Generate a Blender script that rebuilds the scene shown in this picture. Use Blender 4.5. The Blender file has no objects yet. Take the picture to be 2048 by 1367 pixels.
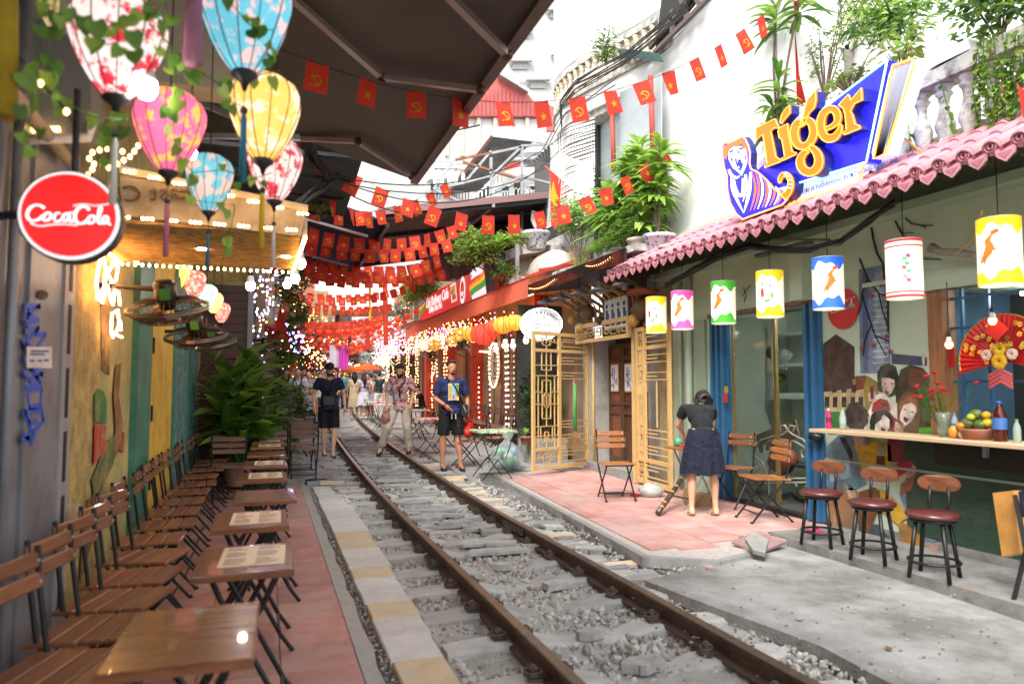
import bpy, math, random
from math import sin, cos, tan, atan, radians, pi, sqrt
from mathutils import Vector as V, Matrix, Euler, noise
random.seed(7)
R = random.random
def U(a, b): return a + (b - a) * R()
S = bpy.context.scene
COL = S.collection
# camera
FPX = 1420.0
TH = radians(18.9678); PH = radians(3.5663)
CAM = V((0, 0, 1.46))
cF = V((sin(TH)*cos(PH), cos(TH)*cos(PH), sin(PH))); cR = V((cos(TH), -sin(TH), 0)); cU = V((-sin(TH)*sin(PH), -cos(TH)*sin(PH), cos(PH)))
cd = bpy.data.cameras.new("camera"); cam = bpy.data.objects.new("camera", cd); COL.objects.link(cam)
cam.matrix_world = Matrix(((cR.x, cU.x, -cF.x, 0), (cR.y, cU.y, -cF.y, 0), (cR.z, cU.z, -cF.z, 1.46), (0, 0, 0, 1)))
cd.sensor_width = 36; cd.lens = 36*FPX/2048; cd.clip_end = 800; cd.clip_start = .05
cd.dof.use_dof = True; cd.dof.focus_distance = 12.5; cd.dof.aperture_fstop = 1.9
S.camera = cam
# world, sun, exposure
W = bpy.data.worlds.new("World"); S.world = W; W.use_nodes = True
nt = W.node_tree; nt.nodes.clear()
sky = nt.nodes.new("ShaderNodeTexSky"); sky.sky_type = 'NISHITA'; sky.sun_disc = False
sky.sun_elevation = radians(50); sky.sun_rotation = radians(222); sky.dust_density = 2; sky.air_density = 1.0; sky.ozone_density = 1
hs = nt.nodes.new("ShaderNodeHueSaturation"); hs.inputs['Saturation'].default_value = .25
bg = nt.nodes.new("ShaderNodeBackground"); bg.inputs[1].default_value = .15
wo = nt.nodes.new("ShaderNodeOutputWorld")
nt.links.new(sky.outputs[0], hs.inputs['Color']); nt.links.new(hs.outputs[0], bg.inputs[0]); nt.links.new(bg.outputs[0], wo.inputs[0])
sl = bpy.data.lights.new("sun", 'SUN'); sl.energy = 1.5; sl.angle = radians(25); sl.color = (1, .97, .92)
so = bpy.data.objects.new("sun", sl); COL.objects.link(so)
sd = V((sin(radians(222))*cos(radians(50)), cos(radians(222))*cos(radians(50)), sin(radians(50))))
so.rotation_euler = sd.to_track_quat('Z', 'Y').to_euler()
S.view_settings.view_transform = 'Standard'; S.view_settings.look = 'None'; S.view_settings.gamma = 1
S.view_settings.use_curve_mapping = False; S.view_settings.exposure = 1.65
S.cycles.use_denoising = True; S.cycles.max_bounces = 6; S.cycles.diffuse_bounces = 3; S.cycles.glossy_bounces = 2
S.cycles.transmission_bounces = 4; S.cycles.transparent_max_bounces = 8; S.cycles.caustics_reflective = False; S.cycles.caustics_refractive = False
S.cycles.sample_clamp_indirect = 4; S.cycles.use_adaptive_sampling = True; S.cycles.adaptive_threshold = .02
# places from picture points (metres; street runs along +Y)
def gz(y): return .018*max(0, y-8)
def cx(y):
 t = max(0, min(y, 60)-8); return .0019*t*t + max(0, y-60)*.2
def ray(px, py): return cF + cR*((px-1024)/FPX) + cU*((683.5-py)/FPX)
def AZ(px, py, z=0): r = ray(px, py); return CAM + r*((z-CAM.z)/r.z)
def AX(px, py, x): r = ray(px, py); return CAM + r*(x/r.x)
def AY(px, py, y): r = ray(px, py); return CAM + r*(y/r.y)
def AG(px, py, h=0):
 z = h
 for _ in range(12):
  p = AZ(px, py, z); z = gz(p.y)+h
 return p
# materials
MATS = {}
def M(name, col=(.5, .5, .5), rough=.6, metal=0., var=.12, sc=6, bump=0., bs=60, emis=None, es=0, col2=None, pos=.5, wid=.08, trans=0., stretch=None, coat=0., rnd=0., dirt=None, dsc=3, transp=0., sheen=0, crack=0, bdist=.01, wave=None):
 if name in MATS: return MATS[name]
 m = bpy.data.materials.new(name); m.use_nodes = True; n = m.node_tree; N = n.nodes; L = n.links
 b = N['Principled BSDF']; out = N['Material Output']
 b.inputs['Roughness'].default_value = rough; b.inputs['Metallic'].default_value = metal
 if coat: b.inputs['Coat Weight'].default_value = coat
 if sheen: b.inputs['Sheen Weight'].default_value = sheen
 geo = N.new('ShaderNodeNewGeometry'); src = geo.outputs['Position']
 if stretch:
  tc = N.new('ShaderNodeTexCoord'); mp = N.new('ShaderNodeMapping'); mp.inputs['Scale'].default_value = stretch
  oi = N.new('ShaderNodeObjectInfo'); ad = N.new('ShaderNodeVectorMath'); ad.operation = 'ADD'
  mu = N.new('ShaderNodeMath'); mu.operation = 'MULTIPLY'; mu.inputs[1].default_value = 37
  L.new(oi.outputs['Random'], mu.inputs[0]); L.new(tc.outputs['Object'], ad.inputs[0]); L.new(mu.outputs[0], ad.inputs[1]); L.new(ad.outputs[0], mp.inputs[0]); src = mp.outputs[0]
 nz = N.new('ShaderNodeTexNoise'); nz.inputs['Scale'].default_value = sc; nz.inputs['Detail'].default_value = 6; nz.inputs['Roughness'].default_value = .65
 L.new(src, nz.inputs['Vector'])
 rp = N.new('ShaderNodeValToRGB'); L.new(nz.outputs['Fac'], rp.inputs[0])
 if col2:
  rp.color_ramp.elements[0].position = max(0, pos-wid); rp.color_ramp.elements[1].position = min(1, pos+wid)
  rp.color_ramp.elements[0].color = (*col, 1); rp.color_ramp.elements[1].color = (*col2, 1)
 else:
  rp.color_ramp.elements[0].position = .3; rp.color_ramp.elements[1].position = .7
  rp.color_ramp.elements[0].color = (*[c*(1-var) for c in col], 1); rp.color_ramp.elements[1].color = (*[min(1, c*(1+var)) for c in col], 1)
 c = rp.outputs[0]
 if dirt:
  nd = N.new('ShaderNodeTexNoise'); nd.inputs['Scale'].default_value = dsc; nd.inputs['Detail'].default_value = 8; nd.inputs['Roughness'].default_value = .7
  L.new(geo.outputs['Position'], nd.inputs['Vector'])
  rd = N.new('ShaderNodeValToRGB'); rd.color_ramp.elements[0].position = .45; rd.color_ramp.elements[1].position = .72; L.new(nd.outputs['Fac'], rd.inputs[0])
  mx = N.new('ShaderNodeMix'); mx.data_type = 'RGBA'; L.new(rd.outputs[0], mx.inputs[0]); L.new(c, mx.inputs[6]); mx.inputs[7].default_value = (*dirt, 1); c = mx.outputs[2]
 if crack:
  vo = N.new('ShaderNodeTexVoronoi'); vo.feature = 'DISTANCE_TO_EDGE'; vo.inputs['Scale'].default_value = crack; wn = N.new('ShaderNodeTexNoise'); wn.inputs['Scale'].default_value = crack*2.5; wn.inputs['Detail'].default_value = 5; L.new(geo.outputs['Position'], wn.inputs['Vector'])
  va = N.new('ShaderNodeMix'); va.data_type = 'VECTOR'; va.inputs[0].default_value = .35; L.new(geo.outputs['Position'], va.inputs[4]); L.new(wn.outputs['Color'], va.inputs[5]); L.new(va.outputs[1], vo.inputs['Vector'])
  cr_ = N.new('ShaderNodeMapRange'); cr_.inputs[2].default_value = .012; cr_.inputs[3].default_value = .35; cr_.inputs[4].default_value = 1; L.new(vo.outputs['Distance'], cr_.inputs[0]); hc = N.new('ShaderNodeHueSaturation'); L.new(cr_.outputs[0], hc.inputs['Value']); L.new(c, hc.inputs['Color']); c = hc.outputs[0]
 if rnd:
  oi = N.new('ShaderNodeObjectInfo'); mr = N.new('ShaderNodeMapRange'); mr.inputs[3].default_value = 1-rnd; mr.inputs[4].default_value = 1+rnd
  L.new(oi.outputs['Random'], mr.inputs[0]); hv = N.new('ShaderNodeHueSaturation'); L.new(mr.outputs[0], hv.inputs['Value']); L.new(c, hv.inputs['Color']); c = hv.outputs[0]
 L.new(c, b.inputs['Base Color'])
 if bump:
  nb = N.new('ShaderNodeTexNoise'); nb.inputs['Scale'].default_value = bs; nb.inputs['Detail'].default_value = 4; L.new(src, nb.inputs['Vector'])
  bp = N.new('ShaderNodeBump'); bp.inputs['Strength'].default_value = bump; bp.inputs['Distance'].default_value = bdist
  L.new(nb.outputs['Fac'], bp.inputs['Height']); L.new(bp.outputs[0], b.inputs['Normal'])
 if emis is not None:
  b.inputs['Emission Color'].default_value = (*emis, 1); b.inputs['Emission Strength'].default_value = es
 sh = b.outputs[0]
 if trans:
  tr = N.new('ShaderNodeBsdfTranslucent'); L.new(c, tr.inputs[0]); ms = N.new('ShaderNodeMixShader'); ms.inputs[0].default_value = trans
  L.new(sh, ms.inputs[1]); L.new(tr.outputs[0], ms.inputs[2]); sh = ms.outputs[0]
 if transp:
  tp = N.new('ShaderNodeBsdfTransparent'); ms = N.new('ShaderNodeMixShader'); ms.inputs[0].default_value = transp
  L.new(sh, ms.inputs[1]); L.new(tp.outputs[0], ms.inputs[2]); sh = ms.outputs[0]
 L.new(sh, out.inputs[0])
 MATS[name] = m; return m
def hexc(h, k=1.):
 r = [int(h[i:i+2], 16)/255 for i in (0, 2, 4)]
 return tuple(((c/12.92) if c <= .04045 else ((c+.055)/1.055)**2.4)*k for c in r)
def flat(h, rough=.6, k=1., var=.08, **kw): return M('c_'+h+('_%g' % k)+('_%g' % rough)+str(sorted(kw.items())), hexc(h, k), rough, var=var, **kw)
def glow(name, col, s): return M(name, col, .5, emis=col, es=s)
# mesh building
SPLIT = {'door_frame', 'partition', 'crossbar', 'stretcher', 'foot_cap', 'wall', 'window', 'window_frame', 'pilaster', 'rail', 'window_head', 'door', 'curved_rail', 'stair_rail', 'neon', 'arm', 'joint', 'awning_bar', 'beam', 'post', 'pole', 'lintel', 'glass_door_frame', 'window_bar', 'drain_pipe', 'drawstring', 'cable', 'bracket', 'balcony_floor', 'painted_branch', 'side_wall', 'moulding', 'carton', 'purlin'}
class MB:
 def __init__(s): s.v = []; s.f = []; s.mi = []; s.cur = 0; s.T = None
 def mat(s, i): s.cur = i; return s
 def add(s, vs, fs):
  b = len(s.v)
  if s.T is not None: vs = [s.T @ V(p) for p in vs]
  s.v += [tuple(p) for p in vs]; s.f += [tuple(b+i for i in f) for f in fs]; s.mi += [s.cur]*len(fs); return s
 def hexa(s, P): return s.add(P, [(0, 3, 2, 1), (4, 5, 6, 7), (0, 1, 5, 4), (1, 2, 6, 5), (2, 3, 7, 6), (3, 0, 4, 7)])
 def box(s, x0, x1, y0, y1, z0, z1): return s.hexa([(x0, y0, z0), (x1, y0, z0), (x1, y1, z0), (x0, y1, z0), (x0, y0, z1), (x1, y0, z1), (x1, y1, z1), (x0, y1, z1)])
 def bev(s, x0, x1, y0, y1, z0, z1, b=.01):
  s.add([(x0, y0, z0), (x1, y0, z0), (x1, y1, z0), (x0, y1, z0), (x0, y0, z1-b), (x1, y0, z1-b), (x1, y1, z1-b), (x0, y1, z1-b), (x0+b, y0+b, z1), (x1-b, y0+b, z1), (x1-b, y1-b, z1), (x0+b, y1-b, z1)],
     [(0, 1, 5, 4), (1, 2, 6, 5), (2, 3, 7, 6), (3, 0, 4, 7), (4, 5, 9, 8), (5, 6, 10, 9), (6, 7, 11, 10), (7, 4, 8, 11), (8, 9, 10, 11)]); return s
 def bar(s, p, q, w=.02, h=None, up=(0, 0, 1)):
  h = h or w; p = V(p); q = V(q); d = (q-p).normalized(); up = V(up)
  if abs(d.dot(up)) > .98: up = V((1, 0, 0)) if abs(d.x) < .9 else V((0, 1, 0))
  a = d.cross(up).normalized()*w/2; b = a.cross(d).normalized()*h/2
  return s.hexa([p-a-b, p+a-b, p+a+b, p-a+b, q-a-b, q+a-b, q+a+b, q-a+b])
 def tube(s, pts, r=.01, n=6, caps=True):
  pts = [V(p) for p in pts]; rs = r if isinstance(r, (list, tuple)) else [r]*len(pts); vs = []; fs = []; a = None
  for i, p in enumerate(pts):
   d = (pts[min(i+1, len(pts)-1)]-pts[max(i-1, 0)]).normalized()
   if a is None:
    a = d.orthogonal().normalized()
   else:
    a = (a-d*a.dot(d)).normalized()
   b = d.cross(a)
   for k in range(n): t = 2*pi*k/n; vs.append(p+(a*cos(t)+b*sin(t))*rs[i])
  for i in range(len(pts)-1):
   for k in range(n): k2 = (k+1) % n; fs.append((i*n+k, i*n+k2, (i+1)*n+k2, (i+1)*n+k))
  if caps: fs += [tuple(range(n-1, -1, -1)), tuple(range((len(pts)-1)*n, len(pts)*n))]
  return s.add(vs, fs)
 def cone(s, p, q, r0, r1, n=10): return s.tube([p, q], [max(r0, 1e-4), max(r1, 1e-4)], n)
 def sph(s, c, r, n=10, m=7):
  r = V((r, r, r)) if not hasattr(r, '__len__') else V(r); c = V(c); vs = [c+V((0, 0, r.z))]; fs = []
  for i in range(1, m):
   t = pi*i/m
   for k in range(n): u = 2*pi*k/n; vs.append(c+V((r.x*sin(t)*cos(u), r.y*sin(t)*sin(u), r.z*cos(t))))
  vs.append(c-V((0, 0, r.z)))
  for k in range(n): fs.append((0, 1+k, 1+(k+1) % n))
  for i in range(m-2):
   for k in range(n): a = 1+i*n; fs.append((a+k, a+n+k, a+n+(k+1) % n, a+(k+1) % n))
  a = 1+(m-2)*n
  for k in range(n): fs.append((a+k, len(vs)-1, a+(k+1) % n))
  return s.add(vs, fs)
 def lathe(s, c, prof, n=16, cap=True, ell=1):
  c = V(c); vs = []; fs = []
  for r, z in prof:
   for k in range(n): t = 2*pi*k/n; vs.append(c+V((r*cos(t), r*sin(t)*ell, z)))
  for i in range(len(prof)-1):
   for k in range(n): k2 = (k+1) % n; fs.append((i*n+k, i*n+k2, (i+1)*n+k2, (i+1)*n+k))
  if cap: fs += [tuple(range(n-1, -1, -1)), tuple(range((len(prof)-1)*n, len(prof)*n))]
  return s.add(vs, fs)
 def poly(s, pts): return s.add(pts, [tuple(range(len(pts)))])
 def prism(s, pts, d):
  n = len(pts); pts = [V(p) for p in pts]; d = V(d)
  return s.add(pts+[p+d for p in pts], [tuple(range(n)), tuple(range(2*n-1, n-1, -1))]+[(i, i+n, (i+1) % n+n, (i+1) % n) for i in range(n)])
 def disc(s, c, r, nrm, n=24, d=.0, ell=1.):
  c = V(c); nrm = V(nrm).normalized(); a = nrm.orthogonal().normalized() if abs(nrm.z) > .9 else V((0, 0, 1)).cross(nrm).normalized(); b = nrm.cross(a)
  pts = [c+a*cos(2*pi*k/n)*r+b*sin(2*pi*k/n)*r*ell for k in range(n)]
  return s.prism(pts, nrm*(-d)) if d else s.poly(pts)
 def mesh(s, name, mats, smooth=False):
  me = bpy.data.meshes.new(name); me.from_pydata(s.v, [], s.f)
  for m in (mats if isinstance(mats, (list, tuple)) else [mats]): me.materials.append(m)
  if any(s.mi): me.polygons.foreach_set('material_index', s.mi)
  if smooth: me.polygons.foreach_set('use_smooth', [True]*len(s.f))
  me.update(); return me
 def build(s, name, mats, parent=None, smooth=False, **kw):
  if name in SPLIT and parent is not None and not isinstance(mats, list):
   par = list(range(len(s.v)))
   def find(a):
    while par[a] != a: par[a] = par[par[a]]; a = par[a]
    return a
   for f in s.f:
    for q in f[1:]: par[find(q)] = find(f[0])
   grp = {}
   for f in s.f: grp.setdefault(find(f[0]), []).append(f)
   if len(grp) > 1:
    for fs in grp.values():
     ids = sorted({q for f in fs for q in f}); mp = {q: i for i, q in enumerate(ids)}; m = MB(); m.v = [s.v[q] for q in ids]; m.f = [tuple(mp[q] for q in f) for f in fs]; m.mi = [0]*len(fs); o = link(name, m.mesh(name, mats, smooth), parent, **kw)
    return o
  return link(name, s.mesh(name, mats, smooth), parent, **kw)
def link(name, me, parent=None, loc=None, rot=None, label=None, kind=None, mtx=None):
 o = bpy.data.objects.new(name, me); COL.objects.link(o)
 if parent is not None: o.parent = parent
 if loc is not None: o.location = loc
 if rot is not None: o.rotation_euler = rot
 if mtx is not None: o.matrix_local = mtx
 if label: o['label'] = label
 if kind: o['kind'] = kind
 return o
def tag(o, label, cat, group=None, kind=None):
 o['label'] = label; o['category'] = cat
 if group: o['group'] = group
 if kind: o['kind'] = kind
 return o
def thing(name, label, cat, loc=(0, 0, 0), rz=0, group=None, sc=1):
 o = bpy.data.objects.new(name, None); COL.objects.link(o); o.location = loc; o.rotation_euler = (0, 0, rz)
 if sc != 1: o.scale = (sc, sc, sc) if not hasattr(sc, '__len__') else sc
 o.empty_display_size = .1
 return tag(o, label, cat, group)
def struct(name, mb, mats, parent=None, smooth=False):
 o = mb.build(name, mats, parent, smooth)
 if parent is None: o['kind'] = 'structure'
 return o
KIDS = {}
def dup(root, loc, rz, label=None, group=None, sc=None):
 r = root.copy(); COL.objects.link(r); r.location = loc; r.rotation_euler = (0, 0, rz)
 if label: r['label'] = label
 if group: r['group'] = group
 if sc: r.scale = (sc, sc, sc) if not hasattr(sc, '__len__') else sc
 for ch in root.children:
  c = ch.copy(); COL.objects.link(c); c.parent = r
  for g in ch.children:
   d = g.copy(); COL.objects.link(d); d.parent = c
 return r
def text(body, size, mat, mtx, ext=.004, parent=None, name='lettering', shear=0, bold=0, align='CENTER', sx=1, kind=None, spacing=1):
 cu = bpy.data.curves.new(name, 'FONT'); cu.body = body; cu.size = size; cu.extrude = ext; cu.shear = shear; cu.offset = bold; cu.align_x = align; cu.align_y = 'CENTER'; cu.resolution_u = 3; cu.space_character = spacing
 t = bpy.data.objects.new(name, cu); me = bpy.data.meshes.new_from_object(t); bpy.data.objects.remove(t)
 me.materials.clear(); me.materials.append(mat); me.name = name
 o = link(name, me, parent); o.matrix_local = mtx @ Matrix.Diagonal((sx, 1, 1, 1)); return o
def frame(o, x, y):
 x = V(x).normalized(); y = V(y).normalized(); z = x.cross(y).normalized(); o = V(o)
 return Matrix(((x.x, y.x, z.x, o.x), (x.y, y.y, z.y, o.y), (x.z, y.z, z.z, o.z), (0, 0, 0, 1)))
def arc(pts, sag=0, n=12):
 a, b = V(pts[0]), V(pts[1]); return [a.lerp(b, i/n)-V((0, 0, sag*4*(i/n)*(1-i/n))) for i in range(n+1)]
def icon(n=1): pass
BULB = None
def bulbs(mb, pts, r=.012, n=5, m=4):
 for p in pts: mb.sph(p, r, n, m)
def spaced(pts, d):
 out = []; pts = [V(p) for p in pts]; acc = 0
 for a, b in zip(pts, pts[1:]):
  L = (b-a).length; t = -acc+d if acc else 0
  while t < L: out.append(a.lerp(b, t/L)); t += d
  acc = L-(t-d)
 return out
WARM = (1, .52, .17); WHITE = (1, .93, .82)
m_bulb = glow('warm_bulb', WARM, 3.2); m_bulbw = glow('white_bulb', WHITE, 8)
m_pink = glow('pink_bulb', (1, .14, .5), 3); m_blue = glow('blue_bulb', (.2, .3, 1), 5); m_green = glow('green_bulb', (.1, 1, .4), 6); m_orl = glow('orange_bulb', (1, .3, .06), 10)
m_wire = flat('1c1a18', .7)
m_black = flat('1d1c1e', .45); m_steel = M('galvanised', (.42, .43, .44), .45, .6, var=.2); m_white = M('white_paint', (.78, .78, .76), .5, var=.05, dirt=(.5, .48, .42), dsc=2)
# ground
m_ballast = M('ballast_dirt', (.34, .325, .30), .95, var=.35, sc=25, bump=1, bs=70, bdist=.03)
m_conc = M('patched_concrete', (.15, .145, .125), .9, col2=(.25, .245, .23), sc=1.7, pos=.52, wid=.1, bump=.8, bs=45, dirt=(.40, .395, .38), dsc=1.1)
m_conc2 = M('grey_concrete', (.27, .265, .25), .9, var=.25, sc=9, bump=.5, bs=60, dirt=(.22, .21, .19), dsc=2.5)
m_slp = M('sleeper_concrete', (.46, .45, .42), .85, var=.2, sc=12, bump=.5, bs=80, dirt=(.27, .25, .22), dsc=6, rnd=.12)
m_stone = M('pale_stone', (.40, .385, .36), .85, var=.22, sc=10, bump=.5, bs=60, rnd=.3, dirt=(.25, .23, .2), dsc=7)
m_grav = M('grey_gravel', (.50, .485, .45), .9, var=.3, sc=30, rnd=.35)
m_rtile = M('red_clay_tile', (.46, .21, .17), .6, var=.2, sc=5, bump=.2, bs=80, rnd=.12, dirt=(.50, .36, .32), dsc=1.6)
m_ptile = M('pink_clay_tile', (.46, .23, .20), .7, var=.15, sc=5, bump=.2, bs=70, rnd=.12, dirt=(.50, .38, .35), dsc=2)
m_grout = M('grout', (.42, .37, .34), .9, var=.2, sc=20)
m_pavG = M('grey_paver', (.58, .565, .53), .8, var=.12, sc=7, rnd=.1, bump=.2)
m_pavY = M('yellow_paver', (.64, .50, .32), .8, var=.12, sc=7, rnd=.08, bump=.2, dirt=(.58, .54, .47), dsc=4)
m_slate = M('blue_grey_slate', (.30, .31, .31), .6, var=.2, sc=5, rnd=.25, bump=.3)
m_rail = M('rusty_rail', (.10, .062, .042), .55, .35, var=.35, sc=14, bump=.3, bs=60)
m_railt = M('worn_rail_top', (.20, .15, .11), .38, .7, var=.25, sc=9)
m_clip = M('rusty_clip', (.13, .095, .075), .7, .3, var=.3, sc=40)
g = MB()
ys = [-6, 0, 3, 5, 8, 12, 16, 20, 26, 34, 45, 60, 90, 160]
for a, b in zip(ys, ys[1:]): g.poly([(-60, a, gz(a)-.09), (60, a, gz(a)-.09), (60, b, gz(b)-.09), (-60, b, gz(b)-.09)])
ground = struct('ground', g, m_ballast)
def strip(name, x0f, x1f, ys, dz, th, mat, parent=None):
 g = MB()
 for a, b in zip(ys, ys[1:]):
  g.hexa([(x0f(a), a, gz(a)-th), (x1f(a), a, gz(a)-th), (x1f(b), b, gz(b)-th), (x0f(b), b, gz(b)-th), (x0f(a), a, gz(a)+dz), (x1f(a), a, gz(a)+dz), (x1f(b), b, gz(b)+dz), (x0f(b), b, gz(b)+dz)])
 return struct(name, g, mat, parent)
g = MB(); nx, ny = 30, 110
for j in range(ny):
 for i in range(nx):
  x = 2.6+2.8*i/(nx-1); y = 1.2+10.2*j/(ny-1)
  g.v.append((x, y, gz(y)-.035-.09*min(1, max(0, (3.12-x)/.3))+.03*noise.noise(V((x*1.1, y*.8, 0)))+.012*noise.noise(V((x*6, y*6, 3)))+(.02 if x > 3.3 else 0)))
for j in range(ny-1):
 for i in range(nx-1): a = j*nx+i; g.f.append((a, a+1, a+nx+1, a+nx)); g.mi.append(0)
m_verge = M('gravel_verge', (.15, .145, .135), .95, var=.45, sc=35, bump=1, bs=90, bdist=.03, dirt=(.36, .35, .33), dsc=1.6)
struct('verge', g, m_verge, smooth=True)
ap = [AZ(*p, .02) for p in [(1290, 1160), (1500, 1105), (1575, 1092), (1840, 1172), (2300, 1330), (2300, 1500), (1900, 1430), (1640, 1290), (1420, 1210)]]
g = MB(); g.prism([p+V((0, 0, .0)) for p in ap], (0, 0, -.08)); struct('concrete_apron', g, m_conc)
m_step = M('step_concrete', (.22, .215, .20), .85, var=.25, sc=6, bump=.4, dirt=(.12, .115, .10), dsc=4)
g = MB(); g.box(4.55, 5.6, -1, 5.72, -.08, .075); struct('step', g, m_step)
TZ = .06
tp = [AZ(*p, TZ-.012) for p in [(985, 948), (1288, 1113), (1440, 1122), (1512, 1105), (1560, 1083), (1600, 1072)]]+[V((5.6, 5.75, TZ-.012)), V((5.6, 11.6, TZ-.012))]
g = MB(); g.prism(tp, (0, 0, -.12)); terrace = struct('terrace', g, m_grout)
def inside(p, poly):
 c = False; n = len(poly)
 for i in range(n):
  a, b = poly[i], poly[i-1]
  if (a.y > p[1]) != (b.y > p[1]) and p[0] < (b.x-a.x)*(p[1]-a.y)/(b.y-a.y)+a.x: c = not c
 return c
shr = [AZ(*p, TZ) for p in [(1010, 952), (1300, 1098), (1440, 1104), (1495, 1092), (1520, 1078), (1590, 1062)]]+[V((5.58, 5.8, 0)), V((5.58, 11.4, 0))]
tile = MB(); tile.bev(-.195, .195, -.195, .195, -.02, .0, .004)
tme = tile.mesh('tile', m_ptile)
for i in range(8):
 for j in range(17):
  x = 3.2+i*.4; y = 5.2+j*.4
  cs = [(x+a, y+b) for a in (-.196, .196) for b in (-.196, .196)]
  k = sum(inside(c, shr) for c in cs)
  if k == 4: link('tile', tme, terrace, (x, y, TZ+U(-.002, .003)+gz(y)*.3), (U(-.006, .006), U(-.006, .006), 0))
  elif k:
   q2 = [V((x+a, y+b, TZ)) for a, b in ((-.195, -.195), (.195, -.195), (.195, .195), (-.195, .195))]
   for e in range(len(shr)):
    A, B = shr[e], shr[(e+1) % len(shr)]; sd_ = lambda p: (B.x-A.x)*(p.y-A.y)-(B.y-A.y)*(p.x-A.x); Q = []
    for m_, p in enumerate(q2):
     o_ = q2[m_-1]; sp, so_ = sd_(p), sd_(o_)
     if (sp >= 0) != (so_ >= 0): Q.append(o_.lerp(p, so_/(so_-sp)))
     if sp >= 0: Q.append(p)
    q2 = Q
    if len(q2) < 3: break
   if len(q2) > 2: MB().prism(q2, (0, 0, -.02)).build('tile', m_ptile, terrace)
g = MB(); rim = [tp[i]+V((0, 0, 0)) for i in range(5)]
for a, b in zip(rim, rim[1:]):
 for k in range(8):
  p, q = a.lerp(b, k/8), a.lerp(b, (k+1)/8); w = .05
  n = (b-a).normalized().cross(V((0, 0, 1)))
  g.hexa([p+n*U(.0, .03)+V((0, 0, -.08)), p-n*.02+V((0, 0, -.08)), q-n*.02+V((0, 0, -.08)), q+n*.02+V((0, 0, -.08)), p+n*.01+V((0, 0, .004)), p-n*w+V((0, 0, .006)), q-n*w+V((0, 0, .006)), q+n*.01+V((0, 0, .004))])
g.build('rim', m_conc2, terrace)
o = MB().bev(-.2, .2, -.14, .14, -.03, 0, .01).build('paving_slab', M('mauve_slab', (.28, .17, .16), .8, var=.2), None, loc=AZ(1518, 1080, .1), rot=(.16, -.1, .3)); tag(o, 'broken mauve slab tilted up over the pipe at the corner of the pink tiles', 'slab')
o = MB().tube([(-.25, 0, 0), (0, 0, 0)], .062, 14).sph((0, 0, 0), (.064, .064, .064), 14, 8).build('drain_pipe', M('pipe_metal', (.4, .39, .37), .4, .5, var=.2), None, True, loc=AZ(1505, 1103, .03), rot=(0, .1, -1.9)); tag(o, 'rounded grey end of a pipe poking out under the broken pink terrace corner', 'pipe')
o = MB().prism([(0, 0, 0), (.2, .05, .02), (.26, .2, .03), (.12, .22, .02), (0, .1, 0)], (0, 0, -.035)).build('concrete_lump', m_conc2, None, loc=AZ(1530, 1105, .1), rot=(.1, -.25, .5)); tag(o, 'pale lump of broken concrete leaning beside the pipe end', 'rubble')
o = MB().bev(-.06, .06, -.035, .035, -.03, 0, .008).build('brick_piece', m_ptile, None, loc=AZ(1425, 1131, .02), rot=(.1, .1, .3)); tag(o, 'small broken piece of pink tile on the gravel by the terrace', 'rubble')
rl_ = random.Random(44)
g = MB(); b_ = [stone_ for stone_ in []]
for k in range(260):
 p = AZ(rl_.uniform(1250, 2040), rl_.uniform(1120, 1360), .024); s_ = rl_.uniform(.003, .011); g.mat(k % 2); g.sph(p, (s_*1.3, s_, s_*.6), 5, 4)
g.build('grit', [M('grit_dark', (.14, .13, .12), .9), M('grit_light', (.30, .29, .27), .9)], kind='stuff')['label'] = 'scattered grit and crumbs of concrete on the patched apron'
for k, (px, py, c) in enumerate([(1935, 1185, '8a5a30'), (1600, 1240, '9a9488'), (1780, 1300, '6f5a3a'), (1885, 1128, 'c8b8a0')]):
 p = AZ(px, py, .03 if k else .08); o = MB().prism([(0, 0, 0), (.03, .01, .004), (.045, .035, 0), (.02, .05, .006), (-.005, .03, 0)], (0, 0, .002)).build('dry_leaf', flat(c, .8), None, loc=p); tag(o, ['curled brown leaf on the step by the nearest stool', 'pale scrap of paper on the grey apron', 'dark dry leaf lying on the patched concrete', 'beige scrap under the middle stool'][k], 'litter')
g = MB(); g.box(-1.3, .5, -2, 11.25, -.09, -.012); lterr = struct('pavement', g, m_grout)
for i in range(5):
 for j in range(33):
  x = .29-i*.4; y = -1.5+j*.4
  if y > 11.1 or y < 1.2: continue
  link('tile', bpy.data.meshes.get('red_tile') or tile.mesh('red_tile', m_rtile), lterr, (x, y, U(-.002, .003)), (U(-.005, .005), U(-.005, .005), 0))
g = MB(); n = 40
for k in range(n):
 a = -1+12.3*k/n; b = -1+12.3*(k+1)/n
 for (y) in (0,): g.hexa([(.49, a, -.09), (.6+.012*sin(k*2.3), a, -.09), (.6+.012*sin(k*2.3+2.3), b, -.09), (.49, b, -.09), (.49, a, .0), (.595+.012*sin(k*2.3), a, -.035), (.595+.012*sin(k*2.3+2.3), b, -.035), (.49, b, .0)])
struct('kerb', g, M('kerb_concrete', (.36, .32, .29), .9, var=.12, sc=8, bump=.4, dirt=(.36, .34, .31), dsc=4))
path = struct('path', MB().box(.66, .98, -1, 11.3, -.1, -.055), m_conc2)
pys = [968, 983, 995, 1013, 1033, 1060, 1075, 1095, 1112, 1133, 1155, 1178, 1207, 1238, 1279, 1329, 1400, 1500]
Y = [AZ(700, p).y for p in pys]
for k in range(len(Y)-1):
 y1, y0 = Y[k], Y[k+1]; xr = .94+.015*(y0-3)
 cls = m_pavY if k in (5, 6, 9, 12, 15) else m_pavG
 sp = [(y0, y1)]
 for a, b in sp: MB().bev(.655+U(-.006, .006), xr+U(-.01, .01), a+.004, b-.004, -.07, U(-.012, -.002), .008).build('paver', cls, path)
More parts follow.
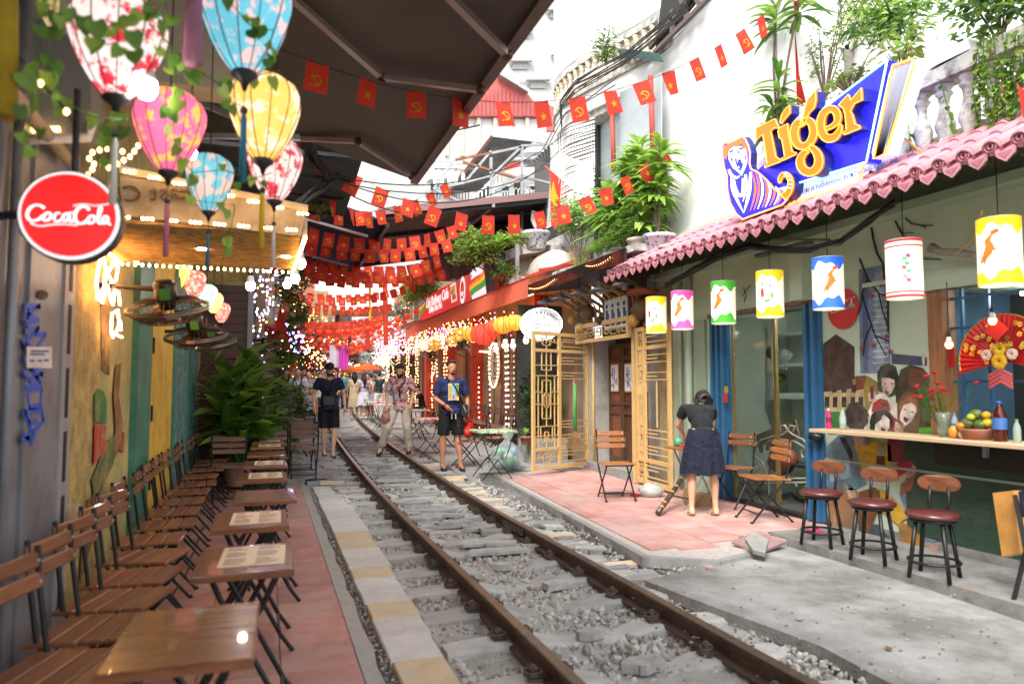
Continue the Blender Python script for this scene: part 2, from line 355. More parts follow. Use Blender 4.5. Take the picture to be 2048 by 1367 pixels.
def stone(r, seed):
 random.seed(seed); mb = MB().sph((0, 0, 0), (r*U(.8, 1.3), r*U(.7, 1.1), r*U(.5, .8)), 6, 4)
 mb.v = [tuple(V(p)*U(.8, 1.2)) for p in mb.v]; return mb
st = [stone(1, 100+i).mesh('stone', m_grav) for i in range(10)]
m_gl = M('pale_gravel', (.62, .60, .55), .9, var=.3, sc=30, rnd=.3); m_gd = M('brown_gravel', (.33, .28, .23), .9, var=.3, sc=30, rnd=.3)
g = MB()
for k in range(900):
 y = 1.5+9.7*R()**1.3; x = .63+U(-.022, .022); c = stone(U(.004, .012), k); c0 = V((x, y, -.05+U(0, .02))); g.mat(k % 3)
 g.add([V(p)+c0 for p in c.v], c.f)
g.build('rubble', [m_grav, m_gd, m_gl], kind='stuff')['label'] = 'small rubble and grit filling the crack beside the kerb'
g = MB(); rnd = random.Random(3)
base = [stone(1, 300+i) for i in range(12)]
def scatter(n, fx, y0, y1, pw, r0, r1, z0):
 for k in range(n):
  y = y0+(y1-y0)*rnd.random()**pw; x = fx(rnd)+cx(y); b = base[rnd.randrange(12)]; r = r0+(r1-r0)*rnd.random()**2
  E = Euler((rnd.random()*6, rnd.random()*6, rnd.random()*6)).to_matrix()*r; c0 = V((x, y, gz(y)+z0+rnd.random()*.02)); g.mat(rnd.choice((0, 0, 2, 2, 1)))
  g.add([E@V(p)+c0 for p in b.v], b.f)
scatter(8000, lambda r: .98+r.random()*.62, 2, 9, 1.5, .010, .032, -.08)
scatter(6000, lambda r: 1.45+r.random()*.95, 1.8, 9, 1.5, .010, .035, -.085)
scatter(4500, lambda r: 2.4+r.random()*.8, 1.5, 12, 1.4, .008, .026, -.06)
scatter(5000, lambda r: .9+r.random()*2.1, 8, 22, 1.2, .012, .03, -.06)
scatter(5200, lambda r: 3.0+abs(r.gauss(0, .6)), 1.5, 7.5, 1.1, .004, .016, -.025)
g.build('gravel', [m_grav, m_gd, m_gl], kind='stuff')['label'] = 'pale broken ballast stones between the sleepers and beside the rails'
g = MB(); nx, ny = 16, 220
for j in range(ny):
 for i in range(nx): x = .97+1.9*i/(nx-1); y = 1+21*j/(ny-1); g.v.append((x+cx(y), y, gz(y)-.072+.035*noise.noise(V((x*2.2, y*1.7, 5)))+.015*noise.noise(V((x*9, y*9, 3)))))
for j in range(ny-1):
 for i in range(nx-1): a = j*nx+i; g.f.append((a, a+1, a+nx+1, a+nx)); g.mi.append(0)
struct('track_bed', g, M('dusty_bed', (.52, .51, .47), .95, col2=(.38, .365, .33), sc=7, pos=.5, wid=.15, bump=1, bs=90, bdist=.02), smooth=True)
# railway track
track = thing('railway_track', 'metre gauge railway track with rusty brown rails on pale concrete sleepers', 'railway track')
XL, XR = 1.385, 2.405; RT = .10
prof = [(-.055, -.03), (.055, -.03), (.055, -.018), (.010, -.005), (.010, .058), (.030, .068), (.032, .094), (.026, .1), (-.026, .1), (-.032, .094), (-.030, .068), (-.010, .058), (-.010, -.005), (-.055, -.018)]
for X0 in (XL, XR):
 g = MB(); ysr = [-2+i*.6 for i in range(17)]+[8+i*1.2 for i in range(1, 60)]
 for j, y in enumerate(ysr):
  for px, pz in prof: g.v.append((X0+cx(y)+px, y, gz(y)+pz))
 n = len(prof)
 for j in range(len(ysr)-1):
  for k in range(n):
   g.f.append((j*n+k, j*n+(k+1) % n, (j+1)*n+(k+1) % n, (j+1)*n+k)); g.mi.append(1 if k in (6, 7, 8) else 0)
 g.build('rail', [m_rail, m_railt], track)
def sleeper_mesh(nm):
 g = MB(); hw = .92; xs = [(-hw, -.02, .085), (-.78, -.012, .1), (-.62, -.008, .105), (-.36, -.012, .105), (-.2, -.05, .09), (0, -.056, .085), (.2, -.05, .09), (.36, -.012, .105), (.62, -.008, .105), (.78, -.012, .1), (hw, -.02, .085)]
 for x, z, w in xs: g.v += [(x, -w-.02, -.17), (x, -w, z-.02), (x, -w+.02, z), (x, w-.02, z), (x, w, z-.02), (x, w+.02, -.17)]
 for j in range(len(xs)-1):
  for k in range(5): g.f.append((j*6+k, (j+1)*6+k, (j+1)*6+k+1, j*6+k+1)); g.mi.append(0)
 g.f += [(0, 1, 2, 3, 4, 5), tuple(60+i for i in (5, 4, 3, 2, 1, 0))]; g.mi += [0, 0]
 return g.mesh(nm, m_slp)
sme = sleeper_mesh('sleeper')
g = MB(); g.tube([(0, 0, -.02), (0, 0, .055)], .014, 7); g.tube([(0, 0, .03), (0, 0, .045)], .024, 6)
for z in (0, .014): g.tube([(.045*cos(t), .03*sin(t), .004+z+.012*t/6) for t in [i*.7 for i in range(10)]], .007, 5)
g.box(-.05, .03, -.045, .045, -.016, -.002)
clip = g.mesh('rail_clip', m_clip)
ysl = [AZ(760, py, -.02).y for py in (1082.6, 1108.6, 1143.8, 1186.5, 1238.4, 1310.8)]
y0s = ysl[-1]; step = .575
k = 0
while y0s-2.3+k*step < 34:
 y = y0s-2.3+k*step; xm = (XL+XR)/2+cx(y)
 link('sleeper', sme, track, (xm, y, gz(y)+U(-.012, .0)), (0, U(-.006, .006), U(-.02, .02)))
 if y < 18:
  for X0 in (XL, XR):
   for sx in (-1, 1): link('rail_clip', clip, track, (X0+cx(y)+sx*.085, y+U(-.02, .02), gz(y)), (0, 0, U(-.4, .4)+(pi if sx < 0 else 0)))
 k += 1
g = MB().box(-.012, .012, -.3, .3, 0, .05);
for t in (-.22, -.08, .08, .22): g.sph((.012, t, .025), .016, 6, 4)
link('joint_plate', g.mesh('joint_plate', m_clip), track, (XR-.03, 6.9, .01)); link('joint_plate', g.mesh('joint_plate', m_clip), track, (XR+.03, 6.9, .01))
rnd = random.Random(11)
def slab(cx_, cy, w, d, z, mat, rot=0, th=.03):
 n = rnd.choice((4, 4, 5, 6)); pts = []
 for i in range(n):
  t = 2*pi*(i+.5)/n+rnd.uniform(-.12, .12); r = 1/max(abs(cos(t)), abs(sin(t))) if n == 4 else 1.15
  pts.append(V((cos(t)*w/2*r*.98, sin(t)*d/2*r*.98)))
 cr, sr = cos(rot), sin(rot); tx, ty = rnd.uniform(-.05, .05), rnd.uniform(-.05, .05)
 top = [V((cx_+p.x*cr-p.y*sr, cy+p.x*sr+p.y*cr, z+p.x*tx+p.y*ty)) for p in pts]
 return MB().prism(top, (0, 0, -th))
for i in range(210):
 y = 5.6+i*.085+rnd.uniform(-.06, .06)
 if y > 22: break
 dens = (y-4)/8
 if rnd.random() > dens: continue
 w = rnd.uniform(.22, .6); x = (XL+XR)/2+cx(y)+rnd.uniform(-.42+w/2, .42-w/2)
 slab(x, y, w, rnd.uniform(.1, .2), gz(y)-.02+rnd.uniform(-.02, .022), 0, rnd.uniform(-.15, .15)).build('paving_stone', rnd.choice((m_stone, m_stone, m_slate)), ground)
for i in range(170):
 y = 4.6+i*.1+rnd.uniform(-.05, .05)
 if y > 21: break
 sgn = rnd.choice((-1, 1));
 if sgn < 0 and y < 10 : continue
 w = rnd.uniform(.2, .4); x = (XL if sgn < 0 else XR)+cx(y)+sgn*rnd.uniform(.22, .5)
 slab(x, y, w, rnd.uniform(.12, .22), gz(y)-.015+rnd.uniform(-.02, .015), 0, rnd.uniform(-.15, .15)).build('paving_stone', rnd.choice((m_stone, m_stone, m_slate, m_pavY)), ground)
for px, py, w, d in [(1005, 1128, .16, .1), (1110, 1165, .2, .12), (1190, 1100, .12, .08), (1285, 1322, .24, .16), (1180, 1262, .17, .09), (1040, 1040, .3, .14), (1130, 1075, .2, .12), (880, 1010, .24, .12), (940, 1005, .2, .13), (985, 1060, .3, .16), (1190, 1098, .1, .06), (1740, 1330, .12, .09), (1290, 1330, .1, .06), (905, 1045, .4, .16), (1000, 1090, .28, .13), (1060, 1090, .2, .12), (1500, 985, .01, .01)]:
 p = AZ(px, py, -.01); slab(p.x, p.y, w, d, .0, 0, rnd.uniform(-.3, .3), .05).build('paving_stone', m_stone, ground)
for i in range(9):
 for j in range(26):
  x = -.2+i*.2+rnd.uniform(-.03, .03)+cx(11); y = 11.5+j*.34+rnd.uniform(-.04, .04)
  if x > 1.15+cx(y) or (x < .55 and y < 13.2): continue
  slab(x+cx(y)*.8, y, rnd.uniform(.2, .36), rnd.uniform(.3, .4), gz(y)+.01+rnd.uniform(-.01, .01), 0, rnd.uniform(-.08, .08)).build('slate', rnd.choice((m_slate, m_slate, m_stone)), ground)
for x, y in ((.72, 11.42), (1.02, 11.5)): slab(x, y, .33, .42, .022, 0, .04, .06).build('slate', m_slate, ground)
strip('pavement', lambda y: -1.4, lambda y: .55+cx(y)*.9, [11.3, 14, 18, 24, 32, 44, 60, 80], .005, .1, m_conc2)
m_pavR = M('right_pavement', (.30, .295, .28), .9, var=.12, sc=2, bump=.3, dirt=(.30, .28, .26), dsc=2)
strip('pavement', lambda y: 2.95+cx(y), lambda y: 8, [11.6, 14, 18, 24, 32, 44, 60, 80], .01, .1, m_pavR)
g = MB(); g.prism([V((3.0, 10.4, 0)), V((3.6, 11.2, .0)), V((5.6, 11.4, 0)), V((5.6, 11.6, .06)), V((2.95, 11.6, .06))], (0, 0, -.1)); struct('pavement', g, m_pavR)
ORD = ['first', 'second', 'third', 'fourth', 'fifth', 'sixth', 'seventh', 'eighth', 'ninth', 'tenth', 'eleventh', 'twelfth', 'thirteenth', 'fourteenth', 'fifteenth', 'sixteenth', 'seventeenth', 'eighteenth', 'nineteenth', 'twentieth']
m_wood = M('varnished_slat', (.23, .085, .035), .42, var=.3, sc=4, stretch=(14, 1.5, 14), rnd=.22, coat=.25, bump=.1, bs=30)
m_woodg = M('greyed_slat', (.21, .12, .085), .6, var=.25, sc=4, stretch=(14, 1.5, 14), rnd=.15)
m_woodo = M('orange_slat', (.33, .12, .035), .4, var=.25, sc=4, stretch=(14, 1.5, 14), rnd=.15, coat=.3)
m_top = M('glossy_tabletop', (.20, .075, .03), .26, var=.3, sc=3, stretch=(2, 9, 9), rnd=.12, coat=.3)
m_topd = M('dark_tabletop', (.11, .065, .05), .2, var=.2, sc=3, stretch=(2, 9, 9), coat=.4)
m_frame = M('black_frame', (.018, .017, .017), .42, .3, var=.3)
m_cap = flat('2a2422', .6)
# folding chair: faces +X in its own frame
def chair(label, nback=2, wm=None, loc=(0, 0, 0), rz=0, group=None, w=.4):
 wm = wm or m_wood
 t = thing('folding_chair', label, 'folding chair', loc, rz, group)
 for i in range(4):
  x = -.165+i*.102; MB().bev(-.046, .046, -w/2, w/2, -.018, 0, .006).build('seat_slat', wm, t, loc=(x, 0, .455+.006*(i-1.5)*.5), rot=(0, -.03-.05*(i == 3)*-1, 0))
 for i in range(nback):
  z = .81-i*.078; MB().bev(-.03, .03, -w/2, w/2, -.014, 0, .006).build('back_slat', wm, t, loc=(-.205+i*.010, 0, z-.01), rot=(0, pi/2-.12, 0))
 for s in (-1, 1):
  y = s*(w/2-.015)
  MB().tube([(-.215, y, .85), (-.205, y, .72), (-.165, y, .45), (.22, y, .0)], .011, 6).build('leg', m_frame, t)
  y2 = s*(w/2-.04)
  MB().tube([(.17, y2, .435), (-.24, y2, 0)], .010, 6).build('leg', m_frame, t)
  MB().tube([(.215, y, .02), (.225, y, 0)], .016, 6).tube([(-.225, y2, .016), (-.24, y2, 0)], .015, 6).build('foot_cap', m_cap, t)
 g = MB(); yy = w/2-.015
 g.tube([(.14, -yy, .09), (.14, yy, .09)], .008, 5).tube([(-.19, -yy+.02, .055), (-.19, yy-.02, .055)], .008, 5).tube([(.165, -yy, .43), (.165, yy, .43)], .008, 5)
 g.build('crossbar', m_frame, t)
 g = MB()
 for i in range(nback):
  for s in (-1, 1): g.sph((-.189+i*.010, s*(w/2-.05), .80-i*.078), (.006, .008, .008), 6, 4)
 g.build('screws', flat('d8d8d8', .3, metal=1.), t)
 return t
G1 = 'brown folding chairs lined up along the painted wall'
c0 = None
cy = [2.45, 3.0, 3.45, 3.87, 4.3, 4.78, 5.3, 5.85, 6.4, 6.95, 7.55, 8.15, 8.8, 9.5, 10.2, 10.8]
for i, y in enumerate(cy):
 lab = ORD[i]+' brown folding chair of the row along the painted wall, counted from the graffitied pillar'
 p = (-.69+U(-.015, .015), y, 0)
 if c0 is None: c0 = chair(lab, loc=(p[0]+.03, p[1], 0), rz=-.28, group=G1, w=.37)
 else: dup(c0, p+V((.03, 0, 0)) if 0 else (p[0]+(.04 if i < 6 else 0), p[1], 0), (-.26 if i < 6 else 0)+U(-.06, .06), lab)
# small folding tables with menus
def table(label, loc, rz=0, group=None, tm=None, w=.40, d=.56, h=.70):
 t = thing('folding_table', label, 'table', loc, rz, group)
 MB().bev(-w/2, w/2, -d/2, d/2, h-.028, h, .006).build('tabletop', tm or m_top, t)
 for s in (-1, 1):
  for q in (-1, 1):
   y = s*(d/2-.07+.02*q)
   MB().tube([(q*.13, y, h-.03), (q*.09, y, h-.12), (-q*.17, y, .09), (-q*.235, y, 0)], .013, 6).build('leg', m_frame, t)
 g = MB();
 for q in (-1, 1): g.tube([(q*.165, -d/2+.06, .1), (q*.165, d/2-.06, .1)], .009, 5)
 g.tube([(0, -d/2+.05, .36), (0, d/2-.05, .36)], .009, 5).build('stretcher', m_frame, t)
 return t
m_paper = M('menu_paper', (.82, .70, .46), .35, var=.05, col2=(.80, .42, .22), sc=14, pos=.62, wid=.03)
m_print = flat('b03024', .4); m_print2 = flat('6a5a80', .4); m_print3 = flat('5c7a3a', .4)
def menu(label, loc, rz):
 g = MB(); g.box(-.135, .135, -.19, .19, 0, .003); g.mat(1)
 for k in range(16):
  y = .16-k*.021
  if k in (3, 9): continue
  g.mat(1+(k*7) % 3);
  for s in (-1, 1):
   x0 = s*.065-.05; g.box(x0, x0+U(.05, .1), y-.004, y+.004, .003, .0036)
 o = g.build('menu', [m_paper, m_print, m_print2, m_print3]); o.location = loc; o.rotation_euler = (0, 0, rz)
 return tag(o, label, 'menu', 'menus lying on the small tables')
G2 = 'small brown tables in a row beside the folding chairs'
tb = [(-.215, 2.45, .0), (-.075, 3.42, 0), (-.075, 4.40, 0), (.0, 5.33, 0), (-.03, 6.46, 0), (0, 7.5, 0), (.01, 8.62, 0), (.01, 9.7, 0), (.02, 10.6, 0)]
t0 = None
for i, (x, y, r) in enumerate(tb):
 lab = ORD[i]+' small glossy brown table of the row beside the track, counted from the camera end'
 lab = ORD[i]+' small glossy brown table on the red tiles, counted from the bare one in front'
 if i == 0: t0 = table('bare glossy brown table at the near end of the row on red tiles', (x, y, 0), -.02, G2)
 else: dup(t0, (x, y, 0), U(-.02, .02), lab)
 if i in (1, 2, 4, 5, 7, 8): menu('cream printed menu lying on the %s small table from the bare one' % ORD[i], (x+.03, y+.02, .7015), U(-.04, .04))
 elif i in (3, 6): pass
cz = chair('weathered brown folding chair with its back turned, left of the pair before the big plant', 3, m_woodg, (-.44, 9.9, 0), pi/2, 'chairs turned away at the end of the tables', .44)
cz['label'] = 'greyish folding chair turned away from us, directly below the glossy long leaves'
dup(cz, (.08, 10.9, 0), pi/2+.03, 'greyish folding chair turned away from us at the head of the table row')
for k, (px, py, dx) in enumerate([(608, 958, 0), (600, 945, 0)]):
 p = AG(px, py); dup(cz, (p.x, p.y+.3, p.z), pi/2+.05*k, ['thin black framed folding chair turned away, standing beside the man in the black cap', 'folding chair half hidden behind the black framed one beside the stone slabs'][k])
for k, (px, py, X) in enumerate([(590, 900, 0), (660, 870, 0)]): pass
tq = table('dark folding table with pale papers between the folding chairs and the seated couple', (.52, 14.2, gz(14.2)), 0, None, m_topd, .6, .6, .72)
menu('pale paper lying on the dark table by the walking man', (.52, 14.2, gz(14.2)+.722), .1)
tq2 = table('dark table with bottles where the grey haired man is seated', (.38, 16.3, gz(16.3)), 0, None, m_topd, .7, .7, .74)
dup(cz, (.75, 15.6, gz(15.6)), pi/2, 'folding chair with its slatted back against the table of the grey haired man')
for k, (dx, dy, c, n, l) in enumerate([(-.1, -.1, 'a02020', 'drink_can', 'red soft drink can on the table of the seated couple'), (.08, -.15, '401818', 'sauce_bottle', 'dark red bottle on the table of the seated couple')]):
 o = MB().lathe((0, 0, 0), [(.033, 0), (.033, .12), (.02, .16), (.014, .2), (.014, .22)] if k else [(.03, 0), (.033, .01), (.033, .11), (.028, .12)], 10).build(n, flat(c, .3), None, True); o.location = (.38+dx, 16.3+dy, gz(16.3)+.74); tag(o, l, 'bottle' if k else 'can')
o = MB().box(-.1, .1, -.06, .06, 0, .1).box(-.08, .08, -.045, .045, .1, .12).build('napkin_box', flat('3a2420', .5)); o.location = (.55, 16.1, gz(16.1)+.74); tag(o, 'dark napkin box on the table of the seated couple', 'napkin box')
# near house on this side
m_cream = M('cream_wall', (.50, .44, .33), .85, var=.12, sc=3, dirt=(.32, .27, .2), dsc=2)
m_ochre = M('ochre_paint', (.62, .47, .17), .8, var=.1, sc=2.2, col2=(.44, .36, .12), pos=.5, wid=.25, dirt=(.20, .23, .12), dsc=2.5)
m_ochre2 = M('painted_stone', (.46, .34, .12), .85, var=.3, sc=9, bump=.8, bs=40, dirt=(.18, .13, .05), dsc=6)
m_grey = M('grey_shutter', (.27, .28, .30), .45, .3, var=.1, sc=2, dirt=(.11, .11, .12), dsc=2)
m_teal = M('green_door', (.04, .22, .15), .5, var=.2, sc=3, dirt=(.02, .09, .07), dsc=4)
m_yel = M('yellow_board', (.68, .44, .05), .6, var=.15, sc=2, stretch=(2, 6, .8), dirt=(.45, .2, .04), dsc=3)
m_carv = M('carved_teal', (.18, .32, .29), .7, var=.3, sc=12, col2=(.05, .12, .12), pos=.5, wid=.12, bump=1, bs=30)
house = thing('painted_house', 'yellow painted cafe front with green door frame and grey shutter post beside the chairs', 'house')
MB().box(-1.6, -1.0, -3, 3.58, -.1, 4.6).build('wall', m_grey, house)
g = MB(); g.box(-1.6, -.985, 3.58, 4.1, -.1, 3.1); g.build('shutter_post', m_grey, house)
g = MB(); g.mat(0).box(-1.6, -.975, 4.1, 4.3, -.1, 3.1); g.mat(1)
for k in range(9):
 z = .0+k*.325
 g.box(-.974, -.9735, 4.17, 4.235, z, z+.255)
g.build('slotted_post', [M('pale_post', (.30, .30, .31), .5, var=.1), flat('1a1414', .7)], house)
for y in (2.8, 3.1, 3.32): MB().tube([(-.975, y, -.1), (-.975, y, 3.2)], .02, 8).build('guide_rail', m_grey, house, True)
MB().box(-1.6, -1.0, 4.3, 5.1, -.1, 4.6).build('wall', m_ochre2, house)
MB().box(-1.6, -1.003, 5.1, 12.1, -.1, 4.6).build('wall', m_ochre, house)
MB().box(-1.003, -.955, 6.17, 6.3, 0, 2.9).box(-1.003, -.975, 6.3, 6.97, 0, 2.86).build('door', m_teal, house)
MB().box(-1.003, -.97, 6.97, 8.42, 0, 2.8).build('board', m_yel, house)
for zz in (.55, 1.15, 1.75): MB().box(-.97, -.955, 6.98, 7.02, zz, zz+.14).build('hinge', m_frame, house)
MB().box(-1.003, -.955, 8.42, 8.6, 0, 2.8).box(-1.003, -.955, 10.1, 10.25, 0, 2.8).build('door_frame', m_teal, house)
for y in (8.62, 9.12, 9.62, 10.3, 10.9): MB().box(-1.003, -.97, y, y+.44, 0, 2.7).build('carved_panel', m_carv, house)
def wq(col, pts, x, nm='painting', par=house):
 return MB().prism([AX(px, py, x) for px, py in pts], (-.003, 0, 0)).build(nm, flat(col, .85, .85, .3, sc=7, dirt=(.42, .30, .10), dsc=5, bump=.4, bs=30), par)
wq('5d4a34', [(202, 607), (219, 612), (219, 750), (203, 738)], -.995)
wq('3f7a3f', [(189, 790), (197, 776), (208, 782), (214, 800), (213, 846), (190, 843)], -.99)
wq('b5342c', [(190, 848), (212, 850), (210, 900), (188, 930)], -.985)
wq('a83a2c', [(240, 862), (249, 864), (247, 905), (240, 900)], -.99)
wq('8a5a2c', [(233, 730), (243, 725), (238, 790), (246, 850), (236, 905), (222, 930), (232, 860), (228, 790)], -.988)
wq('5f6b3c', [(215, 880), (232, 870), (228, 925), (190, 1010), (184, 960)], -.987)
wq('c9b48a', [(135, 1005), (172, 1008), (170, 1050), (133, 1085)], -.984)
wq('6d5030', [(176, 1000), (196, 985), (192, 1060), (160, 1170), (165, 1080)], -.986)
m_graf = flat('2458c8', .5)
G = [[(52, 612), (50, 645), (78, 640), (56, 628), (80, 612), (54, 610)], [(52, 662), (78, 655), (52, 688), (72, 700), (92, 668), (70, 668)], [(48, 678), (58, 705), (50, 720)], [(48, 742), (60, 760), (86, 748), (60, 735), (82, 765), (52, 775)], [(56, 780), (84, 776), (82, 810), (60, 815), (56, 785)], [(48, 825), (66, 865), (88, 840), (84, 820), (50, 822), (60, 845), (74, 842)], [(45, 880), (70, 870)], [(48, 868), (66, 884)], [(60, 862), (62, 888)]]
g = MB()
for s in G:
 pts = [AX(px, py, -.982) for px, py in s]
 for a, b in zip(pts, pts[1:]):
  d = (b-a).normalized(); n = V((1, 0, 0)).cross(d)*.012; g.prism([a-n-d*.006, b-n+d*.006, b+n+d*.006, a+n-d*.006], (-.002, 0, 0))
g.build('graffiti', m_graf, house)
g = MB(); g.prism([AX(*p, -.98) for p in [(54, 693), (104, 693), (104, 736), (54, 735)]], (-.002, 0, 0)); g.mat(1)
for a, b, yy in [(62, 98, 702), (60, 90, 708), (60, 70, 721), (76, 84, 721), (88, 98, 720)]: g.prism([AX(a, yy-2, -.979), AX(b, yy-2, -.979), AX(b, yy+2, -.979), AX(a, yy+2, -.979)], (-.001, 0, 0))
g.build('sticker', [m_white, flat('4a5f9a', .6)], house)
wq('3c3634', [(85+12*cos(t*pi/6), 590+10*sin(t*pi/6)) for t in range(12)], -.981, 'round_sticker')
MB().box(-1.0, -.9, 4.3, 12, 2.85, 2.95).build('cornice', m_cream, house)
MB().tube([(-.93, -1, 2.6), (-.93, 3.9, 2.55)], .03, 8).build('pipe', m_cream, house, True)
sh = thing('roller_shutter_wall', 'dark reddish brown roller shutter wall facing us behind the tropical plant', 'shutter', (0, 0, 0))
m_shut = M('brown_shutter', (.075, .035, .03), .45, var=.2, sc=2)
for k in range(24):
 z = gz(12)+k*.125; MB().box(-1.0, -.32, 12.1, 12.13+.012*(k % 2), z+.004, z+.121).build('slat', m_shut, sh)
MB().box(-.32, -.24, 12.02, 12.16, 0, 3.4).build('post', M('grey_post', (.25, .25, .26), .5, var=.1), sh)
MB().box(-3, -.33, 12.17, 12.5, 0, 6).build('wall', m_ochre2, sh)
def script_logo(mtx, s, mat, parent, nm='logo'):
 L = [[(-.30, .07), (-.33, .10), (-.40, .11), (-.47, .06), (-.50, -.03), (-.48, -.10), (-.42, -.12), (-.35, -.09), (-.31, -.04)],
   [(-.29, -.02), (-.31, -.09), (-.27, -.11), (-.22, -.07), (-.21, -.01), (-.25, .02), (-.29, -.02)],
   [(-.11, .01), (-.15, .02), (-.18, -.04), (-.17, -.10), (-.13, -.11), (-.08, -.06)],
   [(.0, .01), (-.05, .02), (-.08, -.05), (-.06, -.10), (-.02, -.08), (.01, .02), (.0, -.08), (.04, -.10), (.07, -.05)],
   [(.0, .03), (.04, .035), (.08, .03)],
   [(.24, .09), (.20, .14), (.12, .12), (.07, .04), (.07, -.06), (.12, -.12), (.19, -.10), (.24, -.04)],
   [(.24, -.02), (.22, -.08), (.26, -.11), (.31, -.07), (.32, -.01), (.28, .02), (.24, -.02)],
   [(.34, -.07), (.37, .02), (.40, .13), (.37, .15), (.35, .05), (.35, -.07), (.38, -.10)],
   [(.47, .01), (.43, .02), (.40, -.04), (.41, -.10), (.45, -.08), (.48, .02), (.47, -.08), (.51, -.10)],
   [(-.45, -.15), (-.34, -.19), (-.2, -.15), (-.05, -.13), (.1, -.14)],
   [(.05, .13), (.18, .17), (.3, .15), (.40, .17), (.5, .2)]]
 wd = [.034, .026, .024, .026, .018, .036, .026, .022, .026, .022, .018]
 g = MB()
 for st_, w in zip(L, wd):
  P = [V((a, b)) for a, b in st_]
  for _ in range(2):
   Q = [P[0]]
   for a, b in zip(P, P[1:]): Q += [a.lerp(b, .25), a.lerp(b, .75)]
   Q.append(P[-1]); P = Q
  for i, (a, b) in enumerate(zip(P, P[1:])):
   d = (b-a)
   if d.length < 1e-5: continue
   d.normalize(); ww = w*(.42+.35*abs(d.y)); n = V((-d.y, d.x))*ww/1.4
   q = [a-n-d*.004, b-n+d*.004, b+n+d*.004, a+n-d*.004]; g.prism([mtx @ V((p.x*s, p.y*s, .004)) for p in q], mtx.to_3x3() @ V((0, 0, -.003)))
 return g.build(nm, mat, parent)
m_coke = M('sign_red', (.55, .006, .006), .35, var=.05, emis=(.7, .01, .01), es=.35, coat=.4)
m_signw = M('sign_white', (.8, .8, .8), .4, var=.02, emis=(1, 1, 1), es=.25)
c = AY(141, 432, 2.62); cs = thing('round_sign', 'large round red Coca-Cola sign with white rim on the shutter post', 'sign', c, 0, None, .72)
MB().disc((0, 0, 0), (.262*.8), (0, -1, 0), 40, .08).build('body', m_black, cs)
MB().disc((0, -.012, 0), .2, (0, -1, 0), 40, .01).build('rim', m_signw, cs)
MB().disc((0, -.02, 0), .186, (0, -1, 0), 40, .006).build('face', m_coke, cs)
script_logo(frame((0, -.022, 0), (1, 0, 0), (0, 0, 1)), .325, m_signw, cs)
MB().tube([(-.2, .03, 0), (-.3, .1, 0)], .02, 8).build('arm', m_frame, cs)
MB().tube([(-.0, .04, .2), (0, .04, .6)], .015, 8).build('hanger', m_frame, cs)
m_neon = glow('neon_tube', (1, .5, .2), 8)
nn = thing('neon_sign', 'glowing warm neon writing in two lines mounted off the ochre wall', 'sign')
N1 = [[(196, 600), (193, 560), (200, 520), (208, 515), (212, 540), (208, 575), (198, 600)], [(205, 605), (214, 570), (220, 590), (224, 605), (228, 585)], [(222, 560), (216, 545), (226, 525), (236, 535), (232, 560), (222, 566)], [(226, 610), (230, 580), (238, 585), (240, 610)], [(224, 625), (222, 660), (226, 675)], [(228, 625), (236, 620), (238, 650), (230, 668), (244, 674)], [(240, 640), (242, 660)]]
for s in N1: MB().tube([AX(px, py, -.93) for px, py in s], .008, 5).build('tube', m_neon, nn)
MB().tube([AX(203, 610, -1), AX(203, 610, -.93)], .006).tube([AX(232, 640, -1), AX(232, 640, -.93)], .006).build('bracket', m_frame, nn)
# wall fans
m_fan = flat('15130f', .35); m_wirec = M('chrome_wire', (.12, .10, .09), .3, .9)
def fan(label, c, tilt=(0, 0), r=.23, rz=0, wall=None):
 t = thing('wall_fan', label, 'fan', c, rz, 'black wall fans')
 t.rotation_euler = (tilt[0], tilt[1], rz)
 g = MB()
 for k in range(36):
  a = 2*pi*k/36; u = V((cos(a), sin(a), 0)); g.tube([u*.05+V((0, 0, -.09)), u*.15+V((0, 0, -.085)), u*r+V((0, 0, -.02)), u*r*.7+V((0, 0, .04)), u*.06+V((0, 0, .05))], .0022, 3, False)
 for rr, z, q in ((r, -.02, .008), (r*.99, -.005, .006), (.14, -.088, .004), (.06, -.092, .006)): g.tube([(rr*cos(2*pi*k/28), rr*sin(2*pi*k/28), z) for k in range(29)], q, 5, False)
 g.build('cage', m_wirec, t)
 for k in range(3):
  b = MB(); a0 = 2*pi*k/3
  pts = [V((cos(a0+da)*q, sin(a0+da)*q, -.04+dz)) for q, da, dz in ((.04, -.5, .01), (.19, -.45, .02), (.2, .1, -.01), (.13, .5, -.02), (.04, .5, -.01))]
  b.prism(pts, (0, 0, .004)).build('blade', M('fan_blade', (.07, .02, .015), .3, var=.1), t)
 MB().lathe((0, 0, 0), [(.04, -.02), (.065, .03), (.065, .14), (.045, .16)], 14).build('motor', m_fan, t, True)
 MB().box(-.03, .03, -.067, -.062, .05, .12).build('label', flat('4f8a30', .5), t)
 MB().disc((0, 0, -.095), .05, (0, 0, -1), 14, .01).build('hub_cap', flat('401010', .5), t)
 if wall:
  q = V(wall)-V(c); MB().tube([(0, 0, .1), q*.5+V((0, 0, .05)), q], .018, 6).box(q.x-.02, q.x+.03, q.y-.06, q.y+.06, q.z-.1, q.z+.1).build('bracket', m_fan, t)
 return t
def at_(px, py, y): return AY(px, py, y)
c = at_(335, 612, 4.75); fan('black wall fan with chrome cage nearest the neon writing', c, (.30, -.12), .235, 0, (-1, 5.0, c.z+.12))
c = at_(392, 668, 6.1); fan('middle one of three black wall fans along the ochre wall', c, (.28, -.1), .23, 0, (-1, 6.3, c.z+.1))
c = at_(424, 680, 7.6); fan('third black wall fan, partly hidden behind the middle one', c, (.32, -.15), .23, 0, (-1, 7.8, c.z+.1))
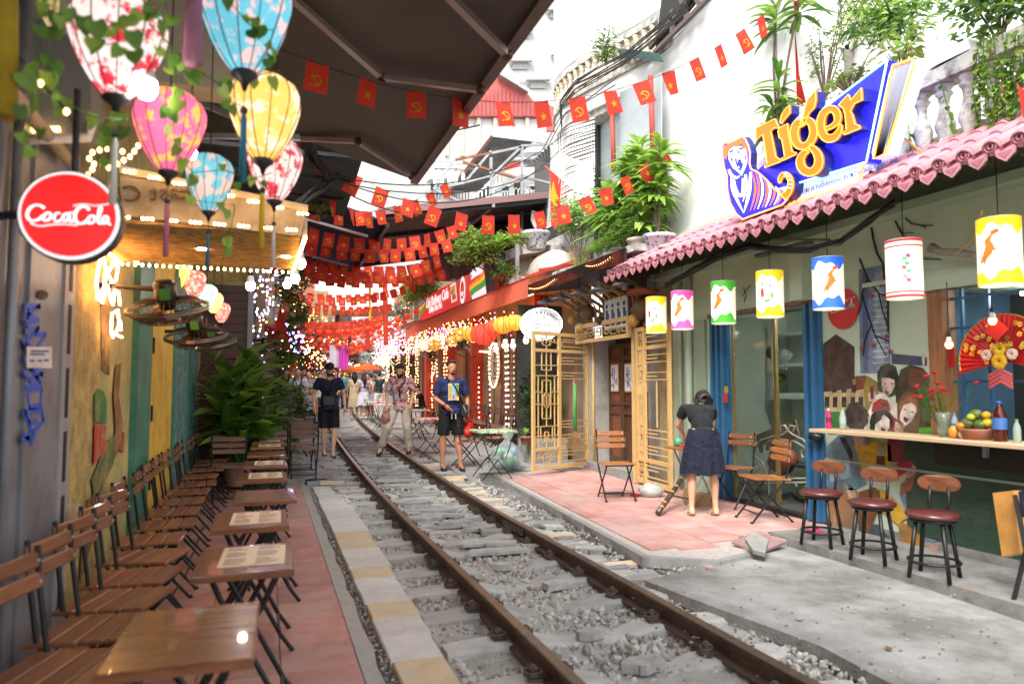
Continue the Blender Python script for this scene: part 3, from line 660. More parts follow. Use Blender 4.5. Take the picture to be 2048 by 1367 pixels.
c = AY(532, 692, 13); fan('black fan with red hub among coloured lights on the ivy covered post', c, (.25, -.15), .26, 0, (c.x-.3, 13, c.z+.15))
# bamboo canopy with fairy lights
cn = thing('bamboo_canopy', 'bamboo lined canopy edged with warm fairy bulbs above the tables', 'canopy')
TP = [AY(240, 340, 4.2), AY(613, 418, 4.2), AY(603, 472, 4.2), AY(240, 430, 4.2)]
MB().prism(TP, (0, .03, 0)).build('front_board', M('old_board', (.33, .30, .26), .8, var=.2, sc=6, dirt=(.17, .12, .08), dsc=5), cn)
MB().prism([AY(238, 330, 4.17), AY(616, 410, 4.17), AY(616, 422, 4.17), AY(238, 345, 4.17)], (0, .05, 0)).build('top_trim', m_cream, cn)
g = MB(); z0 = 2.335
MB().box(-1.0, .18, 4.24, 5.55, z0+.03, z0+.06).build('roof_panel', m_cream, cn)
rr = random.Random(5); m_bam = M('bamboo', (.60, .40, .15), .55, var=.35, sc=8, stretch=(1.5, 40, 40), dirt=(.12, .06, .03), dsc=14);
for k in range(62): g.tube([(-.98, 4.25+k*.021, z0+.012), (-.3, 4.25+k*.021+rr.uniform(-.004, .004), z0+.01), (.17, 4.25+k*.021, z0+.012)], .0105, 5)
g.build('bamboo_slats', m_bam, cn, kind='stuff')
MB().box(.175, .2, 4.24, 5.56, z0-.01, z0+.09).build('side_trim', m_cream, cn)
def string(name, label, paths, sp, mats, r=.009, wire=True, cat='string lights', group=None, jit=0):
 t = thing(name, label, cat, (0, 0, 0), 0, group); w = MB(); B = MB(); rr = random.Random(len(paths)*7+1)
 for p in paths:
  if wire: w.tube(p, .003, 3, False)
  for q in spaced(p, sp):
   if jit: q = q+V((rr.uniform(-jit, jit), rr.uniform(-jit, jit), rr.uniform(-jit, jit)))
   B.mat(rr.randrange(len(mats))); B.sph(q, (r, r, r*1.3), 6, 4)
 if wire: w.build('wire', m_wire, t)
 B.build('bulbs', mats, t, True, kind='stuff')
 return t
triple = []
def trip(p):
 return [p+V((d, 0, 0)) for d in (-.022, 0, .022)]
t = thing('string_lights', 'warm bulbs in threes along the front board of the bamboo canopy', 'string lights'); B = MB()
for i in range(8):
 for q in trip(AY(259+i*49.5, 343+i*12, 4.13)) + trip(AY(247+i*48, 434+i*3.6, 4.13)): B.sph(q, .009, 6, 4)
B.build('bulbs', glow('board_bulb', (1, .56, .2), 12), t, True, kind='stuff')
string('string_lights', 'bright bulbs outlining the far and side edges of the bamboo canopy', [[V((-.99, 4.2, z0-.02)), V((-.98, 5.56, z0-.02)), V((.16, 5.56, z0-.02)), V((.19, 4.2, z0-.02))]], .045, [glow('canopy_bulb', (1, .56, .2), 16)], .009)
string('string_lights', 'blurred warm bulbs strung down past the big white lantern', [[AY(*p, 2.3) for p in [(-30, 10), (5, 65), (25, 100), (48, 126), (72, 158), (96, 182), (122, 208), (135, 226), (144, 243)]]], .05, [m_bulb], .008)
string('string_lights', 'tangle of warm bulbs curled above the round red sign', [[AY(*p, 3.4) for p in [(245, 303), (225, 297), (205, 298), (185, 305), (178, 318), (190, 330), (210, 330), (222, 340), (225, 322)]], [AY(*p, 3.4) for p in [(235, 328), (262, 312), (272, 298), (282, 283)]], [AY(*p, 3.4) for p in [(176, 350), (185, 338)]], [AY(*p, 3.4) for p in [(222, 375), (224, 392)]]], .03, [m_bulb], .010)
string('string_lights', 'warm bulbs running beside the bamboo mats to the wall', [[AX(*p, -.97) for p in [(236, 480), (250, 500), (264, 515), (278, 528)]]], .04, [m_bulb], .011)
text("he East Chi", .13, flat('57483a', .8), frame(AY(330, 385, 4.19), (-1, 0, -.16), (-.16, 0, 1)), .002, None, 'mirrored_lettering').parent = cn
def bulb(label, p, r=.03, top=None, mat=None):
 t = thing('hanging_bulb', label, 'light bulb', p, 0, 'bare white bulbs under the canopy edge')
 MB().lathe((0, 0, 0), [(.002, -r*1.3), (r*.6, -r*1.15), (r*.98, -r*.5), (r, 0), (r*.9, r*.5)], 14).build('globe', mat or m_bulbw, t, True)
 MB().lathe((0, 0, 0), [(r*.9, r*.5), (r*.75, r*1.1), (r*.55, r*2.1)], 12).build('collar', m_white, t, True)
 MB().lathe((0, 0, 0), [(r*.6, r*2.1), (r*.6, r*3.2), (r*.25, r*3.5)], 10).tube([(0, 0, r*3.3), (0, 0, (top or .5))], .004, 4).build('socket', m_wire, t)
 return t
m_bulbs = glow('led_bulb', (1, .88, .8), 22)
for k, (px, py, y, r, l) in enumerate([(405, 480, 4.9, .052, 'biggest bare bulb, hanging below the middle of the bamboo canopy'), (572, 500, 5.0, .042, 'bare bulb hanging at the outer corner of the bamboo canopy'), (293, 173, 2.6, .034, 'bare round bulb glowing between the white and the pink lanterns'), (601, 525, 6.2, .042, 'bare bulb just behind the canopy corner'), (590, 555, 7.4, .045, 'second bare bulb behind the canopy corner, lower than the first'), (574, 568, 8.2, .04, 'lowest bare bulb in the line behind the canopy corner'), (501, 570, 8.0, .048, 'bare bulb beside the dark shutter wall above the plants'), (381, 303, 3.2, .025, 'small bare bulb glowing beside the pink lantern')]):
 bulb(l, AY(px, py, y), r, .35, m_bulbs)
# big retractable awning
aw = thing('retractable_awning', 'large dark brown retractable awning reaching over the rails, seen from below', 'awning')
m_awn = M('dark_awning', (.095, .073, .064), .75, var=.12, sc=2, bump=.1, bs=20)
def awz(x): return 3.43-(x-1.27)*.33
g = MB(); nx_, ny_ = 9, 24
for j in range(ny_):
 for i in range(nx_): x = -1.2+2.47*i/(nx_-1); y = -1+7.6*j/(ny_-1); g.v.append((x, y, awz(x)-.05*sin((x+1.2)/2.47*pi)-.012*sin(y*2.1+x)))
for j in range(ny_-1):
 for i in range(nx_-1): a = j*nx_+i; g.f.append((a, a+nx_, a+nx_+1, a+1)); g.mi.append(0)
g.build('fabric', m_awn, aw, True)
MB().box(1.25, 1.32, -1, 6.62, 3.385, 3.46).build('front_bar', M('brown_bar', (.11, .075, .065), .4, .4), aw)
def APL(px, py, off=.05):
 r = ray(px, py); t = (3.43-off+.33*1.27-CAM.z)/(r.z+.33*r.x); return CAM+r*t
m_arm = M('arm_alu', (.42, .34, .32), .35, .5, var=.1)
for pts in ([(480, -95), (765, 155)], [(765, 155), (962, 180)], [(880, -25), (1015, 110)], [(560, 276), (716, 283)], [(716, 283), (822, 352)]):
 a, b = [APL(*p, .1) for p in pts]; MB().bar(a, b, .045, .035).build('arm', m_arm, aw)
 MB().sph(a, .035, 8, 6).sph(b, .035, 8, 6).build('joint', flat('5a1c1c', .4), aw)
m_corr = M('corrugated_dark', (.10, .105, .11), .5, .4, var=.25, sc=4)
m_corrw = M('corrugated_pale', (.55, .53, .5), .5, .2, var=.15, sc=4, dirt=(.3, .22, .17), dsc=3)
m_corrr = M('corrugated_red', (.50, .10, .09), .5, .1, var=.12, sc=3, dirt=(.3, .15, .13), dsc=3)
def corrugated(a, b, c, d, n, amp, mat, parent=None, name='roof_sheet'):
 g = MB(); a, b, c, d = map(V, (a, b, c, d)); nr = (b-a).cross(d-a).normalized()
 for i in range(n*4+1):
  f = i/(n*4); o = nr*amp*sin(i*pi/2)
  g.v += [tuple(a.lerp(b, f)+o), tuple(d.lerp(c, f)+o)]
 for i in range(n*4): g.f.append((2*i, 2*i+2, 2*i+3, 2*i+1)); g.mi.append(0)
 return g.build(name, mat, parent, True)
cr = thing('corrugated_roof', 'dark corrugated metal roof over the ivy side, beyond the big awning', 'roof')
corrugated((-1.6, 7.6, 4.7), (-1.6, 10.6, 4.65), (1.02, 10.6, 3.95), (.93, 7.6, 3.95), 40, .012, m_corr, cr)
for y in (7.7, 8.6, 9.5, 10.4): MB().box(-1.6, .9, y, y+.05, 3.92, 3.96).build('purlin', m_frame, cr)
nv = thing('navy_awning', 'navy blue fabric awning stretched out beyond the corrugated roof', 'awning')
m_navy = M('navy_fabric', (.022, .026, .055), .8, var=.15, sc=3)
nv_pts = [(-1.2, 10.9, 4.85), (1.7, 11.0, 4.0), (1.75, 16.5, 4.0), (-1.2, 16.5, 4.85)]
MB().prism([V(p) for p in nv_pts], (0, 0, .03)).build('fabric', m_navy, nv)
MB().bar((1.72, 11, 3.97), (1.77, 16.5, 3.98), .06, .08).build('front_bar', m_frame, nv)
for y in (11.6, 14.6): MB().bar((-.6, y, 4.35), (1.5, y, 3.9), .04).build('arm', m_arm, nv)
# cables along the house edge
cbt = thing('cable_bundle', 'thick bundle of black cables looping past the corrugated roof edge', 'cables'); rr = random.Random(2)
for k in range(16):
 pts = [AY(px+rr.uniform(-12, 12), py+rr.uniform(-8, 8), y) for px, py, y in [(590, 205, 6.9), (612, 275, 7.3), (628, 320, 7.8), (655, 350, 8.0), (668, 352, 8.2), (640, 380, 8), (600, 410, 7.4), (560, 440, 6.6)][:(8 if k % 2 else 5)]]
 MB().tube(pts, .010, 5).build('cable', m_wire, cbt, True)
for a, b, s in [((632, 350, 8), (870, 428, 10.5), .15), ((640, 356, 8), (1100, 330, 13), .35), ((600, 240, 6.6), (960, 250, 6.3), .12), ((655, 350, 8), (1150, 250, 12), .5), ((655, 352, 8), (1120, 300, 12), .6)]:
 MB().tube(arc([AY(*a), AY(*b)], s, 14), .008, 5).build('cable', m_wire, cbt)
# foliage helpers
def leafm(name, col, var=.25, trans=.45): return M(name, col, .45, var=var, sc=9, trans=trans, rnd=.2)
lf_dark = leafm('leaf_dark', (.04, .115, .022)); lf_mid = leafm('leaf_mid', (.10, .23, .035)); lf_lite = leafm('leaf_light', (.24, .40, .06)); lf_yel = leafm('leaf_yellow', (.22, .24, .04)); lf_blue = leafm('leaf_bluegreen', (.035, .10, .045))
lf_bri = leafm('leaf_bright', (.40, .58, .13))
LEAVES = [lf_dark, lf_mid, lf_lite, lf_yel, lf_bri]
def leaf(mb, p, d, l, w, up=(0, 0, 1), bend=.25, seg=3):
 p = V(p); d = V(d).normalized(); s = d.cross(V(up)); s = s.normalized() if s.length > .01 else V((1, 0, 0)); n = s.cross(d)
 prof = {2: [0, 1, 0], 3: [.15, 1, .75, 0], 4: [.2, .85, 1, .6, 0], 5: [.15, .7, 1, .9, .5, 0]}[seg]
 vs = []; fs = []
 for i in range(seg+1):
  f = i/seg; c = p+d*l*f-V((0, 0, 1))*bend*l*f*f; ww = s*w/2*prof[i]
  vs += [c-ww+n*w*.12*prof[i], c, c+ww+n*w*.12*prof[i]]
 for i in range(seg): a = i*3; fs += [(a, a+1, a+4, a+3), (a+1, a+2, a+5, a+4)]
 mb.add(vs, fs)
def cloud(mb, rnd, c, rad, n, l=.07, w=.03, mats=(0, 1, 2), bend=.3, seg=2, clumps=None):
 c = V(c); rad = V(rad) if hasattr(rad, '__len__') else V((rad, rad, rad))
 K = clumps or max(3, n//14)
 cl = []
 for _ in range(K):
  while True:
   q = V((rnd.uniform(-1, 1), rnd.uniform(-1, 1), rnd.uniform(-1, 1)))
   if q.length < 1: break
  cl.append(q*(.55+.45*rnd.random()))
 for k in range(n):
  q = cl[k % K]; a = V((rnd.gauss(0, 1), rnd.gauss(0, 1), rnd.gauss(0, 1))).normalized()
  p = c+V((q.x*rad.x, q.y*rad.y, q.z*rad.z))+a*l*rnd.uniform(.1, 1.3)
  mb.mat(mats[rnd.randrange(len(mats))]); a.z = abs(a.z)*.6-.1
  leaf(mb, p, a, l*rnd.uniform(.6, 1.2), w*rnd.uniform(.7, 1.2), bend=bend, seg=seg)
def bush(name, label, c, rad, n, l=.07, w=.035, mats=(0, 1, 2), stem=None, cat='plant', pot=None, seed=1, group=None, potm=None):
 rnd = random.Random(seed); t = thing(name, label, cat, (0, 0, 0), 0, group); c = V(c)
 g = MB(); cloud(g, rnd, c, rad, n, l, w, mats); g.build('foliage', LEAVES, t, kind='stuff')
 base = V(stem) if stem is not None else c-V((0, 0, (rad if not hasattr(rad, '__len__') else rad[2])*1.2))
 g = MB(); r3 = V(rad) if hasattr(rad, '__len__') else V((rad,)*3)
 for _ in range(9):
  e = c+V((rnd.uniform(-.8, .8)*r3.x, rnd.uniform(-.8, .8)*r3.y, rnd.uniform(-.5, .8)*r3.z)); m = base.lerp(e, .5)+V((rnd.uniform(-.1, .1)*r3.x, 0, .1*r3.z))
  g.tube([base, m, e], [.012, .008, .003], 4, False)
 g.build('branches', M('bark', (.12, .085, .055), .9, var=.3, sc=20), t)
 if pot is not None: potmesh(t, base, pot, potm)
 return t
m_terra = M('terracotta', (.34, .12, .075), .8, var=.2, sc=6, dirt=(.3, .2, .16), dsc=8)
m_blueware = M('blue_white_ceramic', (.62, .63, .64), .3, var=.05, col2=(.05, .10, .32), sc=16, pos=.56, wid=.03)
m_cpot = M('concrete_pot', (.5, .42, .36), .85, var=.15, sc=7, dirt=(.32, .18, .12), dsc=5)
def potmesh(t, p, r, mat=None):
 p = V(p); MB().lathe(p, [(r*.62, -r*1.3), (r*.66, -r*1.25), (r*.95, -r*.25), (r*1.05, -r*.22), (r*1.05, 0), (r*.9, 0), (r*.85, -r*.15)], 16).build('pot', mat or m_terra, t, True)
def rosette(mb, rnd, c, n, l, w, mats=(1, 2), droop=.5, up=.6, seg=4):
 for k in range(n):
  a = rnd.random()*2*pi; e = rnd.uniform(up*.3, up*1.6); mb.mat(mats[rnd.randrange(len(mats))])
  leaf(mb, V(c)+V((0, 0, rnd.uniform(-.03, .06))), (cos(a)*cos(e), sin(a)*cos(e), sin(e)), l*rnd.uniform(.7, 1.15), w*rnd.uniform(.8, 1.1), bend=droop, seg=seg)
# green shop on the right
XW = 5.4
m_green = M('pale_green_paint', (.46, .55, .43), .8, var=.08, sc=3, dirt=(.33, .41, .28), dsc=1.5)
m_green2 = M('soffit_green', (.30, .40, .30), .8, var=.1, sc=3)
m_blued = M('blue_folding_door', (.03, .12, .24), .45, var=.15, sc=4)
m_int = M('interior_wall', (.62, .64, .54), .9, var=.08, sc=3)
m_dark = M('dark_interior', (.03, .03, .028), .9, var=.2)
shop = thing('green_shop', 'pale green cafe front with blue folding doors and painted mural of laughing friends', 'shop')
MB().box(XW, XW+.15, 2.2, 9.05, 2.33, 3.6).build('wall', m_green, shop)
MB().box(XW, XW+.15, 7.85, 9.05, 0, 2.33).build('wall', m_green, shop)
MB().box(XW-.02, XW, 8.72, 9.06, 0, 2.9).build('wall', M('dirty_yellow_plaster', (.42, .34, .17), .85, var=.15, sc=5, dirt=(.22, .18, .12), dsc=3), shop)
MB().tube([(XW-.05, 8.25, 0), (XW-.05, 8.25, 2.95)], .05, 12).tube([(XW-.04, 8.48, 0), (XW-.04, 8.48, 3.2)], .03, 10).build('drain_pipe', m_green, shop, True)
MB().box(XW-.04, XW, 7.9, 8.12, 0, 2.33).build('pilaster', m_green2, shop)
mur = MB().box(XW, XW+.12, 4.62, 5.86, .05, 2.33).build('wall', m_green, shop)
MB().box(XW, XW+.12, 2.2, 4.62, .05, 1.0).build('wall', m_green2, shop)
MB().box(XW-.01, XW+.14, 4.48, 4.62, 1.04, 2.28).build('window_post', M('brown_post', (.26, .12, .05), .5, var=.3, sc=4, stretch=(8, 8, 1)), shop)
MB().box(XW-.05, XW, 2.2, 4.75, 2.28, 2.40).box(XW-.03, XW, 2.2, 5.3, 2.40, 2.44).build('window_head', m_green, shop)
MB().box(XW-.006, XW, 2.2, 5.9, .05, .15).build('plinth', m_step, shop)
MB().box(XW-.18, XW+.02, 5.94, 6.12, 2.36, 3.1).build('bracket', m_green, shop)
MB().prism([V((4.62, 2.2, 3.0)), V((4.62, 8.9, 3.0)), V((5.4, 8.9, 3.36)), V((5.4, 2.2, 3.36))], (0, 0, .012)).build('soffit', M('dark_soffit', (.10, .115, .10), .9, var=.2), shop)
MB().box(5.2, 5.4, 2.2, 9.0, 2.98, 3.06).build('ledge', m_green2, shop)
for y in (2.8, 4.4, 5.98, 7.6, 8.85): MB().bar((4.58, y, 2.98), (5.4, y, 3.3), .05, .07).build('rafter', flat('3c3a34', .8), shop)
for y0, n in ((7.42, 7), (5.86, 4)):
 for k in range(n): MB().box(XW-.03-.04*(k % 2), XW+.02, y0+k*.055, y0+k*.055+.05, .08, 2.33).build('door_leaf', m_blued, shop)
MB().box(XW-.03, XW+.05, 5.86, 7.85, 2.33, 2.38).build('door_head', M('rusty_track', (.2, .13, .08), .7, .3, var=.4, sc=20), shop)
MB().box(XW-.02, XW+.1, 5.8, 8.0, .05, .1).build('threshold', m_black, shop)
m_glass = M('glass', (.03, .04, .035), .06, var=.02, transp=.8)
MB().bar((XW+.02, 7.38, .1), (XW+.02, 7.38, 2.3), .03).bar((XW+.3, 6.95, .1), (XW+.3, 6.95, 2.3), .04).build('glass_door_frame', M('brass_frame', (.25, .17, .05), .4, .4), shop)
MB().prism([V((XW+.02, 7.38, .1)), V((XW+.3, 6.95, .1)), V((XW+.3, 6.95, 2.3)), V((XW+.02, 7.38, 2.3))], (.004, .004, 0)).build('glass_pane', m_glass, shop)
MB().box(7.6, 7.7, 4.7, 11, 0, 3).build('wall', m_int, shop)
MB().box(XW+.15, 7.6, 9.0, 9.1, 0, 3).box(XW+.15, 7.6, 4.62, 4.72, 0, 3).build('partition', m_int, shop)
MB().box(XW+.13, 7.6, 4.72, 9, .03, .055).build('floor', M('shop_floor', (.10, .09, .08), .4, var=.3, sc=3), shop)
MB().box(XW+.15, 7.6, 4.7, 9, 2.6, 2.65).build('ceiling', m_green2, shop)
MB().box(6.6, 6.66, 5.6, 7.2, 2.5, 2.54).build('tube_lamp', glow('tube_white', (.9, 1, 1), 30), shop)
cb = thing('display_cabinet', 'white wall cabinet of shelves with glasses and clutter inside the green shop', 'cabinet')
mw = M('cabinet_white', (.7, .72, .68), .5, var=.08)
for z in (1.33, 1.75, 2.2): MB().box(7.15, 7.6, 5.9, 8.8, z, z+.03).build('shelf', mw, cb)
for y in (5.9, 6.9, 7.4, 8.1, 8.78): MB().box(7.14, 7.18, y, y+.03, 1.33, 2.4).build('upright', mw, cb)
MB().box(7.1, 7.6, 5.9, 8.8, 1.28, 1.33).build('bottom_board', mw, cb)
rr = random.Random(4)
for k in range(26):
 z = rr.choice((1.36, 1.78)); y = rr.uniform(5.95, 7.0) if k % 3 else rr.uniform(7.2, 8.6)
 o = MB().lathe((0, 0, 0), [(.022, 0), (.005, .01), (.005, .05), (.03, .08), (.034, .14)], 8).build('drinking_glass', M('glassware', (.35, .38, .35), .1, var=.05, transp=.35), None, True); o.location = (7.35, y, z)
 tag(o, 'small clear stemmed glass standing on the cabinet shelves inside the green shop', 'glass', 'glasses on the cabinet shelves')
for (px, py, r, c, l) in [(1540, 705, .13, '1d1c20', 'black cloth bundle stuffed on the middle cabinet shelf'), (1570, 710, .11, 'b9bcc0', 'pale grey cloth beside the black bundle in the cabinet'), (1500, 760, .1, '9c1f28', 'crumpled red bag on the lower cabinet shelf'), (1530, 762, .07, 'd08a20', 'yellow woven basket on the lower cabinet shelf'), (1560, 755, .09, '5f6b30', 'olive coloured packets piled in the cabinet')]:
 p = AX(px, py, 7.3); mb = MB().sph((0, 0, 0), (r*.8, r*1.2, r*.8), 12, 8); mb.v = [tuple(V(v)*(1+.22*noise.noise(V(v)*14+V((px, 0, 0))))) for v in mb.v]
 o = mb.build('bundle', flat(c, .8), None, True, ); o.location = p; tag(o, l, 'bundle')
bn = thing('scroll_bench', 'white wrought iron bench with curled backrest inside the blue doorway', 'bench'); m_iron = M('white_iron', (.6, .6, .56), .4, var=.05)
bx = 6.15
def bp(px, py, x=bx): return AX(px, py, x)
for s in [[(1505, 905), (1520, 880), (1545, 872), (1565, 868), (1575, 860), (1570, 850), (1560, 852), (1562, 862)], [(1625, 900), (1605, 878), (1585, 868), (1575, 860), (1580, 850), (1590, 852), (1586, 862)], [(1525, 893), (1540, 880), (1565, 878), (1590, 882), (1610, 895)], [(1530, 890), (1528, 905), (1540, 915), (1548, 902), (1540, 895)], [(1622, 890), (1600, 900), (1605, 915), (1618, 908)], [(1502, 915), (1510, 912), (1525, 925), (1538, 950), (1538, 985)], [(1507, 930), (1516, 924), (1522, 935), (1514, 942)], [(1500, 958), (1640, 955)], [(1500, 966), (1640, 963)], [(1590, 965), (1602, 985), (1615, 968)], [(1618, 968), (1630, 985), (1640, 970)], [(1538, 965), (1538, 1010)]]:
 bn_ = MB().tube([bp(*p) for p in s], .012, 6).build('scrollwork', m_iron, bn, True)
MB().box(6.15, 6.6, 5.9, 7.4, .47, .5).build('seat', flat('2b2a2c', .8), bn)
o = MB().prism([bp(1510, 870, 6.35), bp(1590, 838, 6.35), bp(1598, 872, 6.35), bp(1520, 905, 6.35)], (.02, 0, 0)).build('cardboard_sheet', M('cardboard', (.32, .2, .1), .9, var=.1)); tag(o, 'brown cardboard sheet leaning behind the white bench', 'cardboard')
for i, (px, py, r, c, l) in enumerate([(1530, 1000, .16, '1a1a1c', 'black plastic bag on the floor inside the blue doorway'), (1575, 1010, .18, '20242a', 'second black bag under the white bench'), (1610, 985, .14, '3a4420', 'dark green sack under the white bench'), (1565, 920, .2, '8c4a35', 'reddish round fan standing behind the white bench'), (1632, 872, .09, '101a24', 'dark blue cap hooked on the edge of the blue door')]):
 p = AX(px, py, 6.2 if i < 4 else 5.3); mb = MB().sph((0, 0, 0), (r*.8, r, r*.85 if i < 4 else r*.6), 14, 9); mb.v = [tuple(V(v)*(1+.3*noise.noise(V(v)*9+V((px, 0, 0))))) for v in mb.v]
 o = mb.build('bag' if i < 4 else 'cap', flat(c, .45), None, True); o.location = p; tag(o, l, ['bag', 'bag', 'sack', 'fan', 'cap'][i])
# the mural, flat paint on the wall
def MP(off, px0, py0, sc, par, x0=XW): # painter in crop coordinates
 def f(col, pts, lay, k=1.):
  return MB().prism([AX(px0+a*sc, py0+b*sc, x0-.002-.0012*lay) for a, b in pts], (-.0006, 0, 0)).build('painting', flat(col, .75, k*.8, .3, sc=9, dirt=(.10, .09, .07), dsc=5), par)
 return f
P = MP(0, 1640, 700, .3218, shop)
P('4a3328', [(20, -40), (100, -100), (215, -20), (215, 150), (250, 370), (20, 370)], 1)
P('c9b083', [(20, 260), (270, 230), (290, 400), (20, 400)], 2)
for x in (30, 80, 135, 190, 240):
 P('2e2320', [(x, 290), (x+28, 288), (x+28, 352), (x, 355)], 3)
for x in (75, 135, 195): P('3a2a26', [(x, 215), (x+30, 213), (x+30, 262), (x, 264)], 3)
P('7a8ba6', [(240, -500), (420, -540), (440, 140), (250, 145)], 1); P('4d63a0', [(262, -470), (300, -475), (300, 130), (270, 132)], 2); P('9aa6b4', [(340, -480), (400, -490), (405, 120), (345, 120)], 2)
for k in range(15): P('b9cbdd', [(330, -430+k*36), (425, -435+k*36), (425, -424+k*36), (330, -419+k*36)], 3)
P('39456b', [(445, 20), (640, 40), (640, 95), (445, 85)], 2); P('d8cdbb', [(630, 15), (685, 5), (685, 100), (640, 100)], 3); P('2e2f45', [(652, 45), (665, 45), (665, 95), (652, 95)], 4)
P('8b7a30', [(200, 180), (300, 160), (360, 200), (370, 400), (250, 420), (215, 300)], 2); P('7a3a22', [(220, 160), (290, 155), (270, 240), (225, 250)], 3)
P('40301e', [(500, 120), (560, 90), (640, 110), (690, 170), (690, 560), (480, 560), (470, 260)], 1); P('6a3b20', [(560, 110), (640, 120), (660, 220), (590, 260), (550, 200)], 2); P('3f5f2a', [(600, 240), (670, 220), (690, 300), (690, 450), (620, 430)], 2); P('58a42c', [(610, 480), (692, 478), (692, 535), (610, 530)], 3)
P('3c7a3a', [(40, 385), (140, 380), (170, 520), (50, 520)], 3)
P('1d2220', [(355, 150), (375, 100), (425, 80), (470, 100), (492, 170), (488, 270), (430, 290), (360, 250)], 4)
P('e6e2d6', [(345, 280), (390, 260), (440, 300), (480, 330), (490, 480), (330, 470), (300, 380)], 5)
P('dcbfae', [(385, 170), (400, 160), (462, 178), (465, 220), (445, 265), (415, 285), (390, 255), (383, 215)], 6)
P('1d2220', [(372, 165), (390, 130), (450, 140), (475, 190), (430, 172), (395, 170)], 7); P('5a2a2a', [(405, 245), (430, 262), (418, 280), (406, 268)], 7)
P('c8b6a8', [(300, 265), (345, 255), (350, 310), (305, 320)], 6); P('7a1c28', [(310, 225), (332, 222), (335, 300), (315, 305)], 7)
for x in (397, 440): P('3a2a28', [(x, 203), (x+18, 206), (x+17, 211), (x, 209)], 8)
P('6d4a2c', [(480, 330), (520, 265), (580, 250), (620, 300), (625, 420), (600, 560), (540, 540), (480, 440)], 7)
P('e8d5ca', [(505, 340), (545, 310), (598, 330), (600, 380), (570, 440), (530, 470), (495, 430)], 8); P('4a1f24', [(520, 410), (552, 425), (540, 450), (520, 435)], 9)
P('8c6238', [(490, 340), (540, 285), (600, 300), (606, 360), (570, 325), (520, 340), (500, 390)], 9)
for x, y in ((520, 362), (566, 378)): P('3a2a28', [(x, y), (x+20, y+7), (x+19, y+12), (x, y+6)], 10)
P('8b1f28', [(440, 400), (490, 440), (540, 520), (530, 700), (420, 690), (420, 470)], 6)
P('d9b6a0', [(470, 440), (530, 470), (510, 520), (460, 500)], 7)
P('b5222c', [(320, 385), (330, 325), (375, 298), (420, 310), (440, 375), (390, 370)], 9); P('2a1414', [(385, 330), (420, 330), (422, 350), (390, 345)], 10)
P('1f1d20', [(320, 400), (350, 370), (420, 368), (452, 410), (450, 480), (310, 490), (310, 440)], 8)
P('dfd2c8', [(345, 440), (400, 400), (432, 430), (432, 480), (405, 520), (340, 515)], 9); P('5a2226', [(380, 475), (410, 490), (400, 510), (380, 500)], 10); P('2a2224', [(340, 400), (390, 390), (380, 430), (345, 460)], 10)
P('e3b62a', [(210, 590), (330, 560), (440, 590), (450, 740), (230, 740)], 6)
P('3a2c2a', [(145, 400), (180, 330), (240, 320), (290, 370), (300, 440), (270, 490), (200, 500), (165, 460)], 9)
P('e2d0c4', [(185, 440), (240, 450), (285, 450), (290, 500), (270, 560), (230, 600), (190, 520)], 8); P('241c1e', [(185, 430), (220, 420), (230, 470), (210, 480)], 10)
P('6e93a6', [(40, 600), (110, 530), (190, 540), (230, 640), (260, 760), (290, 830), (200, 870), (40, 850), (35, 700)], 7); P('1f2224', [(120, 540), (160, 545), (205, 640), (200, 720), (170, 640)], 8); P('9fc4d6', [(60, 690), (180, 680), (190, 790), (60, 820)], 8)
P('d9a48c', [(290, 740), (420, 720), (560, 690), (600, 730), (590, 790), (480, 800), (300, 805)], 9); P('b01c28', [(480, 700), (590, 690), (560, 740), (470, 800)], 10); P('6b1a20', [(355, 655), (405, 655), (400, 725), (350, 720)], 9); P('cfd4c0', [(360, 600), (395, 600), (403, 655), (357, 655)], 9)
P('a97b55', [(40, 870), (150, 830), (230, 870), (240, 1000), (220, 1220), (80, 1180), (40, 1000)], 6); P('e0c09a', [(150, 830), (200, 840), (245, 940), (215, 1010)], 7); P('7a4a22', [(240, 880), (340, 850), (380, 880), (360, 1000), (300, 1140), (220, 1060)], 8); P('d2a636', [(370, 860), (420, 880), (560, 1030), (480, 1080), (380, 1000)], 9); P('b47e2c', [(480, 1040), (640, 1160), (670, 1260), (560, 1300), (500, 1180)], 8)
P('2f4a56', [(240, 1080), (360, 1080), (480, 1220), (400, 1260), (240, 1200)], 7); P('7a93ae', [(490, 880), (560, 840), (620, 930), (720, 1190), (650, 1180), (530, 1000)], 7); P('c98f7c', [(680, 1200), (730, 1220), (735, 1260), (690, 1250)], 8); P('d8d5cf', [(650, 1240), (760, 1250), (800, 1330), (660, 1330)], 8)
P('9c5f42', [(500, 830), (600, 760), (570, 860), (500, 910)], 9)
m_lake = M('painted_lake', (.012, .035, .015), .35, var=.3, sc=6, col2=(.04, .075, .05), pos=.5, wid=.2, stretch=(1, 2, 9), coat=.3)
MB().box(XW-.012, XW-.002, 2.2, 4.9, .16, .98).build('painting', m_lake, shop)
MB().box(XW-.02, XW-.012, 2.2, 5.86, .715, .735).build('cable_trunking', m_green2, shop)
MB().box(XW-.014, XW-.012, 2.2, 4.6, .8, .98).build('painting', flat('2a2620', .7), shop)
g = MB(); cc = AX(1685, 617, XW-.02); MB().disc(cc, .20, (-1, 0, 0), 36, .004).build('round_sign', M('wall_red', (.5, .02, .02), .5), shop)
script_logo(frame(cc+V((-.006, -.0, .03)), (0, -1, 0), (0, 0, 1)), .34, flat('f0e8e8', .5), shop)
text("Real Magic", .05, flat('f0e8e8', .5), frame(cc+V((-.008, 0, -.075)), (0, -1, 0), (0, 0, 1)), .001, shop)
P2 = lambda s, w: MB().tube([AX(1600+a*.3657, 400+b*.3657, XW-.01) for a, b in s], w, 4)
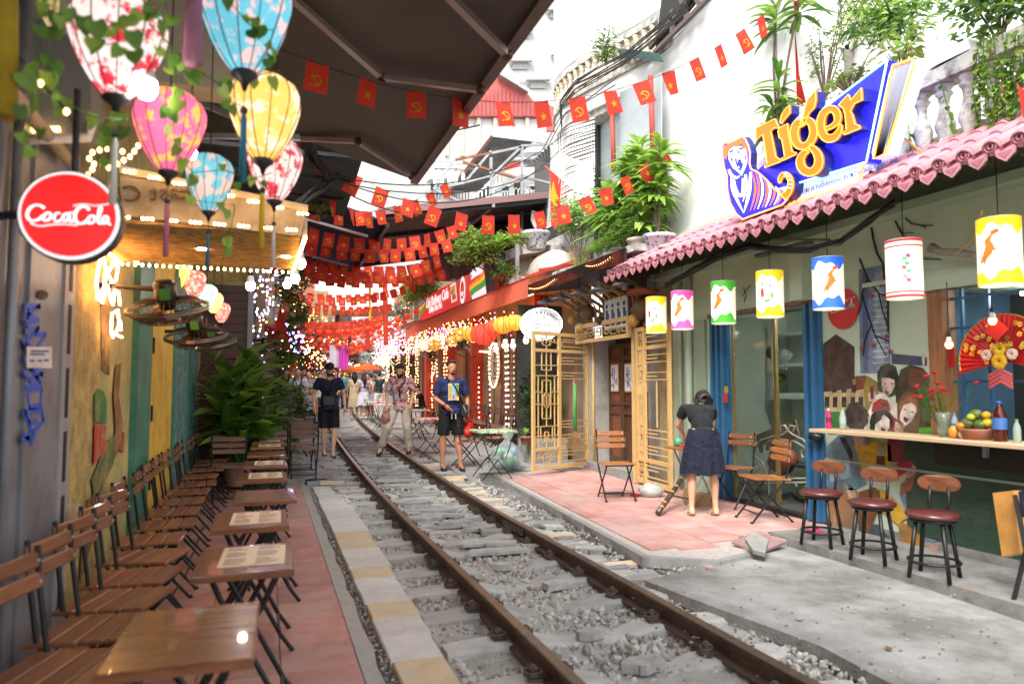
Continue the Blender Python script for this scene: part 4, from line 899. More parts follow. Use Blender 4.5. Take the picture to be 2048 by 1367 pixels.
for s, w in [([(390, 150), (400, 210), (420, 290), (455, 350), (460, 420), (480, 520), (482, 720)], .009), ([(325, 320), (370, 430), (400, 470), (430, 510), (480, 525)], .008), ([(370, 430), (340, 510), (350, 560), (390, 680), (410, 740), (485, 770)], .007), ([(390, 680), (355, 760), (345, 850)], .006), ([(410, 740), (470, 850)], .005), ([(340, 510), (330, 600), (310, 630)], .005), ([(430, 510), (450, 600), (480, 690)], .006), ([(520, 115), (555, 180), (600, 260), (670, 320), (770, 325)], .008), ([(555, 180), (620, 180)], .005), ([(575, 100), (610, 130), (670, 140), (725, 138)], .006), ([(670, 140), (690, 155)], .004)]:
 P2(s, w).build('painted_branch', flat('241c18', .8), shop)
for a, b in ((445, 465), (388, 520), (320, 590), (405, 795), (495, 825), (340, 810), (475, 745)): MB().prism([AX(1600+(a+dx)*.3657, 400+(b+dy)*.3657, XW-.014) for dx, dy in ((-16, 0), (0, -14), (8, -3), (18, -4), (4, 8), (-4, 14))], (-.002, 0, 0)).build('painted_leaf', flat('8a3524', .7), shop)
for s in [[(645, 340-130), (652, 330-130)], ]: pass
MB().tube([AX(1487, 575, XW-.01), AX(1492, 590, XW-.01), AX(1488, 605, XW-.01)], .005, 4).tube([AX(1484, 592, XW-.01), AX(1500, 570, XW-.01)], .004, 4).build('painted_branch', flat('3a3a30', .8), shop)
o = MB().tube([AX(1862, 495, 5.25), AX(1880, 503, 5.25), AX(1915, 505, 5.25), AX(1960, 512, 5.25), AX(2060, 505, 5.2)], [.045, .03, .035, .03, .03], 9).build('driftwood', M('grey_branch', (.25, .22, .17), .9, var=.3, sc=20, bump=.6), None, True); tag(o, 'grey branch fixed to the wall above the counter window', 'branch')
# counter board with bottles
o = MB().bev(4.98, XW-.02, 2.2, 5.62, 1.02, 1.05, .004).build('counter_board', M('raw_plank', (.50, .36, .22), .6, var=.12, sc=3, stretch=(9, 1, 9)), None); tag(o, 'long raw wood counter board fixed under the window of the green shop', 'counter')
for y in (5.3, 4.1, 3.0):
 MB().box(XW-.06, XW-.021, y, y+.03, .9, 1.018).build('bracket', m_steel, o)
def bottle(label, px, h, r, body, cap='d8d8d8', lab=None, y=None, clear=.0):
 p = AX(px, 860, 5.18); t = thing('bottle', label, 'bottle', (5.18, p.y, 1.05))
 MB().lathe((0, 0, 0), [(r*.8, 0), (r, .01), (r, h*.55), (r*.92, h*.62), (r*.8, h*.72), (r*.4, h*.88), (r*.38, h*.92)], 14).build('body', M('bottle_'+body, hexc(body), .12, var=.03, transp=clear), t, True)
 MB().lathe((0, 0, 0), [(r*.42, h*.92), (r*.42, h)], 12).build('cap', flat(cap, .4), t, True)
 if lab: MB().lathe((0, 0, 0), [(r*1.02, h*.3), (r*1.02, h*.58)], 14, False).build('label', flat(lab, .5), t, True)
 return t
bottle('small pink drink bottle with white cap at the end of the counter board', 1658, .19, .028, 'd83070', 'f0f0f0', '7a2040')
text("C2", .05, flat('f0f0e0', .5), frame((5.15, AX(1658, 860, 5.18).y, 1.145), (0, -1, 0), (0, 0, 1)), .001, None).parent = bpy.data.objects['bottle'];
bpy.data.objects['lettering'].matrix_local = frame((-.031, 0, .095), (0, -1, 0), (0, 0, 1))
bottle('clear water bottle with bright green cap on the counter board', 1686, .21, .03, 'aebfb8', '4fae3c', '9ab0a8', clear=.35)
bottle('tall bottle of dark brown tea with blue and red label on the counter', 2000, .30, .048, '4a1208', '2a5aa0', '3f6aa8')
bottle('water bottle with blue label half hidden behind the flower vase', 1910, .2, .028, '8fa8b8', '4a70a8', '3a62a0', clear=.3)
bottle('small clear bottle with green cap near the edge of the counter', 2034, .17, .026, 'a8b8ac', '55aa55', clear=.4)
vz = thing('flower_vase', 'glass vase with dark red carnations on the counter board', 'vase', (5.2, AX(1888, 870, 5.2).y, 1.05)); rr = random.Random(8)
MB().lathe((0, 0, 0), [(.035, 0), (.05, .05), (.045, .12), (.06, .2)], 14).build('vase', M('vase_glass', (.25, .28, .2), .1, transp=.4), vz, True)
g = MB(); f = MB(); L = MB()
for k in range(16):
 e = V((rr.uniform(-.14, .14), rr.uniform(-.22, .22), rr.uniform(.3, .52))); g.tube([(0, 0, .05), e*.5+V((0, 0, .02)), e], .003, 4)
 for q in range(6): f.sph(e+V((rr.uniform(-.012, .012), rr.uniform(-.012, .012), rr.uniform(-.008, .012))), (.014, .014, .01), 5, 4)
 leaf(L, e*.6, (rr.uniform(-1, 1), rr.uniform(-1, 1), .5), .12, .015)
g.build('stems', lf_mid, vz); L.build('leaves', lf_mid, vz); f.build('blossoms', flat('a01020', .6), vz, kind='stuff')
fb = thing('fruit_bowl', 'brown bowl heaped with green melons and yellow mangoes on the counter', 'bowl', (5.2, AX(1955, 880, 5.2).y, 1.05))
MB().lathe((0, 0, 0), [(.09, 0), (.125, .07), (.13, .085), (.12, .085), (.09, .03)], 18).build('bowl', m_terra, fb, True)
for i, (dx, dy, dz, r, c) in enumerate([(0, .07, .12, .05, '55602c'), (0, -.03, .11, .05, '4a5a24'), (.02, .02, .19, .045, '5a6a2a'), (0, -.09, .13, .035, 'c8b020'), (-.02, .03, .17, .03, 'a8b430'), (.0, -.08, .19, .03, 'd8a020'), (-.05, .1, .1, .03, 'c07a18')]): MB().sph((dx, dy, dz), (r, r*1.15, r*.95), 12, 8).build('fruit', flat(c, .4), fb, True)
for px, c, l, r in ((1908, 'd8892a', 'orange mango standing beside the fruit bowl', .04), (1925, 'c9bfb0', 'plastic wrapped fruit next to the fruit bowl', .03)):
 o = MB().sph((0, 0, 0), (r, r, r*1.3), 12, 8).build('fruit', flat(c, .35), None, True); o.location = (5.15, AX(px, 870, 5.15).y, 1.05+r*1.2); tag(o, l, 'fruit')
# window over the counter with the festive fan
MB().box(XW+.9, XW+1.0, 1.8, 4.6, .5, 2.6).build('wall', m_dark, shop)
MB().box(XW+.15, XW+.9, 1.8, 4.62, 2.28, 2.32).build('ceiling', m_green2, shop)
MB().box(XW+.15, XW+.9, 4.55, 4.62, .9, 2.3).build('partition', M('inner_blue', (.05, .1, .16), .7), shop)
for z in (1.5, 1.95, 2.2): MB().bar((XW+.1, 1.8, z), (XW+.1, 4.5, z), .02).build('window_bar', m_blued, shop)
for y in (4.38, 4.15): MB().bar((XW+.1, y, 1.05), (XW+.1, y, 2.28), .025).build('window_bar', m_blued, shop)
MB().box(XW+.4, XW+.43, 3.6, 4.1, 2.2, 2.23).build('tube_lamp', glow('tube_white', (.9, 1, 1), 6), shop)
fn = thing('festive_fan', 'big red pleated festive fan decorated with yellow blossoms in the window', 'fan')
fc = AX(2008, 722, 5.3); m_fr = M('fan_red', (.50, .015, .015), .5, var=.2, sc=8); m_gold = M('gold', (.62, .38, .05), .3, .5, var=.2)
for k in range(30):
 a0, a1 = pi*(-.08+1.16*k/30), pi*(-.08+1.16*(k+1)/30); am = (a0+a1)/2; r = .36
 MB().add([fc, fc+V((0, cos(a0)*r, sin(a0)*r)), fc+V((-.02, cos(am)*r, sin(am)*r)), fc+V((0, cos(a1)*r, sin(a1)*r))], [(0, 1, 2), (0, 2, 3)]).build('pleat', m_fr, fn)
MB().tube([fc+V((-.01, cos(a)*.36, sin(a)*.36)) for a in [pi*(-.08+1.16*k/30) for k in range(31)]], .007, 5).build('gold_edge', m_gold, fn)
rr = random.Random(12); g = MB()
for k in range(46):
 a = rr.uniform(-.1, pi+.1); q = rr.uniform(.05, .33); c = fc+V((-.03, cos(a)*q, sin(a)*q));
 for j in range(5): g.disc(c+V((-.004, cos(j*1.257)*.013, sin(j*1.257)*.013)), .009, (-1, .3*rr.uniform(-1, 1), .3), 6)
g.build('gold_blossoms', m_gold, fn, kind='stuff')
for dy, dz, r, c in ((.0, -.0, .07, 'e0b020'), (-.01, .09, .055, 'e8c030'), (.1, .05, .05, 'd8b8a8'), (-.1, .05, .05, 'd8c0b0')):
 g = MB()
 for j in range(12): a = j*2.4; g.sph(fc+V((-.05, dy+cos(a)*r*.5, dz+sin(a)*r*.5)), (.015, r*.4, r*.4), 6, 5)
 g.build('blossom', flat(c, .6), fn, True)
for k in range(4): MB().prism([fc+V((-.04, -.09, -.10-k*.03)), fc+V((-.04, 0, -.05-k*.03)), fc+V((-.04, .09, -.10-k*.03)), fc+V((-.04, .09, -.12-k*.03)), fc+V((-.04, 0, -.07-k*.03)), fc+V((-.04, -.09, -.12-k*.03))], (-.01, 0, 0)).build('tassel', M('coral', (.6, .08, .07), .6), fn)
MB().prism([fc+V((-.06, 0, .33)), fc+V((-.06, -.1, .24)), fc+V((-.06, 0, .15)), fc+V((-.06, .1, .24))], (-.01, 0, 0)).build('diamond', M('bright_red', (.6, .03, .02), .5), fn)
text("2025", .06, m_gold, frame(fc+V((-.07, -.05, .12)), (0, -1, 0), (0, 0, 1)), .001, fn)
for px, py, l in ((1898, 688, 'small glowing filament bulb left of the red festive fan'), (1985, 640, 'glowing filament bulb in a wire cage before the red festive fan')): bulb(l, AX(px, py, 5.15), .028, .5, M('filament', (1, .35, .12), .4, emis=(1, .28, .1), es=5))
for px, py, w, h, c, l in ((1900, 715, .09, .16, 'b81c20', 'red lucky envelope hanging in the counter window'), (1922, 722, .08, .08, '3f6a50', 'small green tile with red character in the window')):
 p = AX(px, py, 5.45); o = MB().box(-.004, .004, -w/2, w/2, -h/2, h/2).build('charm', flat(c, .5)); o.location = p; tag(o, l, 'charm')
# pink tiled roof
roof = thing('tiled_roof', 'pink roof of half round clay tiles with patterned end caps over the green shop', 'roof')
m_pt = M('pink_roof_tile', (.55, .22, .26), .65, var=.15, sc=6, rnd=.14, dirt=(.38, .20, .20), dsc=3.5)
ea, eb = V((4.47, 0, 2.985)), V((5.42, 0, 3.50)); rd = (eb-ea); rl = rd.length; rdn = rd.normalized(); ra = math.atan2(rd.z, rd.x)
def capt():
 g = MB(); n = 7; L = rl/3+.03
 for i, x in enumerate((0, L)):
  r = .062 if i == 0 else .052
  for k in range(n): t = pi*k/(n-1); g.v.append((x, r*cos(t), r*sin(t)+(.006 if i == 0 else -.004)))
  for k in range(n): t = pi*k/(n-1); g.v.append((x, (r-.012)*cos(t), (r-.012)*sin(t)))
 for k in range(n-1): g.f += [(k, k+1, 2*n+k+1, 2*n+k), (n+k, 3*n+k, 3*n+k+1, n+k+1), (k, n+k, n+k+1, k+1)]; g.mi += [0]*3
 return g.mesh('tile', m_pt, True)
def panm():
 g = MB(); n = 7; L = rl/3+.03
 for i, x in enumerate((0, L)):
  for k in range(n): t = pi*k/(n-1); g.v.append((x, .075*cos(t), -.035*sin(t)+(.004 if i == 0 else -.004)))
 for k in range(n-1): g.f.append((k, n+k, n+k+1, k+1)); g.mi.append(0)
 return g.mesh('pan_tile', m_pt, True)
capm, pan = capt(), panm()
g = MB(); g.disc((0, 0, .012), .06, (-1, 0, 0), 16, .02); g.mat(1).tube([(-.014, .04*cos(a*.5), .012+.04*sin(a*.5)) for a in range(14)], .006, 4); g.tube([(-.014, .02*cos(a), .012+.02*sin(a)) for a in range(8)], .007, 4); endm = g.mesh('end_cap', [m_pt, M('dark_pink_relief', (.42, .14, .18), .6)])  # darker pink for the raised pattern on the end and drip caps
g = MB(); g.prism([(0, -.075, .01), (0, -.06, -.05), (0, 0, -.095), (0, .06, -.05), (0, .075, .01), (0, .03, -.02), (0, -.03, -.02)], (-.012, 0, 0)); g.mat(1).prism([(-.013, -.045, -.03), (-.013, 0, -.075), (-.013, .045, -.03)], (-.003, 0, 0)); drip = g.mesh('drip_cap', [m_pt, MATS['dark_pink_relief']])
Rm = Matrix(((rdn.x, 0, -rdn.z), (0, 1, 0), (rdn.z, 0, rdn.x)))
re = Rm.to_euler()
yy = 2.35
while yy < 8.95:
 for j in range(3):
  p = ea+rd*(j/3); link('tile', capm, roof, (p.x-.01, yy, p.z+.02), re); link('pan_tile', pan, roof, (p.x-.0, yy+.095, p.z+.012), re)
 link('end_cap', endm, roof, (ea.x-.005, yy, ea.z+.03), (0, 0, 0)); link('drip_cap', drip, roof, (ea.x-.004, yy+.095, ea.z+.01))
 yy += .19
cb2 = thing('cable_bundle', 'thick sagging bundle of black cables under the pink tiled eave', 'cables'); rr = random.Random(6)
base = [(1330, 572), (1380, 545), (1440, 510), (1500, 490), (1560, 500), (1620, 500), (1680, 485), (1740, 440), (1790, 405)]
for k in range(13):
 MB().tube([AX(px, py+rr.uniform(-7, 7), 4.72+rr.uniform(-.03, .03)) for px, py in base], .011, 5).build('cable', m_wire, cb2, True)
MB().tube([AX(1545, 478, 5.0), AX(1660, 480, 5.0)], .012, 5).box(5.0, 5.08, 5.6, 6.4, 2.86, 2.9).build('clamp_rail', flat('5a5a58'), cb2)
MB().tube([AX(1965, 420, 4.8), AX(1945, 480, 4.9), AX(1910, 510, 5.0)], .006, 5).build('yellow_cable', flat('b08020'), cb2)
o = MB().tube([AX(1790, 262, 5.0), AX(1870, 325, 5.0)], .008, 5).build('yellow_cable', flat('d89020', .5)); tag(o, 'straight yellow cable running from the tiger sign down to the tiled roof', 'cable')
# printed cylinder lanterns
def clan(label, px, py, band, fish, kind, rot=0, wav=1, dark=False, eng=1.):
 c = AX(px, py, 4.75); R_ = .132; H = .46; t = thing('cylinder_lantern', label, 'lantern', (4.75, c.y, 2.61), rot, 'cylinder lanterns under the pink eave')
 mb_ = M('lantern_paper', (.75, .72, .6), .7, emis=(1, .88, .6), es=.22, var=.03)
 bcol = hexc(band); bm = M('lantern_band_'+band, bcol, .6, emis=bcol, es=.25, var=.15, sc=12)
 g = MB(); n = 32
 g.lathe((0, 0, 0), [(R_, 0), (R_, -H)], n, False); g.build('shade', mb_, t, True)
 g = MB()
 for top in (1, 0):
  for k in range(n):
   f = lambda a: (.075+.03*wav*sin(a*3+(0 if top else 1))+.02*wav*sin(a*7)) if wav else .022
   a0, a1 = 2*pi*k/n, 2*pi*(k+1)/n; r = R_+.001
   z0_, z1_ = (0, -f(a0)) if top else (-H, -H+f(a0)); z2 = -f(a1) if top else -H+f(a1)
   P_ = lambda a, z: (r*cos(a), r*sin(a), z)
   g.add([P_(a0, z0_), P_(a1, z0_), P_(a1, z2), P_(a0, z1_)], [(0, 1, 2, 3)])
   if not wav:
    zz = -.05 if top else -H+.05; g.add([P_(a0, zz), P_(a1, zz), P_(a1, zz-.012), P_(a0, zz-.012)], [(0, 1, 2, 3)])
  g.build('band', bm, t); g = MB()
 def cp(pts, col, nm, es=.2):
  hx = hexc(col); m = M('ink_'+col, hx, .6, emis=hx, es=es, var=.25, sc=20); g = MB()
  g.prism([V(((R_+.003)*cos(u/R_), (R_+.003)*sin(u/R_), v)) for u, v in pts], (0, 0, 0.0001)) if 0 else g.poly([V(((R_+.004)*cos(u/R_), (R_+.004)*sin(u/R_), v)) for u, v in pts]); g.build(nm, m, t)
 off = fish
 if kind == 'fish':
  spine = [(.03, -.12), (.0, -.16), (.015, -.2), (.0, -.25), (-.03, -.29), (-.05, -.31)]; ws = [.008, .018, .026, .028, .02, .004]
  for (a, b), (c2, d), w0, w1 in zip(spine, spine[1:], ws, ws[1:]): cp([(off+a-w0, b), (off+a+w0, b), (off+c2+w1, d), (off+c2-w1, d)], 'e06a18', 'fish')
  cp([(off+.03, -.13), (off+.075, -.105), (off+.06, -.085), (off+.02, -.1)], 'e8581a', 'fish'); cp([(off+.025, -.2), (off+.06, -.23), (off+.03, -.23)], 'e8581a', 'fish'); cp([(off-.03, -.27), (off-.02, -.34), (off-.005, -.26)], 'e8581a', 'fish')
 elif kind == 'flower':
  cp([(off-.06, -.2), (off-.03, -.17), (off-.02, -.25), (off-.05, -.28)], 'd83a30', 'flower'); cp([(off+.02, -.15), (off+.05, -.14), (off+.05, -.17), (off+.02, -.18)], 'e080a0', 'flower')
  cp([(off-.02, -.3), (off+.04, -.29), (off+.02, -.32), (off-.02, -.32)], '4a9a30', 'leaf'); cp([(off+.04, -.24), (off+.06, -.22), (off+.065, -.27), (off+.045, -.29)], '4a9a30', 'leaf'); cp([(off-.05, -.13), (off-.035, -.1), (off-.03, -.15), (off-.045, -.17)], '5aa040', 'leaf')
  cp([(off-.03, -.27), (off+.05, -.295), (off+.05, -.29), (off-.03, -.262)], '2a4a20', 'stem')
 else:
  for i, (a, b, c3) in enumerate([(-.02, -.12, 'd83a50'), (-.045, -.14, '50a080'), (-.03, -.18, '4a9a60'), (-.05, -.21, 'd84a60'), (-.02, -.24, '60b090'), (-.045, -.28, 'e080a0'), (-.02, -.31, 'd84a60')]): cp([(off+a, b), (off+a+.03, b-.01), (off+a+.025, b-.035), (off+a-.005, b-.03)], c3, 'flower')
 g = MB(); g.tube([(R_*cos(a), R_*sin(a), 0) for a in [2*pi*k/24 for k in range(25)]], .003, 4, False).tube([(R_*cos(a), R_*sin(a), -H) for a in [2*pi*k/24 for k in range(25)]], .003, 4, False); g.bar((-R_, 0, 0), (R_, 0, 0), .004).build('rim', flat('c8c8c0', .5), t)
 MB().tube([(0, 0, 0), (0, 0, .55)], .004, 4).build('cord', m_wire, t); MB().sph((0, 0, -.2), .03, 10, 6).build('bulb', m_bulbw, t, True)
 MB().bar((R_*cos(off/R_+.7+2.9), 0, 0), (R_*cos(off/R_+.7+2.9), 0, 0.001), .001).build('seam', m_wire, t) if 0 else None
fa = .132*(-2.5)
for a in [("yellow edged paper lantern with red flowers, first in the row by the wooden gates", 1312, 598, 'f0c818', fa, 'flower'), ("pink edged lantern painted with an orange goldfish", 1364, 588, 'd8509a', fa, 'fish'), ("green edged lantern painted with an orange goldfish", 1446, 568, '3a9a28', fa-.02, 'fish'), ("yellow edged lantern with red and pink flowers before the dark doorway", 1539, 550, 'f0b818', fa, 'flower'), ("blue edged lantern with an orange goldfish beside the drink emblem", 1655, 530, '2a62c8', fa+.04, 'fish'), ("white lantern with straight red stripes at both ends", 1807, 502, 'c82838', fa+.05, 'blossom', 0, 0), ("largest yellow edged lantern with a goldfish in front of the red fan", 1997, 460, 'e8c010', fa-.07, 'fish')]: clan(*a)
# stools, chairs and people things on the right
def stool(label, loc, rz):
 t = thing('bar_stool', label, 'stool', loc, rz, 'round stools at the counter board')
 MB().lathe((0, 0, 0), [(.12, .425), (.165, .43), (.178, .445), (.178, .46), (.15, .475), (.0, .48)], 26).build('seat', M('maroon_leather', (.10, .022, .02), .32, var=.15, sc=10, coat=.3), t, True)
 MB().lathe((0, 0, 0), [(.15, .405), (.155, .425)], 24).build('seat_ring', m_frame, t, True)
 for k in range(4):
  a = pi/4+k*pi/2; MB().tube([(.12*cos(a), .12*sin(a), .42), (.185*cos(a), .185*sin(a), 0)], .015, 6).build('leg', m_frame, t, True)
 MB().tube([(.168*cos(2*pi*k/24), .168*sin(2*pi*k/24), .12) for k in range(25)], .010, 6, False).build('foot_ring', m_frame, t, True)
 for s in (-1, 1): MB().tube([(-.14, s*.06, .42), (-.175, s*.065, .56), (-.19, s*.06, .64)], .012, 6).build('back_post', m_frame, t, True)
 g = MB(); n = 20
 for j, th in ((0, .0), (1, .018)):
  for k in range(n): a = 2*pi*k/n; e = abs(cos(a))**.6*(1 if cos(a) > 0 else -1); y = .145*e; z = .66+.06*sin(a); g.v.append((-.19-th+.06*y*y/.02*.25, y, z))
 g.f = [tuple(range(n)), tuple(range(2*n-1, n-1, -1))]+[(k, n+k, n+(k+1) % n, (k+1) % n) for k in range(n)]; g.mi = [0]*len(g.f)
 g.build('backrest', M('walnut', (.16, .055, .025), .35, var=.25, sc=4, stretch=(8, 2, 8), coat=.3), t)
 return t
for p, l in (((4.72, 5.2), 'maroon stool nearest the blue door frame'), ((4.70, 4.62), 'maroon stool in the middle of the three, before the painted jeans'), ((4.70, 4.07), 'maroon stool with the lightest wooden back, nearest the tilted yellow chair')):
 stool(l+' under the counter board', (p[0]-.09, p[1]-.1, .075), radians(-155))
ch = chair('orange brown folding chair standing alone before the carved wooden door', 3, m_woodo, (4.12, 8.02, TZ), radians(-100), None, .40)
dup(ch, (4.95, 6.28, TZ), radians(168), 'orange brown folding chair half turned in front of the blue doorway')
chd = chair('dark folding chair half hidden behind the bending woman', 2, m_wood, (5.2, 7.15, TZ), radians(200), None, .38)
tch = thing('tipped_chair', 'yellow wooden chair back with dark legs cut by the picture edge', 'chair', (4.6, 3.2, .07))
MB().prism([AX(1985, 985, 4.75), AX(2026, 980, 4.75), AX(2040, 1105, 4.75), AX(2004, 1113, 4.75)], (.05, -.02, 0)).build('back_board', M('honey_wood', (.5, .24, .06), .4, var=.2, sc=3, stretch=(3, 3, 3), coat=.3), tch)
for o in tch.children: o.matrix_parent_inverse = Matrix.Translation((-4.6, -3.2, -.07))
for a, b in (((2030, 990), (2052, 1100)), ((2052, 1100), (2020, 1228)), ((2050, 1000), (2075, 1160))):
 o = MB().tube([AX(*a, 4.72)-V((4.6, 3.2, .07)), AX(*b, 4.6)-V((4.6, 3.2, .07))], .016, 6).build('leg', m_frame, tch)
o = MB().prism([AX(2030, 985, 4.78), AX(2060, 975, 4.78), AX(2075, 1010, 4.78), AX(2035, 1040, 4.78)], (.04, 0, 0)).build('jacket', flat('141c38', .9)); tag(o, 'dark blue cloth thrown over the yellow chair back', 'jacket')
tw = table('grey legged folding table with small bottles where the woman bends', (4.78, 7.35, TZ), .1, None, m_woodo, .42, .5, .68)
for c in tw.children:
 if c.name.startswith('leg'): c.data.materials[0] = m_steel
for dx, dy, z, c, n, l in ((-.08, .15, .0, '4a9a70', 'jar', 'small jar with green lid on the grey legged table'), (-.05, .0, 0, 'c83040', 'pouch', 'pink and red pouch on the grey legged table'), (.05, -.05, 0, '3a4a9a', 'phone_case', 'blue flat case on the grey legged table')):
 o = (MB().lathe((0, 0, 0), [(.05, 0), (.055, .07), (.03, .09), (.03, .1)], 12) if n == 'jar' else MB().bev(-.08, .08, -.06, .06, 0, .03, .01)).build(n, flat(c, .4), None, n == 'jar'); o.location = (4.78+dx, 7.35+dy, TZ+.68); tag(o, l, n.replace('_', ' '))
pp = thing('bamboo_pipe', 'dark banded bamboo smoking pipe leaning against the small table', 'pipe')
a, b = AG(1316, 1025, .1), AG(1375, 935, .1)+V((0, 0, 0)); b = AX(1372, 945, 4.9)
MB().tube([a, b], .03, 12).build('tube', M('dark_bamboo', (.06, .03, .02), .35, var=.3, coat=.3), pp, True)
for f in (.1, .2, .45, .6, .8): q = a.lerp(b, f); MB().tube([q, q+(b-a).normalized()*.03], .032, 12).build('band', m_gold, pp, True)
d = thing('small_dish', 'little red dish lying on the pink tiles by the gate', 'dish', AZ(1270, 992, TZ)); MB().lathe((0, 0, 0), [(.05, 0), (.07, .03), (.065, .03), (.04, .008)], 16).build('bowl', flat('b02020', .4), d, True)
d = thing('white_bag', 'crumpled white plastic bag on the tiles beside the gate', 'bag', AZ(1303, 992, TZ)); mb = MB().sph((0, 0, .07), (.16, .14, .09), 16, 10); mb.v = [tuple(V(v)*(1+.25*noise.noise(V(v)*16))) for v in mb.v]; mb.build('body', M('plastic_white', (.6, .6, .55), .3, trans=.3), d, True)
d = thing('pink_slipper', 'single pink slipper left on the step beside the blue door frame', 'slipper', AZ(1633, 1064, .075)); MB().sph((0, 0, .012), (.05, .12, .014), 12, 6).build('sole', flat('d84a78', .6), d, True); MB().tube([(-.045, .02, .015), (0, .03, .05), (.045, .02, .015)], .012, 6).build('strap', flat('d84a78', .6), d, True)
d = thing('cardboard_box', 'small open cardboard box against the green pilaster behind the woman', 'box', AG(1395, 1010, TZ)); MB().box(-.12, .12, -.1, .1, 0, .14).box(-.13, -.12, -.1, .1, .05, .2).build('carton', MATS['cardboard'], d)
d = thing('key_bunch', 'bunch of keys with red tag hanging on the blue door', 'keys', AX(1452, 785, 5.3))
MB().box(-.01, .01, -.03, .03, 0, .08).build('fob', m_gold, d); MB().box(-.01, .01, -.02, .04, -.12, -.02).build('tag', flat('b02828'), d); MB().tube([(0, 0, 0), (0, .01, -.1)], .008, 5).build('key', m_steel, d)
# old railway cafe with wooden door and lattice gates
oc = thing('wooden_door_shop', 'old cafe front with carved brown wooden door and bamboo framed entrance', 'shop')
m_plas = M('weathered_plaster', (.36, .35, .31), .85, var=.15, sc=5, dirt=(.2, .19, .16), dsc=3)
m_yw = M('yellow_gate_wood', (.62, .40, .16), .5, var=.12, sc=3, stretch=(3, 3, 3), rnd=.04)
m_dw = M('dark_door_wood', (.10, .045, .022), .5, var=.3, sc=3, stretch=(9, 9, 1.5)); m_rw = M('red_door_wood', (.20, .07, .03), .45, var=.25, sc=3, stretch=(9, 9, 1.5))
DX = 5.42
MB().box(DX+.02, DX+.3, 9.06, 9.5, 0, 3.1).box(DX-.25, DX+.3, 10.98, 11.25, 0, 2.25).build('pilaster', m_plas, oc)
MB().box(DX-.35, DX+.05, 9.35, 10.98, .0, .2).build('doorstep', m_conc2, oc)
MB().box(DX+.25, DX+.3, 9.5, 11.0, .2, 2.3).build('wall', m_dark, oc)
for k in range(3):
 y0 = 9.52+k*.49
 MB().box(DX+.1, DX+.16, y0, y0+.06, .2, 2.16).box(DX+.1, DX+.16, y0+.42, y0+.47, .2, 2.16).box(DX+.1, DX+.16, y0+.06, y0+.42, .2, .3).box(DX+.1, DX+.16, y0+.06, y0+.42, 1.0, 1.06).box(DX+.1, DX+.16, y0+.06, y0+.42, 1.15, 1.2).box(DX+.1, DX+.16, y0+.06, y0+.42, 1.9, 1.96).box(DX+.1, DX+.16, y0+.06, y0+.42, 2.1, 2.16).build('door_frame', m_dw, oc)
 MB().box(DX+.13, DX+.15, y0+.06, y0+.42, .3, 2.1).build('door_panel', m_rw if k % 2 == 0 else m_dw, oc)
 g = MB(); g.box(DX+.09, DX+.105, y0+.1, y0+.37, 1.37, 1.83).mat(1).box(DX+.085, DX+.09, y0+.12, y0+.35, 1.39, 1.81)
 g.mat(2); rr = random.Random(k)
 for s in range(7):
  yy0 = y0+.235+rr.uniform(-.06, .06); zz0 = 1.45+s*.045
  g.tube([(DX+.083, yy0+.05*cos(q+s), zz0+.05*sin(q*1.3+s)) for q in [i*.8 for i in range(6)]], .006, 4)
 g.build('blue_tile_picture', [m_yw, m_white, flat('1d3f9a', .4)], oc)
MB().box(DX-.42, DX-.36, 9.3, 11.2, 2.43, 2.5).box(DX-.42, DX-.36, 9.3, 11.2, 2.18, 2.24).box(DX-.42, DX-.36, 9.3, 9.36, 2.24, 2.43).box(DX-.42, DX-.36, 11.14, 11.2, 2.24, 2.43).build('lintel', m_yw, oc)
def seg(g, o, u, v, pts, w=.016, d=.02):
 n = u.cross(v).normalized()
 for a, b in zip(pts, pts[1:]):
  p = o+u*a[0]+v*a[1]; q = o+u*b[0]+v*b[1]; dd = (q-p).normalized()*w/2; g.bar(p-dd, q+dd, w, d, up=n)
def meander(x0, y0, s, flip=1): return [(x0, y0), (x0, y0+s*flip), (x0+s*1.6, y0+s*flip), (x0+s*1.6, y0+s*.1*flip), (x0+s*.7, y0+s*.1*flip), (x0+s*.7, y0+s*.55*flip), (x0+s*1.1, y0+s*.55*flip)]
g = MB(); o_ = V((DX-.39, 11.12, 2.25)); u_ = V((0, -1, 0)); v_ = V((0, 0, 1))
for k in range(6): seg(g, o_, u_, v_, meander(.04+k*.29, .02 if k % 2 else .16, .14, 1 if k % 2 else -1), .018)
seg(g, o_, u_, v_, [(0, .09), (1.76, .09)], .012); g.build('lattice', m_yw, oc)
MB().box(DX+.3, DX+.5, 9.06, 11.6, 2.2, 3.4).build('wall', M('bamboo_dark', (.10, .065, .03), .8, var=.5, sc=12, stretch=(1, 1, 8)), oc)
MB().prism([V((4.42, 8.3, 3.12)), V((4.42, 11.9, 3.12)), V((5.8, 11.9, 3.32)), V((5.8, 8.9, 3.32)), V((4.5, 8.9, 3.14))], (0, 0, .03)).build('roof_underside', M('roof_black', (.03, .028, .025), .6, var=.2), oc)
m_gloss = M('black_acrylic', (.012, .011, .010), .12, var=.2, coat=.6)
MB().prism([V((4.40, 8.25, 3.10)), V((4.40, 11.92, 3.10)), V((4.40, 11.92, 3.28)), V((4.40, 8.25, 3.28))], (.03, 0, 0)).build('fascia', m_gloss, oc)
for k in range(9): MB().bar((4.6+.02*k, 8.9+k*.33, 3.05), (5.5, 8.9+k*.33, 2.6), .05, .04).build('bamboo_bracket', M('bamboo_pole', (.45, .26, .08), .5, var=.2, sc=10), oc)
rr = random.Random(3)
